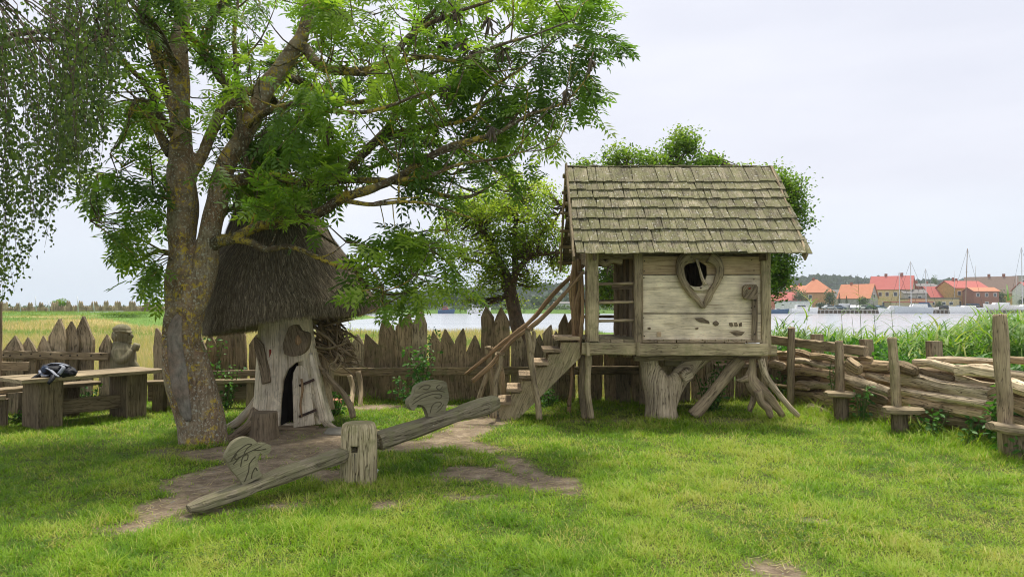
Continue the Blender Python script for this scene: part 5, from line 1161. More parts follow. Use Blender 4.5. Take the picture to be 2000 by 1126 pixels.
for k, a_ in enumerate((-35, 5, 60, 150, 200)):
    c = V((G(388, 868).x, AY, 0)); e = V((math.cos(math.radians(a_)), math.sin(math.radians(a_)), 0)); rr0 = .13 if a_ < 90 else .09
    tube(trm, [c - e * .03 + V((-.06, 0, 1.05)), c + e * .04 + V((-.03, 0, .65)), c + e * .10 + V((0, 0, .30)), c + e * .15 + V((0, 0, .08)), c + e * .22 + V((0, 0, -.12))], [rr0 * .9, rr0 * 1.1, rr0 * 1.1, rr0, rr0 * .7], 12, .12)
trunk = trm.build('trunk', MAT['ash_bark'], ash); remesh(trunk, .022, 1)
# scar
m = MB(); sc = [AP(a + 5, b, -.243) for a, b in ((343, 608), (337, 640), (338, 680), (344, 720), (350, 760), (357, 800), (362, 822))]
tube(m, [p + V((0, c_, 0)) for p, c_ in zip(sc, (.05, .0, -.01, -.02, -.03, .0, .02))], [U(5), U(13), U(15), U(17), U(15), U(11), U(5)], 14, .08, flat=(1, .16), step=.05); m.build('bark_scar', MAT['scar'], ash)
m = MB()
lip = [(331, 690), (322, 655), (326, 615), (345, 598), (362, 612), (368, 650), (366, 700), (372, 750), (372, 800)]
tube(m, [AP(a + 6, b, -.185 + .05 * (abs(a - 345) > 20)) for a, b in lip], [U(5), U(9), U(10), U(11), U(8), U(6), U(5), U(5), U(4)], 9, .2, flat=(1, 1)); m.build('bark_lip', MAT['ash_bark'], ash)
LIMBS = [
 [(440, 362), (480, 352), (510, 350), (540, 345), (600, 358, -.1), (650, 354, -.2), (740, 352, -.3), (800, 360, -.4), (860, 380, -.4), (910, 387, -.4), (945, 372, -.4), (975, 350, -.4)], [13, 11, 11, 9, 7, 6, 6, 5, 4, 3.5, 2.5, 1],
 [(402, 492), (425, 470, -.1), (455, 466, -.2), (500, 443, -.4), (545, 432, -.5), (580, 425, -.55), (624, 415, -.6), (668, 388, -.6), (716, 372, -.7), (768, 352, -.7), (816, 320, -.8), (872, 288, -.8), (920, 274, -.8), (972, 260, -.8), (1031, 224, -.8), (1100, 200, -.8), (1150, 148, -.8)], [13, 12, 10, 10, 11, 10, 9, 9, 8, 7, 6.5, 5.5, 5, 4, 3, 2, 1],
 [(455, 466, -.2), (490, 473, -.4), (520, 487, -.5), (560, 480, -.6), (600, 492, -.7), (640, 512, -.7), (690, 525, -.8), (740, 520, -.8), (780, 540, -.8)], [8, 7, 6, 5, 4.5, 4, 3, 2, 1],
 [(600, 358, -.1), (655, 350, .0), (690, 320, .1), (725, 285, .1), (755, 255, .2), (771, 220, .2), (772, 160, .2), (790, 110, .3), (815, 60, .3), (850, 20, .3), (900, -40, .3)], [8, 8, 8, 9, 8, 7, 6, 5, 5, 4, 2],
 [(755, 262, .2), (800, 255, .3), (850, 243, .4), (890, 232, .5), (930, 205, .6), (990, 190, .6), (1040, 182, .7), (1100, 150, .8)], [6, 5, 4.5, 4, 3.5, 3, 2, 1],
 [(725, 285, .1), (790, 258, 0), (850, 246, -.3), (920, 230, -.5), (950, 180, -.6), (1010, 140, -.6), (1060, 100, -.6)], [5, 5, 4, 3.5, 3, 2, 1],
 [(591, 90), (625, 128, -.2), (672, 140, -.3), (732, 136, -.5), (768, 108, -.6), (790, 82, -.6), (816, 60, -.6), (864, 32, -.7), (930, 12, -.7), (1010, -20, -.7)], [11, 9, 8, 8, 7, 6, 5, 4, 3, 1.5],
 [(732, 136, -.5), (780, 120, -.7), (840, 110, -.9), (900, 118, -1), (970, 90, -1), (1040, 70, -1), (1120, 40, -1)], [5, 4.5, 4, 3.5, 3, 2, 1],
 [(497, 226), (480, 200, -.15), (457, 176, -.25), (430, 150, -.3), (410, 120, -.35), (395, 95, -.4), (372, 70, -.5), (350, 30, -.6), (320, -30, -.7)], [12, 10, 10, 9, 8, 8, 7, 6, 4],
 [(395, 95, -.4), (410, 50, -.5), (430, 10, -.6), (440, -60, -.7)], [5, 5, 4, 2],
 [(492, 345, -.15), (481, 318, -.2), (474, 280, -.25), (468, 240, -.25), (466, 205, -.25), (460, 120, -.2), (458, 60, -.2), (470, -30)], [6, 5, 5, 5.5, 5, 5, 4, 2],
 [(335, 300), (315, 268, .05), (300, 240, .05), (291, 222, .05)], [12, 9, 8, 7],
 [(344, 272, -.05), (325, 245, -.15), (305, 215, -.2), (296, 185, -.3), (280, 160, -.4), (255, 135, -.5), (225, 95, -.6), (200, 45, -.7), (190, -20, -.8)], [8, 7, 6.5, 6, 5, 4.5, 4, 3, 1.5],
 [(344, 235), (330, 190, .1), (318, 150, .15), (300, 105, .2), (288, 60, .3), (282, 0, .3), (270, -80, .4)], [9, 8, 8, 7, 7, 5, 3],
 [(345, 140), (325, 125, .2), (310, 100, .3), (290, 20, .5), (250, -60, .7)], [8, 6, 5, 4, 2],
 [(332, 385), (300, 380, .1), (270, 365, .2), (230, 345, .3), (190, 340, .4)], [5, 4, 3, 2, 1],
 [(345, 500), (310, 490, .2), (280, 505, .3), (255, 515, .3)], [6, 4, 3, 1],
 [(296, 200, -.3), (270, 195, -.5), (255, 215, -.6), (245, 260, -.6), (215, 300, -.7)], [4, 3.5, 3, 2, 1],
 [(768, 352, -.7), (830, 345, -.9), (900, 320, -1), (970, 310, -1.1), (1040, 290, -1.1)], [5, 4, 3, 2, 1],
 [(668, 388, -.6), (720, 400, -.9), (790, 395, -1), (850, 402, -1.1), (930, 430, -1.1)], [5, 4, 3, 2, 1],
 [(690, 525, -.8), (720, 560, -.6), (770, 575, -.5), (820, 560, -.5)], [4, 3, 2, 1],
 [(771, 220, .2), (830, 190, .6), (900, 150, .8), (980, 60, 1), (1060, 10, 1.1)], [5, 4, 3, 2, 1],
 [(606, 20), (650, -20, .4), (720, -80, .6), (800, -140, .8), (880, -190, .9)], [8, 7, 5, 4, 2],
 [(606, -30), (560, -110, -.5), (520, -190, -.8), (490, -270, -1)], [7, 5, 4, 2],
 [(540, 143), (590, 160, .6), (660, 200, 1), (740, 190, 1.3), (830, 150, 1.5), (920, 120, 1.7)], [9, 8, 6, 5, 4, 2],
 [(519, 172), (560, 230, .8), (620, 260, 1.2), (700, 330, 1.5), (800, 300, 1.7), (880, 350, 1.8)], [8, 7, 6, 5, 4, 2],
 [(480, 250), (530, 215, -.6), (590, 205, -1), (660, 220, -1.3), (740, 215, -1.4), (830, 180, -1.5)], [7, 6, 5, 4, 3, 2],
 [(352, 150), (310, 60, -.7), (260, 10, -1), (220, -60, -1.2)], [7, 6, 4, 2],
 [(420, 420), (470, 400, .6), (540, 385, .9), (600, 440, 1.0), (660, 480, 1.0)], [7, 6, 5, 4, 2],
]
limb_pts = []
m = MB()
for pts, rads in zip(LIMBS[0::2], LIMBS[1::2]):
    w3 = [AP(*p) for p in pts]; tube(m, w3, [U(r) for r in rads], 9, .16, step=.08, wob=.015)
    cc, rr_ = crom(w3, [U(r) for r in rads], .08); limb_pts += [(p, r_) for p, r_ in zip(cc, rr_) if r_ < .075]
for i in range(240):       # hanging old seed bunches and side shoots
    p, r_ = R.choice(limb_pts); d = V((R.gauss(0, 1), R.gauss(0, .7), R.gauss(.6, .7))).normalized(); L_ = R.uniform(.25, .9)
    q = p + d * L_ + V((0, 0, R.uniform(-.1, .25))); tube(m, [p, p + d * L_ * .5 + V((R.gauss(0, .04), R.gauss(0, .04), -.02)), q], [min(r_ * .6, .016), .009, .004], 5, .1, step=.15, cap=False)
    limb_pts.append((p + d * L_ * .6, .01)); limb_pts.append((q, .005))
m.build('limbs', MAT['limb_bark'], ash)
OUT = [(230, -330), (190, -120), (178, 40), (172, 130), (185, 200), (130, 290), (150, 350), (175, 420), (215, 450), (235, 500), (262, 550), (308, 585), (325, 560), (325, 470), (340, 445), (430, 440), (445, 395), (470, 400), (520, 425), (560, 470), (620, 432), (660, 470), (700, 470), (690, 560), (735, 615), (800, 590), (880, 575), (930, 555),
       (880, 480), (850, 430), (850, 392), (900, 372), (950, 362), (1010, 345), (1045, 335), (1060, 302), (1110, 285), (1112, 250), (1150, 250), (1195, 220), (1212, 190), (1200, 130), (1215, 60), (1195, 0), (1130, -160), (980, -300), (700, -420), (400, -430)]
def inpoly(x, y, poly):
    c = False; j = len(poly) - 1
    for i in range(len(poly)):
        xi, yi = poly[i]; xj, yj = poly[j]
        if (yi > y) != (yj > y) and x < (xj - xi) * (y - yi) / (yj - yi) + xi: c = not c
        j = i
    return c
GAP = [(205, 130, 20, 60), (175, 230, 22, 40), (270, 100, 14, 20), (240, 420, 26, 16), (235, 95, 28, 36), (245, 50, 20, 20), (208, 285, 25, 30), (225, 395, 20, 15), (270, 330, 20, 16), (300, 430, 18, 14), (700, 60, 22, 18), (950, 45, 50, 14), (650, 110, 18, 14), (690, 425, 62, 34), (790, 418, 40, 18), (640, 480, 20, 22), (960, 155, 22, 14), (560, 320, 30, 14), (850, 440, 30, 22),
       (300, 480, 16, 20), (345, 150, 14, 60), (460, 330, 12, 30), (400, 430, 22, 24), (1020, 320, 18, 12), (1085, 240, 20, 10), (420, 260, 12, 14), (560, 330, 20, 12), (690, 230, 14, 10), (250, 170, 14, 16), (610, 60, 14, 22), (830, 215, 16, 8), (740, 400, 40, 14), (650, 545, 25, 20)]
DEPTHC = []
clusters = []; tries = 0
while len(clusters) < 830 and tries < 60000:
    tries += 1
    x = R.uniform(130, 1220); y = R.uniform(-400, 625)
    if len(clusters) > 690: x, y = R.choice(((R.uniform(170, 325), R.uniform(300, 590)), (R.uniform(430, 640), R.uniform(190, 420)), (R.uniform(440, 660), R.uniform(270, 440)), (R.uniform(440, 600), R.uniform(270, 420)), (R.uniform(640, 880), R.uniform(430, 610))))
    if not inpoly(x, y, OUT): continue
    if any(((x - a) / c) ** 2 + ((y - b) / d) ** 2 < 1.7 for a, b, c, d in GAP): continue
    if y < -40 and R.random() < .82: continue
    # thin where the trunk shows
    if 318 < x < 388 and y > 120 and R.random() < .9: continue
    if 385 <= x < 460 and 250 < y < 520 and R.random() < .85: continue
    rr_ = math.hypot((x - 560) / 640, (y - 120) / 460); half = 1.9 * max(.25, 1 - rr_ * .75)
    if y > 380: half = .7
    d = R.uniform(-half, half) - (.15 if y > 380 else 0)
    if y > 400 and x > 430: d = R.uniform(-1.3, -.1)
    if 300 < x < 640 and y > 60 and d < .1 and R.random() < .62: d = .35 + abs(d) * .8
    w_ = AP(x, y, d)
    k_ = mnoise.noise(w_ * 1.6 + V((3, 0, 0)))
    if k_ < .0 and R.random() < .88 and len(clusters) <= 690: continue
    clusters.append(w_)
LPA = np.array([list(p) for p, _ in limb_pts]); CL = np.array([list(c) for c in clusters])
m = MB(); Lpos = []; Lax = []; Lv = []
for c in CL:
    d2 = np.sum((LPA - c) ** 2, 1); i = int(np.argmin(d2)); dist = math.sqrt(d2[i])
    if dist > 1.35: continue
    a = V(LPA[i]); b_ = V(c); dr = (b_ - a)
    if dr.length < .05: dr = V((R.gauss(0, 1), R.gauss(0, 1), .5)).normalized() * .2; b_ = a + dr
    mid = (a + b_) / 2 + V((0, 0, .06 * dist)) + V((R.gauss(0, .03), R.gauss(0, .03), 0))
    tube(m, [a, mid, b_], [.009 if dist > .35 else .006, .006, .003], 4, 0, step=.25, cap=False)
    nl = R.randint(5, 10); dn = dr.normalized(); cv = min(1, max(0, .5 + 1.0 * mnoise.noise(V(c) * .9) + R.gauss(0, .1)))
    for _ in range(nl):
        t = R.uniform(.35, 1.08); p = (a.lerp(mid, t * 2) if t < .5 else mid.lerp(b_, (t - .5) * 2)) if dist > .35 else b_ + V((R.gauss(0, .05), R.gauss(0, .05), R.gauss(0, .04)))
        ax_ = V((R.gauss(0, 1), R.gauss(0, 1), R.gauss(.0, .55))).normalized() * .85 + dn * .8 + V((0, 0, -.25))
        Lpos.append(p); Lax.append(ax_); Lv.append(min(1, max(0, cv + R.gauss(0, .12))))
m.build('twigs', MAT['limb_bark'], ash)['kind'] = 'stuff'
print('ash clusters', len(CL), 'leaves', len(Lpos))
def pinnate(np_, wd=.36):
    v = []; f = []
    def lf(o, ang, ln, dz):
        b = len(v); c, s_ = math.cos(ang), math.sin(ang)
        for (t, w_, z) in ((0, 0, 0), (.42, -wd / 2, .02), (1, 0, -.06 - dz), (.42, wd / 2, .02)):
            X, Yv = t * ln, w_ * ln; v.append((o[0] + X * c - Yv * s_, o[1] + X * s_ + Yv * c, o[2] + z * ln))
        f.append((b, b + 1, b + 2, b + 3))
    for i in range(np_):
        t = .26 + .62 * i / max(1, np_ - 1); zz = -.3 * t * t; ln = .43 * (1 - .25 * abs(t - .55))
        lf((t, 0, zz), 1.0, ln, .1); lf((t, 0, zz), -1.0, ln, .1)
    lf((.95, 0, -.2), 0, .38, .15)
    b = len(v); v += [(0, -.006, 0), (0, .006, 0), (.95, .004, -.2), (.95, -.004, -.2)]; f.append((b, b + 1, b + 2, b + 3))
    return np.array(v), np.array(f)
n = len(Lpos); pos = np.array([list(p) for p in Lpos]); ax = nrm(np.array([list(p) for p in Lax])); nn = nrm(NR.normal(0, .35, (n, 3)) + np.array([0, -.12, 1.0])); nn = nrm(nn - ax * np.sum(nn * ax, 1, keepdims=True))
tv, tf = pinnate(4)
v, f, r = inst(tv, tf, pos, ax, nn, NR.uniform(.16, .29, n), np.array(Lv)); r = np.clip(r + np.repeat(NR.normal(0, .05, n * 1), len(tv)), 0, 1)
npmesh('leaves', v, f, MAT['ash_leaf'], r, parent=ash)
m = MB()
for (x, y) in ((905, 95), (985, 110), (955, 50), (1155, 130), (865, 90), (870, 180), (920, 115), (1105, 190), (865, 40), (640, 262), (960, 262), (930, 105), (890, 35)):
    m = MB(); c0 = AP(x, y, -.9)
    for k in range(14): c = c0 + V((R.gauss(0, .04), R.gauss(0, .04), R.gauss(0, .05))); tube(m, [c0 + V((0, 0, .08)), c, c - V((0, 0, .03))], [.006, .012, .004], 4, .1, step=.05)
    m.build('seed_bunch', MAT['dark_bark'], ash)

# ------------------------------------------------------------------ birch curtain at the left edge
bi = thing('birch_tree', 'drooping birch branches with small dark leaves hanging into the top left corner', 'tree', (-6.6, 6.4, 0))
m = MB(); tube(m, [(-6.6, 6.4, -.1), (-6.55, 6.4, 1.5), (-6.5, 6.5, 3.5), (-6.3, 6.6, 6), (-6.1, 6.7, 9)], [.19, .15, .13, .09, .03], 14, .1); s = NT('birch_bark'); s.fin(s.ramp(s.noise(s.mapv(s.coord(), (2, 2, 9)), 2, 5), (.42, (.07, .06, .05)), (.5, (.62, .6, .55))), .8); m.build('trunk', MAT['birch_bark'], bi)
m = MB(); BB = []
for (z0, a, b, c) in ((2.9, (-5.6, 6.8, 4.0), (-4.6, 7.0, 4.35), (-3.9, 7.0, 4.3)), (3.6, (-5.7, 6.5, 5.0), (-4.7, 6.6, 5.4), (-3.8, 6.6, 5.3)), (4.4, (-5.5, 7.2, 5.7), (-4.6, 7.5, 6.1), (-3.7, 7.6, 6.0)), (2.6, (-5.9, 6.0, 3.7), (-5.1, 5.8, 4.2), (-4.4, 5.8, 4.3)),
                     (5.0, (-5.4, 6.2, 6.3), (-4.4, 6.0, 6.6), (-3.4, 6.1, 6.3)), (3.2, (-5.5, 7.6, 4.4), (-5.0, 8.0, 4.6), (-4.3, 8.0, 4.5)), (4.0, (-5.3, 5.6, 5.2), (-4.4, 5.3, 5.4), (-3.6, 5.4, 5.2)), (5.6, (-5.2, 7, 7), (-4.2, 7.3, 7.2), (-3.2, 7.4, 6.8))):
    w3 = [V((-6.5, 6.45, z0)), V(a), V(b), V(c)]; tube(m, w3, [.05, .035, .02, .008], 8, .12, step=.12, wob=.03); cc, _ = crom(w3, [0] * 4, .1); BB += cc[6:]
BB = np.array([list(p) for p in BB])
def blim(x): return np.interp(x, [-500, -60, 0, 28, 50, 62, 85, 110, 125, 150, 165, 185, 205, 235, 260], [640, 640, 590, 560, 585, 400, 440, 385, 345, 300, 395, 330, 235, 130, 20])
bp, ba, bvv = [], [], []
for i in range(440):
    px = R.uniform(-330, 245); Y = R.uniform(5.4, 8.2); lim = blim(px) + R.gauss(0, 16)
    if R.random() < .3: lim -= R.uniform(0, 200)
    top = lim - R.uniform(90, 420); c = P(px, lim, Y); t_ = P(px + R.uniform(-25, 25), top, Y)
    if mnoise.noise(V((px / 60., top / 90., Y))) < -.30: continue
    i0_ = int(np.argmin(np.sum((BB - np.array(t_)) ** 2, 1))); a0_ = V(BB[i0_])
    if (a0_ - t_).length > 1.1: continue
    tube(m, [a0_, (a0_ + t_) / 2 + V((0, 0, .08)), t_], [.008, .006, .004], 4, 0, step=.3, cap=False)
    tube(m, [t_, (t_ + c) / 2 + V((R.gauss(0, .05), R.gauss(0, .05), 0)), c], [.003, .0025, .0015], 3, 0, step=.3, cap=False)
    if px < 110:
        for _ in range(int((a0_ - t_).length / .014)): u_ = R.random(); bp.append(a0_.lerp(t_, u_) + V((R.gauss(0, .05), R.gauss(0, .05), .05 - .1 * u_))); ba.append(V((R.gauss(0, .6), R.gauss(0, .6), -1))); bvv.append(R.gauss(.4, .2))
    Ln = (t_ - c).length; nlv = int(Ln / .0135 * R.uniform(.5, 1.1)); cv = R.gauss(.45, .2)
    for _ in range(nlv):
        u_ = R.random(); p = t_.lerp(c, u_) + V((R.gauss(0, .045), R.gauss(0, .045), R.gauss(0, .02))); bp.append(p); ba.append(V((R.gauss(0, .6), R.gauss(0, .6), -1))); bvv.append(cv + R.gauss(0, .15))
for q_ in BB:
    if V(q_).z > 3.6:
        for _ in range(26): bp.append(V(q_) + V((R.gauss(0, .22), R.gauss(0, .2), R.gauss(-.12, .2)))); ba.append(V((R.gauss(0, .6), R.gauss(0, .6), -1))); bvv.append(R.gauss(.4, .2))
m.build('branches', MAT['dark_bark'], bi)
n = len(bp); print('birch leaves', n)
leaves('leaves', np.array([list(p) for p in bp]), np.array([list(p) for p in ba]), NR.uniform(.030, .050, n), np.clip(np.array(bvv), 0, 1), MAT['birch_leaf'], parent=bi, tpl=leaf_tpl(.8, .1, .7), upb=.1)

# ------------------------------------------------------------------ middle trees
def blobtree(name, label, base, trunk_pts, blobs, nleaf, lsize, mat, barkm, gaps=.0, group=None, twigs=True, tpl=None, seed=0, limb_r=.05):
    """blobs: (px, py, rx, ry, Y, ry_depth) in photo pixels at their own depth"""
    t = thing(name, label, 'tree', base, group); m = MB(); LPt = []
    for pts, rad in trunk_pts: tube(m, pts, rad, 10, .15, step=.12, lob=.04, wob=.03); cc, _ = crom(pts, [0] * len(pts), .12); LPt += cc
    m.build('trunk', MAT[barkm], t); LA = np.array([list(p) for p in LPt]); m = MB(); A, D, C = [], [], []
    tot = sum(b[2] * b[3] for b in blobs)
    for (px, py, rx, ry, Y, dd) in blobs:
        c = P(px, py, Y); sx_, sz_ = rx * S(Y), ry * S(Y); nb = max(6, int(nleaf * rx * ry / tot / 26))
        for k in range(nb):
            for _ in range(20):
                d = V((R.gauss(0, 1), R.gauss(0, 1), R.gauss(0, 1))).normalized() * (R.uniform(.2, 1) ** .5 * (1.22 if R.random() < .25 else 1))
                q = V((c.x + d.x * sx_, c.y + d.y * dd, c.z + d.z * sz_))
                if mnoise.noise(q * 2.2 + V((seed, 0, 0))) > gaps - .06: break
            i = int(np.argmin(np.sum((LA - np.array(q)) ** 2, 1)))
            if twigs: tube(m, [V(LA[i]), (V(LA[i]) + q) / 2 + V((R.gauss(0, .06), R.gauss(0, .06), -.05)), q], [.016, .010, .004], 4, 0, step=.3, cap=False)
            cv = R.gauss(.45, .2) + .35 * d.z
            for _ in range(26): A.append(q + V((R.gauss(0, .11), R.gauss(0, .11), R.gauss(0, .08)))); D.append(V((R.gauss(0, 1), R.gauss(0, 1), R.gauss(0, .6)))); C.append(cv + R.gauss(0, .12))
    if twigs: m.build('branches', MAT[barkm], t)
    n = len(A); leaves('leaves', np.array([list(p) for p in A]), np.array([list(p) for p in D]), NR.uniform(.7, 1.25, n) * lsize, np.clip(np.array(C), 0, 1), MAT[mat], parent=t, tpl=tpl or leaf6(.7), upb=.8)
    return t
Yh = 13.6; hp_ = lambda a, b, d=0: P(a, b, Yh + d)
base = hp_(1018, 0); base.z = -.05
blobtree('hawthorn_tree', 'yellow-green open tree with leaning trunk behind the fence, left of the playhouse', (base.x, Yh, 0),
  [([base, hp_(1018, 660), hp_(1008, 620), hp_(1000, 590), hp_(994, 560), hp_(992, 535)], [.16, .15, .13, .14, .13, .10]),
   ([hp_(994, 575), hp_(1004, 550), hp_(1006, 500), hp_(1008, 430), hp_(1010, 370)], [.09, .08, .06, .04, .02]), ([hp_(992, 540), hp_(965, 490), hp_(930, 430), hp_(900, 400)], [.08, .06, .04, .02]),
   ([hp_(1005, 505), hp_(1040, 470), hp_(1075, 440), hp_(1100, 400)], [.06, .05, .03, .02]), ([hp_(996, 555), hp_(1030, 505, -.3), hp_(1075, 495, -.3), hp_(1110, 495, -.3)], [.06, .05, .04, .02]), ([hp_(992, 545), hp_(950, 520, .3), hp_(900, 500, .3)], [.06, .04, .02])],
  [(1000, 375, 60, 38, Yh, .8), (935, 400, 52, 38, Yh, .8), (1055, 400, 38, 40, Yh, .7), (900, 440, 46, 42, Yh, .8), (985, 440, 70, 45, Yh - .3, .9), (950, 500, 70, 36, Yh - .2, .8), (1030, 480, 40, 38, Yh, .7), (1080, 470, 24, 40, Yh, .6), (1045, 540, 28, 26, Yh, .5), (960, 555, 36, 26, Yh, .5), (930, 590, 26, 14, Yh, .5), (1085, 520, 20, 30, Yh, .5), (1010, 590, 20, 14, Yh, .4)],
  20000, .052, 'thorn_leaf', 'dark_bark', seed=4, gaps=.02)
Yk = 15.2; kp = lambda a, b, d=0: P(a, b, Yk + d); base = kp(1400, 0); base.z = -.05
blobtree('oak_tree', 'dark green rounded tree rising behind the playhouse roof', (base.x, Yk, 0),
  [([base, kp(1400, 640), kp(1395, 560), kp(1390, 480), kp(1380, 400), kp(1350, 330)], [.24, .22, .19, .15, .1, .03]), ([kp(1395, 540), kp(1450, 470), kp(1510, 420), kp(1550, 390)], [.1, .08, .05, .02]), ([kp(1390, 500), kp(1300, 420), kp(1230, 350)], [.1, .07, .03]), ([kp(1390, 450), kp(1330, 360), kp(1320, 290)], [.08, .05, .02]),
   ([kp(1396, 570), kp(1280, 530), kp(1190, 520)], [.09, .06, .02]), ([kp(1396, 560), kp(1480, 520), kp(1540, 540)], [.08, .06, .02]), ([kp(1300, 330), kp(1345, 295), kp(1375, 290), kp(1392, 303)], [.02, .012, .008, .004])],
  [(1325, 296, 30, 38, Yk, .7), (1215, 312, 34, 22, Yk, .6), (1250, 330, 50, 24, Yk, .9), (1345, 330, 60, 26, Yk, .9), (1145, 325, 18, 16, Yk, .4), (1385, 322, 16, 10, Yk, .4), (1400, 400, 110, 70, Yk, 1.3), (1500, 370, 40, 40, Yk, .8), (1530, 395, 34, 46, Yk, .8), (1548, 435, 24, 32, Yk, .6), (1510, 470, 38, 48, Yk, .8),
   (1512, 525, 32, 30, Yk, .7), (1515, 560, 18, 26, Yk, .5), (1300, 430, 90, 70, Yk, 1.2), (1190, 530, 34, 40, Yk, .6), (1430, 520, 80, 70, Yk, 1.2), (1185, 575, 24, 20, Yk, .4), (1120, 460, 20, 50, Yk, .5)],
  62000, .062, 'oak_leaf', 'dark_bark', seed=9)
# ------------------------------------------------------------------ far left palisade and bush
YP = 78.0
pz = lambda px: float(height(np.array([P(px, 0, YP).x]), np.array([YP]))[0])
pal = thing('palisade', 'long distant grey palisade of pointed logs on the grassy bank at left', 'fence', (P(150, 0, YP).x, YP, 1))
px = -30.0; k = 0; run = 0; tall = False
while px < 330 and k < 98:
    if run <= 0: tall = not tall; run = R.randint(2, 3) if tall else R.randint(3, 4)
    run -= 1; w_ = R.uniform(3.6, 4.6); top = (587 if tall else 596) + R.uniform(-1.2, 1.2) + (2.5 if px < 120 else 0)
    x_ = P(px, 0, YP).x; zt = P(px, top, YP).z; zb = pz(px) - .1; m = MB(); m.cv = R.random(); wd = w_ * S(YP) * .97
    beam(m, (x_, YP, zb), (x_, YP, zt), wd, .16, up=(0, 1, 0), seg=9, jit=0, prof=[(0, 1, 1, 0), (1 - wd * 1.1 / (zt - zb), 1, 1, 0), (1, .1, .5, 0)]); m.build('picket', MAT['weathered'], pal)
    px += w_; k += 1
print('palisade', k)
for i, (px_, lb) in enumerate(((52, 'leftmost thin pale pole in front of the distant palisade'), (82, 'second thin pale pole before the distant palisade'), (107, 'third thin pale pole, the shortest, before the distant palisade'), (163, 'fourth thin pale pole before the distant palisade'), (194, 'rightmost thin pale pole before the distant palisade'))):
    c = V((P(px_, 0, 72).x, 72, 0)); c.z = float(height(np.array([c.x]), np.array([72.0]))[0]); m = MB(); tube(m, [c, c + V((-.15, 0, 1.1 + (i % 2) * .5))], [.05, .04], 5, 0, step=2); tag(m.build('pole', MAT['boat_grey'], origin=c), lb, 'pole', 'thin poles along the bank')
m = MB(); tube(m, [V((P(a, 0, 71).x, 71, P(a, b, 71).z)) for a, b in ((-20, 618), (60, 615), (110, 613), (160, 610), (250, 608))], .04, 5, 0, step=4); tag(m.build('rope', MAT['boat_grey'], origin=V((P(110, 0, 71).x, 71, 1.0))), 'pale rope line along the foot of the distant palisade', 'rope')
def fartree(name, label, px, top, bot, wpx, Y, mat='far_leaf', n=900, group=None, z0=None, conic=False, ls=1.0):
    x_ = P(px, 0, Y).x; zb = (float(height(np.array([x_]), np.array([Y]))[0]) if z0 is None else z0); zt = P(px, top, Y).z; h = zt - zb; rw = wpx * S(Y) / 2
    t = thing(name, label, 'tree', (x_, Y, zb), group); m = MB(); tube(m, [V((x_, Y, zb - .2)), V((x_, Y, zb + h * .35)), V((x_ + rw * .1, Y, zb + h * .8))], [h * .035, h * .028, h * .01], 6, .1, step=2); m.build('trunk', MAT['dark_bark'], t)
    A = []; C = []; nb = 1 if conic else R.randint(7, 11); bl = []
    zc0 = max(zb + h * .15, P(px, bot, Y).z if bot else zb)
    for _ in range(nb): a = R.uniform(0, 6.28); q = R.uniform(0, .62); bl.append((x_ + math.cos(a) * q * rw, Y + math.sin(a) * q * rw, R.uniform(zc0 + (zt - zc0) * .25, zt - (zt - zc0) * .2), R.uniform(.32, .55)))
    bl.append((x_, Y, zt - (zt - zc0) * .28, .45))
    for i in range(n):
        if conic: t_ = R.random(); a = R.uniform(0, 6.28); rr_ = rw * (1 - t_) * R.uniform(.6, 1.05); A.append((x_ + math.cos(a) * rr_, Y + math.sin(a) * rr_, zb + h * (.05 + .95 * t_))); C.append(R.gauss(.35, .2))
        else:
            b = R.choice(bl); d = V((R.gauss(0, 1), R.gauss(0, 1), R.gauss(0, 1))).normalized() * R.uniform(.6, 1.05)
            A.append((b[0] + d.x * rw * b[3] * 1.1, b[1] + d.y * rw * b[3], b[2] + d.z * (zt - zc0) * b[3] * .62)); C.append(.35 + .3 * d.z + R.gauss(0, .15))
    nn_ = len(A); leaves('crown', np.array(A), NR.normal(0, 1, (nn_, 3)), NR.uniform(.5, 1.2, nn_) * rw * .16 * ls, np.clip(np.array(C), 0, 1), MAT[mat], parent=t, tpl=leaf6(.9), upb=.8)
    return t
fartree('bush', 'bright green round bush rising behind the distant palisade', 133, 582, None, 42, 84, 'oak_leaf', 1400, ls=.6)
fartree('bush', 'small dark green bush low on the grassy bank at left', 78, 615, None, 30, 62, 'oak_leaf', 600, ls=.5)
fartree('bush', 'wide green bramble thicket on the bank left of the ash trunk', 262, 611, None, 120, 60, 'oak_leaf', 3200, ls=.22)

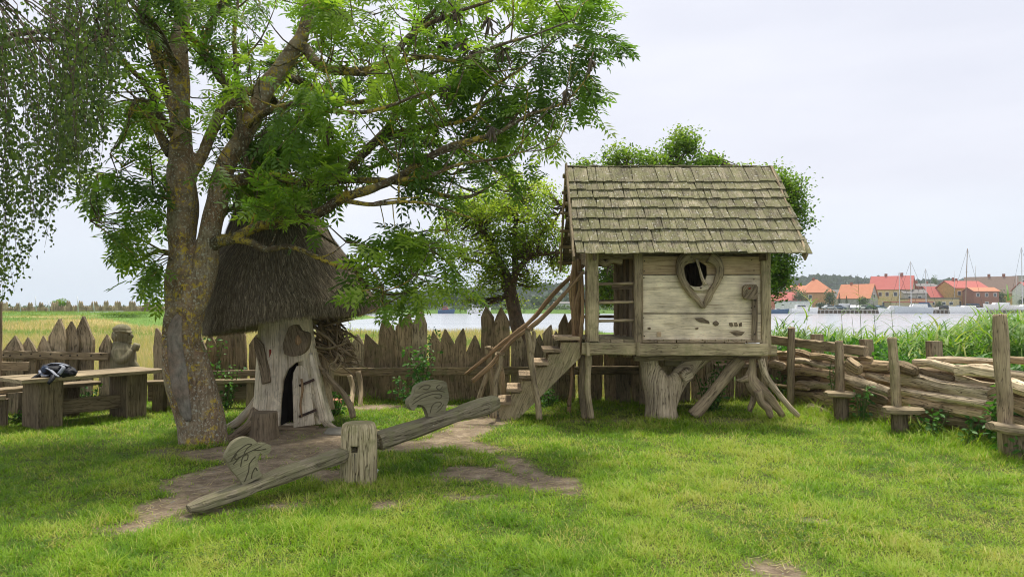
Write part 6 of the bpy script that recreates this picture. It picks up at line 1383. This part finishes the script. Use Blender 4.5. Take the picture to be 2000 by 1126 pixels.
# ------------------------------------------------------------------ far shore, middle
ZL = .8
def shore_trees(specs, group):
    for px_, top, wpx, Y, mt, nm, lb in specs: fartree(nm, lb, px_, top, 606, wpx, Y, mt, 800, group, z0=ZL)
shore_trees([(655, 585, 60, 250, 'far_leaf', 'tree', 'low far shore tree seen just right of the thatch eave'), (700, 578, 55, 262, 'far_leaf_b', 'tree', 'far shore tree above the gap between hut and tall pickets'), (745, 580, 60, 255, 'far_leaf', 'tree', 'far shore tree behind the hanging ash leaves'),
             (800, 572, 60, 262, 'far_leaf_b', 'tree', 'far shore tree above the two tall pickets'), (845, 580, 50, 250, 'far_leaf', 'tree', 'rounded far shore tree left of the dark moored boat'), (878, 566, 56, 256, 'far_leaf_b', 'tree', 'tall bluish far shore tree above the dark moored boat'),
             (905, 560, 52, 262, 'far_leaf_b', 'tree', 'tallest bluish far shore tree left of the leaning trunk'), (938, 566, 46, 252, 'far_leaf', 'tree', 'far shore tree above the white moored boat'), (968, 574, 44, 258, 'far_leaf_b', 'tree', 'far shore tree between white boat and leaning trunk'),
             (1045, 578, 50, 262, 'far_leaf', 'tree', 'light far shore tree right of the leaning trunk'), (1075, 574, 44, 270, 'far_leaf', 'tree', 'far shore tree behind the left handrail'), (1115, 572, 50, 275, 'far_leaf_b', 'tree', 'far shore tree above the white waterside house'), (1180, 580, 50, 262, 'far_leaf', 'tree', 'far shore tree seen through the playhouse porch')], 'trees along the far shore')
# reed fringe and hills beyond
n = 5200; xx = NR.uniform(-160, 40, n); yy = 224.5 + NR.uniform(0, 5, n); z = .7 + NR.uniform(0, 1, n) * (.6 + 1.1 * fbm(xx, yy, 3, 9)); o = leaves('shore_bushes', np.stack([xx, yy, z], -1), NR.normal(0, 1, (n, 3)), NR.uniform(.6, 1.3, n), np.clip(NR.normal(.6, .2, n), 0, 1), MAT['far_leaf']); tag(o, kind='stuff')
def hill(name, x0, x1, Y, prof, dd):
    xs = np.linspace(x0, x1, 60); v = []; f = []
    for i, x in enumerate(xs):
        h = float(np.interp(x, [p[0] for p in prof], [p[1] for p in prof]));
        for j, (q, hh) in enumerate(((0, 0), (.3, .6), (.6, .95), (1, 1), (1.6, .3))): v.append((x, Y + dd * q, hh * h + .3))
    for i in range(59):
        for j in range(4): a = i * 5 + j; f.append((a, a + 5, a + 6, a + 1))
    o = npmesh(name, np.array(v), np.array(f), MAT['far_leaf_b'], np.full(len(v), .3), smooth=True); tag(o, kind='structure')
    n = 9000; t = NR.uniform(0, 1, n); xx = x0 + (x1 - x0) * t; hh = np.interp(xx, [p[0] for p in prof], [p[1] for p in prof]); q = NR.uniform(0, 1, n)
    zz = hh * np.interp(q, [0, .3, .6, 1], [0, .6, .95, 1]) + NR.uniform(0, 4, n); s_ = Y / 260
    o = leaves('woods', np.stack([xx, Y + dd * q, zz], -1), NR.normal(0, 1, (n, 3)), NR.uniform(2, 4, n) * s_, np.clip(NR.normal(.4, .25, n), 0, 1), MAT['far_leaf_b'], tpl=leaf6(.9)); tag(o, 'wooded hill far behind the town', 'woods', kind='stuff')
YH = 620
hill('hills', P(1540, 0, YH).x, P(2050, 0, YH).x, YH, [(P(a, 0, YH).x, P(a, b, YH).z) for a, b in ((1540, 575), (1590, 557), (1620, 550), (1660, 549), (1700, 548), (1760, 552), (1850, 556), (2050, 560))], 120)
YH2 = 480
hill('hills', P(560, 0, YH2).x, P(1240, 0, YH2).x, YH2, [(P(a, 0, YH2).x, P(a, b, YH2).z) for a, b in ((560, 600), (700, 590), (850, 582), (1000, 574), (1060, 570), (1120, 568), (1200, 572), (1240, 580))], 90)

# ------------------------------------------------------------------ buildings
def house(name, label, px, D, w_, d_, hw_, hr_, rot, wall, roof, cat='house', hip=0, wins=(), chim=(), ov=.35, door=None, zb=ZL, flat=False):
    """local x: ridge direction; front = -y, gables at +-x; rot about z; px centre"""
    x_ = P(px, 0, D).x; t = thing(name, label, cat, (x_, D, zb), None, math.radians(rot)); hx, hy_ = w_ / 2, d_ / 2
    m = MB(); m.v = [(-hx, -hy_, 0), (hx, -hy_, 0), (hx, hy_, 0), (-hx, hy_, 0), (-hx, -hy_, hw_), (hx, -hy_, hw_), (hx, hy_, hw_), (-hx, hy_, hw_), (-hx, 0, hw_ + hr_), (hx, 0, hw_ + hr_)]
    F = [(0, 1, 5, 4), (2, 3, 7, 6), (1, 2, 6, 5), (3, 0, 4, 7)] + ([] if (hip or flat) else [(5, 6, 9), (7, 4, 8)]) + ([(4, 5, 6, 7)] if flat or hip else [])
    for f in F: m.face(f, [(m.v[i][0] + m.v[i][1], m.v[i][2]) for i in f])
    local(m, 'wall', MAT[wall], t)
    if flat:
        m = MB(); beam(m, (-hx - .2, 0, hw_ + .15), (hx + .2, 0, hw_ + .15), d_ + .4, .3, seg=99, jit=0); rf_ = local(m, 'roof', MAT[roof], t)
    else:
        m = MB(); sl = hr_ / hy_; e = ov; zt_ = hw_ + hr_ + .06; hpx = hip
        for sg in (-1, 1):
            a = [V((-hx - e, sg * (hy_ + e), hw_ - e * sl + .06)), V((hx + e, sg * (hy_ + e), hw_ - e * sl + .06)), V((hx + e - hpx, 0, zt_)), V((-hx - e + hpx, 0, zt_))]
            if sg > 0: a = a[::-1]
            prism(m, a, (a[1] - a[0]).cross(a[2] - a[1]), .14)
        if hip:
            for sg in (-1, 1):
                a = [V((sg * (hx + e), -sg * (hy_ + e), hw_ - e * sl + .05)), V((sg * (hx + e), sg * (hy_ + e), hw_ - e * sl + .05)), V((sg * (hx + e - hpx), 0, zt_ - .01))]
                prism(m, a, (a[1] - a[0]).cross(a[2] - a[1]), .12)
        rf_ = local(m, 'roof', MAT[roof], t)
    for (cx_, cy_, ch) in chim:
        m = MB(); z0_ = hw_ + hr_ * (1 - abs(cy_) / hy_) - .5; beam(m, (cx_, cy_, z0_), (cx_, cy_, z0_ + ch + .5), .8, .7, seg=9, jit=0); local(m, 'chimney', MAT['wall_brick'], rf_)
    for (face, u_, z_, ww, wh) in wins:
        if face == 'f': n_, o_ = V((0, -1, 0)), V((u_, -hy_, z_)); r_ = V((1, 0, 0))
        elif face == 'r': n_, o_ = V((1, 0, 0)), V((hx, u_, z_)); r_ = V((0, 1, 0))
        else: n_, o_ = V((-1, 0, 0)), V((-hx, u_, z_)); r_ = V((0, -1, 0))
        m = MB(); a = [o_ - r_ * (ww / 2 + .12) - V((0, 0, wh / 2 + .12)), o_ + r_ * (ww / 2 + .12) - V((0, 0, wh / 2 + .12)), o_ + r_ * (ww / 2 + .12) + V((0, 0, wh / 2 + .12)), o_ - r_ * (ww / 2 + .12) + V((0, 0, wh / 2 + .12))]
        prism(m, a, n_, .06); wn = local(m, 'window', MAT['boat_white'], t)
        m = MB(); a = [o_ + n_ * .05 - r_ * (ww / 2) - V((0, 0, wh / 2)), o_ + n_ * .05 + r_ * (ww / 2) - V((0, 0, wh / 2)), o_ + n_ * .05 + r_ * (ww / 2) + V((0, 0, wh / 2)), o_ + n_ * .05 - r_ * (ww / 2) + V((0, 0, wh / 2))]
        prism(m, a, n_, .03); local(m, 'pane', MAT['glass_dark'], wn)
    if door:
        m = MB(); prism(m, [V((door - .5, -hy_, 0)), V((door + .5, -hy_, 0)), V((door + .5, -hy_, 2.1)), V((door - .5, -hy_, 2.1))], (0, -1, 0), .06); local(m, 'door', MAT['wall_brick'], t)
    return t
def row(face, us, z, w_=1.0, h_=1.3): return [(face, u_, z, w_, h_) for u_ in us]
house('orange_house', 'salmon-orange house with low tiled roof half hidden behind tree by the playhouse corner', 1522, 240, 10, 8, 3.2, 2.6, 0, 'wall_salmon', 'roof_red', wins=row('f', (-3, 0, 3), 1.7))
house('orange_house', 'small house with pale orange roof left of the pyramid-roofed house', 1556, 262, 9, 8, 6.5, 2.2, -15, 'wall_orange', 'roof_orange', chim=((0, 0, 1),))
house('orange_house', 'orange-walled house with pyramid-shaped orange tiled roof', 1586, 250, 9.5, 9.5, 6.2, 4.2, -8, 'wall_orange', 'roof_orange', hip=4.6, chim=((-.6, 0, .8),), wins=row('f', (-3, 3), 4.4) + row('f', (-3, 0, 3), 1.6), ov=.5)
house('grey_house', 'grey-white gabled barn with orange-red roof and one dark attic window', 1668, 240, 10, 9.5, 3.9, 4.6, -42, 'wall_grey', 'roof_orange', wins=[('r', 0, 4.6, 1.6, 1.2), ('r', -2.6, 1.6, .9, 1.1)], chim=((-2, 0, .8),))
house('low_house', 'grey-roofed low house between pyramid roof and barn', 1632, 262, 9, 8, 4.6, 2.6, -10, 'wall_grey', 'roof_grey')
house('yellow_house', 'large pale yellow house with big crimson roof and two chimneys', 1735, 252, 13, 10, 7.2, 4.6, -36, 'wall_yellow', 'roof_red', chim=((-2, 0, 1), (3, 0, 1.2)), wins=row('f', (-5, -3.2, -1, 1.6, 4), 5.4) + row('f', (-5, -2, 1.6, 4), 2) + row('r', (-2, 2), 5.4) + [('r', 0, 8.4, .8, 1)])
house('grey_house', 'cream house with flat dark roof beside the crimson-roofed one', 1772, 246, 7, 7, 5.6, 1.3, -12, 'wall_grey', 'roof_grey', wins=row('f', (-1.6, 1.4), 4.0), chim=((2, 0, 1.3),))
house('brick_house', 'plain brown brick building with black chimneys behind the tall mast', 1792, 256, 7.5, 8, 8.2, 1.0, 0, 'brick_wall', 'roof_grey', chim=((-2, 0, 1.2), (1.8, 0, 1)), wins=row('f', (1,), 6))
house('red_roof_house', 'low house with bright red roof left of the large brown house', 1815, 250, 7, 8, 4.4, 3.6, 0, 'wall_cream', 'roof_red', wins=row('f', (1.5,), 3))
house('boathouse', 'long low yellow boathouse with dark green flat roof behind the sailboats', 1806, 236, 15.5, 7, 3.6, 0, 0, 'wall_yellow', 'roof_green', 'boathouse', wins=row('f', (-5, -1, 2.6, 5), 2.1, 1.1, .8), flat=True)
house('shed', 'low shed with flat brick-red roof at the quay', 1765, 232, 13, 5, 2.4, 0, 0, 'wall_cream', 'roof_red', 'shed', flat=True, door=2.0)
house('brick_house', 'brown two-storey house with shallow red roof and tall stair window', 1868, 246, 12.5, 9, 7.4, 2.4, 8, 'wall_ochre', 'roof_red', wins=row('f', (-4.6, -2), 5.6) + row('f', (-4.6, 0), 2.2) + row('f', (1.2,), 4.8, .8, 2.6), chim=((-3, 0, 1.3), (-1, 1, 1.6)))
house('brick_house', 'dark brick annex with three white windows and orange-red lower storey', 1905, 236, 8.2, 6, 6.1, 1.2, 0, 'brick_wall', 'roof_orange', wins=row('f', (-2.8, 0, 2.8), 4.9, .8, .9) + row('f', (0,), 1.9), door=3)
house('ochre_house', 'ochre house with large brown roof and bare gable behind the brick annex', 1925, 262, 16, 11, 6.0, 6.0, -34, 'wall_ochre', 'roof_brown', chim=((-.5, 0, 1.1), (4, 0, 1.1)))
house('apartment_block', 'grey concrete flats with flat roof at the right edge', 1985, 262, 9, 9, 12, 0, 0, 'wall_concrete', 'roof_grey', 'apartment block', wins=row('f', (-2.5, 0, 2.5), 10) + row('f', (-2.5, 0, 2.5), 7), flat=True)
house('white_house', 'white house with red roof cut off by the right edge', 2008, 240, 9, 8, 6.6, 2.6, 0, 'wall_white', 'roof_red', wins=row('f', (-3, 0), 5.0) + row('f', (-3, 0), 1.9))
house('white_house', 'small white waterside house seen left of the playhouse handrails', 1102, 236, 7, 5, 2.0, .5, 0, 'wall_white', 'roof_grey', wins=row('f', (-2.2, -.8, .9), 1.1, 1.0, .8))
house('boat_shed', 'long white boat shed behind the white cruiser, right of the playhouse post', 1543, 231, 10, 5, 2.5, 0, 0, 'wall_white', 'boat_grey', 'shed', flat=True)
for (px_, top, wpx, Y, mt, nm, lb, cn) in ((1552, 566, 34, 236, 'far_leaf', 'tree', 'round tree in front of the pale orange roof', 0), (1568, 574, 22, 234, 'far_leaf', 'tree', 'smaller round tree left of the orange house wall', 0), (1613, 560, 32, 238, 'far_leaf', 'tree', 'full green tree between orange house and barn', 0),
        (1597, 590, 26, 233, 'far_leaf_b', 'bush', 'dark bushes above the quay cars below the orange house', 0), (1632, 572, 12, 234, 'far_leaf_b', 'conifer', 'thin dark conifer left of the barn', 1), (1646, 578, 12, 235, 'far_leaf', 'conifer', 'thin yellow-green conifer in front of the barn roof', 1),
        (1676, 578, 26, 232, 'far_leaf', 'bush', 'light green bush in front of the barn gable', 0), (1818, 534, 22, 275, 'far_leaf', 'tree', 'tree crown rising behind the brick and red-roofed houses', 0), (1942, 568, 36, 236, 'far_leaf', 'bush', 'broad green hedge bush right of the brick annex', 0), (1827, 588, 20, 231, 'far_leaf', 'bush', 'reddish-green bush before the yellow boathouse', 0),
        (1540, 560, 40, 250, 'far_leaf_b', 'tree', 'dark tree at the left end of the town behind playhouse corner', 0), (1985, 580, 20, 236, 'far_leaf_b', 'bush', 'dark bush between the flats and the red-roofed house', 0)):
    fartree(nm, lb, px_, top, 604, wpx, Y, mt, 700, 'trees among the harbour houses', z0=ZL, conic=bool(cn))
# quay, cars, boats
def quay(label, p0, p1, Y, z1, dk):
    t = thing('quay', label, 'quay', (P((p0 + p1) / 2, 0, Y).x, Y, -.3)); x0, x1 = P(p0, 0, Y).x, P(p1, 0, Y).x
    m = MB(); beam(m, (x0, Y + 1.8, z1 - .15), (x1, Y + 1.8, z1 - .15), 4, .3, seg=99, jit=0); m.build('deck', MAT['concrete'], t)
    m = MB(); beam(m, (x0, Y + .6, (z1 - .3) / 2 - .4), (x1, Y + .6, (z1 - .3) / 2 - .4), .3, z1 + .4, seg=99, jit=0); m.build('retaining_wall', MAT['weathered_dark'], t)
    n = int((x1 - x0) / 1.25)
    for k in range(n): m = MB(); x_ = x0 + (k + .5) * (x1 - x0) / n; beam(m, (x_, Y, -.9), (x_, Y, z1 - .3), .3, .3, up=(0, 1, 0), seg=9, jit=0); m.build('pile', MAT['concrete'], t)
quay('long concrete quay on short piles below the parked cars', 1583, 1722, 222, .95, 0)
quay('concrete quay behind the sailboats at right', 1806, 1990, 221.5, 1.0, 0)
def car_proto(mat, kind):
    def f(label, px_, D, rot, nm='parked_car', cat='car'):
        x_ = P(px_, 0, D).x; t = thing(nm, label, cat, (x_, D, ZL + .12), 'cars parked along the quay', math.radians(rot))
        L_, H, W2 = (4.3, 1.42, .85) if kind != 'van' else (5.0, 1.95, .95)
        if kind != 'van': pr = [(-L_ / 2, .3), (-L_ / 2, .72), (-L_ / 2 + .1, .85), (-L_ / 2 + .7, .95), (-.9, H), (.55, H), (1.25, .95), (L_ / 2 - .15, .78), (L_ / 2, .6), (L_ / 2, .3)]
        else: pr = [(-L_ / 2, .35), (-L_ / 2, 1.85), (-L_ / 2 + .1, H), (1.2, H), (1.8, 1.15), (L_ / 2 - .1, .95), (L_ / 2, .6), (L_ / 2, .35)]
        m = MB(); prism(m, [V((a, -W2, b)) for a, b in pr][::-1], (0, 1, 0), W2 * 2); local(m, 'body', MAT[mat], t)
        g = [(-.85 if kind != 'van' else .5, H - .08), (-1.3 if kind != 'van' else .5, .95 if kind != 'van' else 1.2), (1.15 if kind != 'van' else 1.6, .95 if kind != 'van' else 1.2), (.5 if kind != 'van' else 1.2, H - .08)]
        for sg in (-1, 1): m = MB(); prism(m, [V((a, sg * (W2 + .005), b)) for a, b in g], (0, sg, 0), .02); local(m, 'window', MAT['glass_dark'], t)
        for a in (-1.35, 1.35):
            for sg in (-1, 1):
                m = MB(); tube(m, [V((a, sg * (W2 - .12), .32)), V((a, sg * (W2 + .03), .32))], .32, 12, 0, step=1, smooth=False); wh = local(m, 'wheel', MAT['tyre'], t)
                m = MB(); tube(m, [V((a, sg * (W2 + .03), .32)), V((a, sg * (W2 + .05), .32))], .19, 10, 0, step=1, smooth=False); local(m, 'rim', MAT['car_silver'], wh)
        for sg in (-1, 1): m = MB(); box(m, (L_ / 2 + .01, sg * .6, .66), .05, .3, .14); local(m, 'headlight', MAT['boat_white'], t)
        return t
    return f
for mt, kd, px_, D, rot, lb in (('car_silver', 'car', 1612, 228.5, 8, 'silver car leftmost on the quay below the orange house'), ('car_blue', 'car', 1630, 229, -12, 'dark blue car second on the quay next to the silver one'), ('car_white', 'van', 1645, 230, 30, 'white van tallest vehicle on the quay'), ('car_silver', 'car', 1659, 228.5, 60, 'grey car tight against the white van'),
        ('car_white', 'car', 1676, 229, 10, 'white car in front of the cream wall on the quay'), ('car_green', 'car', 1694, 228.5, 5, 'dark green car near the motorboat end of the quay'), ('car_blue', 'car', 1711, 230, 20, 'blue-grey car rightmost before the motorboats'),
        ('car_black', 'car', 1836, 229, 5, 'black car behind the sailboats in front of boathouse bush'), ('car_blue', 'car', 1868, 229.5, 0, 'dark blue car between the leaning mast and brick annex'), ('car_black', 'van', 1890, 231, 0, 'black van in front of the brick annex'), ('car_silver', 'car', 1984, 229, 0, 'pale silver car by the flats at the right edge')):
    car_proto(mt, kd)(lb, px_, D, rot, 'parked_van' if kd == 'van' else 'parked_car', 'van' if kd == 'van' else 'car')
def boat(name, label, px_, D, L_, hull, cabin=None, mast=0, rot=0, stripe=None, z=-.3, lean=0, mastm='mast', cab=(.3, .5, .7), cat='boat'):
    t = thing(name, label, cat, (P(px_, 0, D).x, D, z), 'boats moored in the harbour', math.radians(rot)); n = 14; rings = []
    B = L_ * .15; Hh = L_ * .13 + .5
    for i in range(n + 1):
        s_ = i / n; x_ = (s_ - .5) * L_; w2 = B * (1 - (max(0, s_ - .45) / .55) ** 2.2) * (.82 + .18 * min(1, s_ / .3)); w2 = max(.03, w2); sh = Hh * (1 + .28 * s_ ** 2); xo = (0, .25, .6)
        rings.append([V((x_ + .5 * s_ ** 3, 0, -.3)), V((x_ + .5 * s_ ** 3, -w2 * .75, .0)), V((x_ + .9 * s_ ** 3, -w2, sh)), V((x_ + .9 * s_ ** 3, 0, sh + .05)), V((x_ + .9 * s_ ** 3, w2, sh)), V((x_ + .5 * s_ ** 3, w2 * .75, 0))])
    m = MB(); sweep(m, rings, [i * L_ / n for i in range(n + 1)], False); local(m, 'hull', MAT[hull], t)
    if stripe:
        m = MB(); r2 = [[V((r[1].x, r[1].y * 1.0, .0)).lerp(r[2], .45) + V((0, -.02, 0)), V((r[1].x, r[1].y, .0)).lerp(r[2], .85) + V((0, -.02, 0)), V((r[1].x, r[1].y + .05, .0)).lerp(r[2], .85), V((r[1].x, r[1].y + .05, 0)).lerp(r[2], .45)] for r in rings]
        sweep(m, r2, [i * L_ / n for i in range(n + 1)], False); local(m, 'stripe', MAT[stripe], t)
    if cabin:
        c0, c1, ch = cab; x0, x1 = (c0 - .5) * L_, (c1 - .5) * L_; zz = Hh
        m = MB(); prism(m, [V((x0, -B * .62, zz)), V((x1 + ch * .6, -B * .62, zz)), V((x1, -B * .62, zz + ch)), V((x0 + .1, -B * .62, zz + ch))][::-1], (0, 1, 0), B * 1.24); cb = local(m, 'cabin', MAT[cabin], t)
        m = MB(); prism(m, [V((x0 + .3, -B * .62 - .005, zz + ch * .45)), V((x1 + ch * .15, -B * .62 - .005, zz + ch * .45)), V((x1 - .05, -B * .62 - .005, zz + ch * .82)), V((x0 + .3, -B * .62 - .005, zz + ch * .82))], (0, -1, 0), .02); local(m, 'window', MAT['glass_dark'], cb)
    m = MB()
    for k in range(7): x_ = (-.45 + k * .13) * L_; tube(m, [V((x_, -B * .8, Hh)), V((x_, -B * .8, Hh + .55))], .025, 4, 0, step=2)
    tube(m, [V((-.45 * L_, -B * .8, Hh + .55)), V((.33 * L_, -B * .8, Hh + .55))], .025, 4, 0, step=3); local(m, 'guard_rail', MAT['mast'], t)
    if mast:
        mb_ = V((.08 * L_, 0, Hh)); mt_ = V((.08 * L_ - lean * mast, 0, mast)); m = MB(); tube(m, [mb_, mt_], [.15, .10], 7, 0, step=3); mm = local(m, 'mast', MAT[mastm], t)
        m = MB(); tube(m, [V((.07 * L_, 0, Hh + 1.1)), V((-.38 * L_, 0, Hh + 1.0))], .09, 6, 0, step=3); local(m, 'boom', MAT['boat_blue'], t)
        for xe in (-.48, .55): m = MB(); tube(m, [V((xe * L_, 0, Hh)), mt_], .035, 4, 0, step=9); local(m, 'stay', MAT['dark'], mm)
        m = MB(); tube(m, [mb_.lerp(mt_, .6) + V((0, -.8, 0)), mb_.lerp(mt_, .6) + V((0, .8, 0))], .03, 4, 0, step=3); local(m, 'spreader', MAT[mastm], mm)
    return t
zz = lambda py, D: P(1000, py, D).z + .3
boat('rowing_boat', 'small low dark blue boat left of the white cruiser', 1514, 219, 5, 'boat_blue', 'boat_white', cab=(.3, .55, .5))
boat('cabin_cruiser', 'white cabin cruiser moored below the long white shed', 1562, 219, 8, 'boat_white', 'boat_white', cab=(.2, .55, 1.3), rot=4)
boat('motorboat', 'sleek white motorboat at the right end of the piled quay', 1734, 219, 6.5, 'boat_white', 'boat_white', cab=(.25, .6, 1.1), rot=170)
boat('sailing_yacht', 'largest grey-white sailing yacht with tall white mast', 1776, 217, 10.5, 'boat_grey', 'boat_white', mast=zz(510, 217), rot=180, cab=(.15, .55, 1.1), lean=0)
boat('sailing_yacht', 'white yacht partly behind the largest one, with short mast', 1752, 223, 7, 'boat_white', 'boat_white', mast=zz(531, 223), rot=175, cab=(.3, .6, .6))
boat('motor_cruiser', 'white cruiser with blue canopy behind the largest yacht', 1796, 224, 7.5, 'boat_white', 'boat_blue', mast=zz(525, 224), cab=(.3, .65, 1.9), z=-.2)
boat('sailing_yacht', 'white and navy striped yacht with leaning brown mast', 1880, 218, 10, 'boat_white', 'boat_white', mast=zz(485, 218), rot=180, stripe='boat_blue', cab=(.3, .65, .7), lean=.05, mastm='mast_wood')
boat('sailing_yacht', 'white yacht stored behind the quay with row of square cabin windows', 1942, 225, 9, 'boat_white', 'boat_white', z=.6, rot=180, cab=(.2, .7, .9))
boat('sailing_yacht', 'white yacht with the tallest grey mast at the right edge', 1990, 224, 9, 'boat_white', 'boat_white', mast=zz(482, 224) - .4, z=.1, rot=180, cab=(.25, .6, .8))
boat('tugboat', 'small dark tugboat with red cabin by the far shore left of the leaning trunk', 871, 221, 4.5, 'boat_blue', 'car_red', cab=(.3, .6, 1.2))
boat('motorboat', 'white motorboat with blue windows moored on the far shore beside the tall pickets', 934, 221, 6.5, 'boat_white', 'boat_white', cab=(.2, .75, 1.3))
for (px_, top, D, lb) in ((1855, 528, 240, 'thin dark flagpole left of the leaning mast'), (1975, 535, 232, 'grey lamp column before the flats'), (1896, 518, 262, 'thin aerial on the ridge of the brown-roofed house')):
    c = V((P(px_, 0, D).x, D, ZL if 'aerial' not in lb else 12.5)); m = MB(); tube(m, [c, V((c.x, c.y, P(px_, top, D).z))], [.09, .05], 6, 0, step=5); tag(m.build('pole', MAT['mast'], origin=c), lb, 'pole')

# ------------------------------------------------------------------ ground cover, built last
lawn_grass(); field_grass(); flat_bits(); clover(); crumbs()

# ------------------------------------------------------------------ air: one box of even pale haze round camera and scene
m = MB(); hv = [(-1000, -14, -3), (1000, -14, -3), (1000, 900, -3), (-1000, 900, -3), (-1000, -14, 40), (1000, -14, 40), (1000, 900, 40), (-1000, 900, 40)]
for p in hv: m.add(p)
for f in ((3, 2, 1, 0), (4, 5, 6, 7), (0, 1, 5, 4), (1, 2, 6, 5), (2, 3, 7, 6), (3, 0, 4, 7)): m.face(f, [(0, 0)] * 4)
hz = bpy.data.materials.new('haze'); hz.use_nodes = True; t_ = hz.node_tree; t_.nodes.remove(t_.nodes['Principled BSDF'])
pv = t_.nodes.new('ShaderNodeVolumePrincipled'); pv.inputs['Color'].default_value = (.88, .92, .97, 1); pv.inputs['Density'].default_value = .00035
t_.links.new(pv.outputs[0], t_.nodes['Material Output'].inputs['Volume']); tag(m.build('haze', hz), kind='stuff')
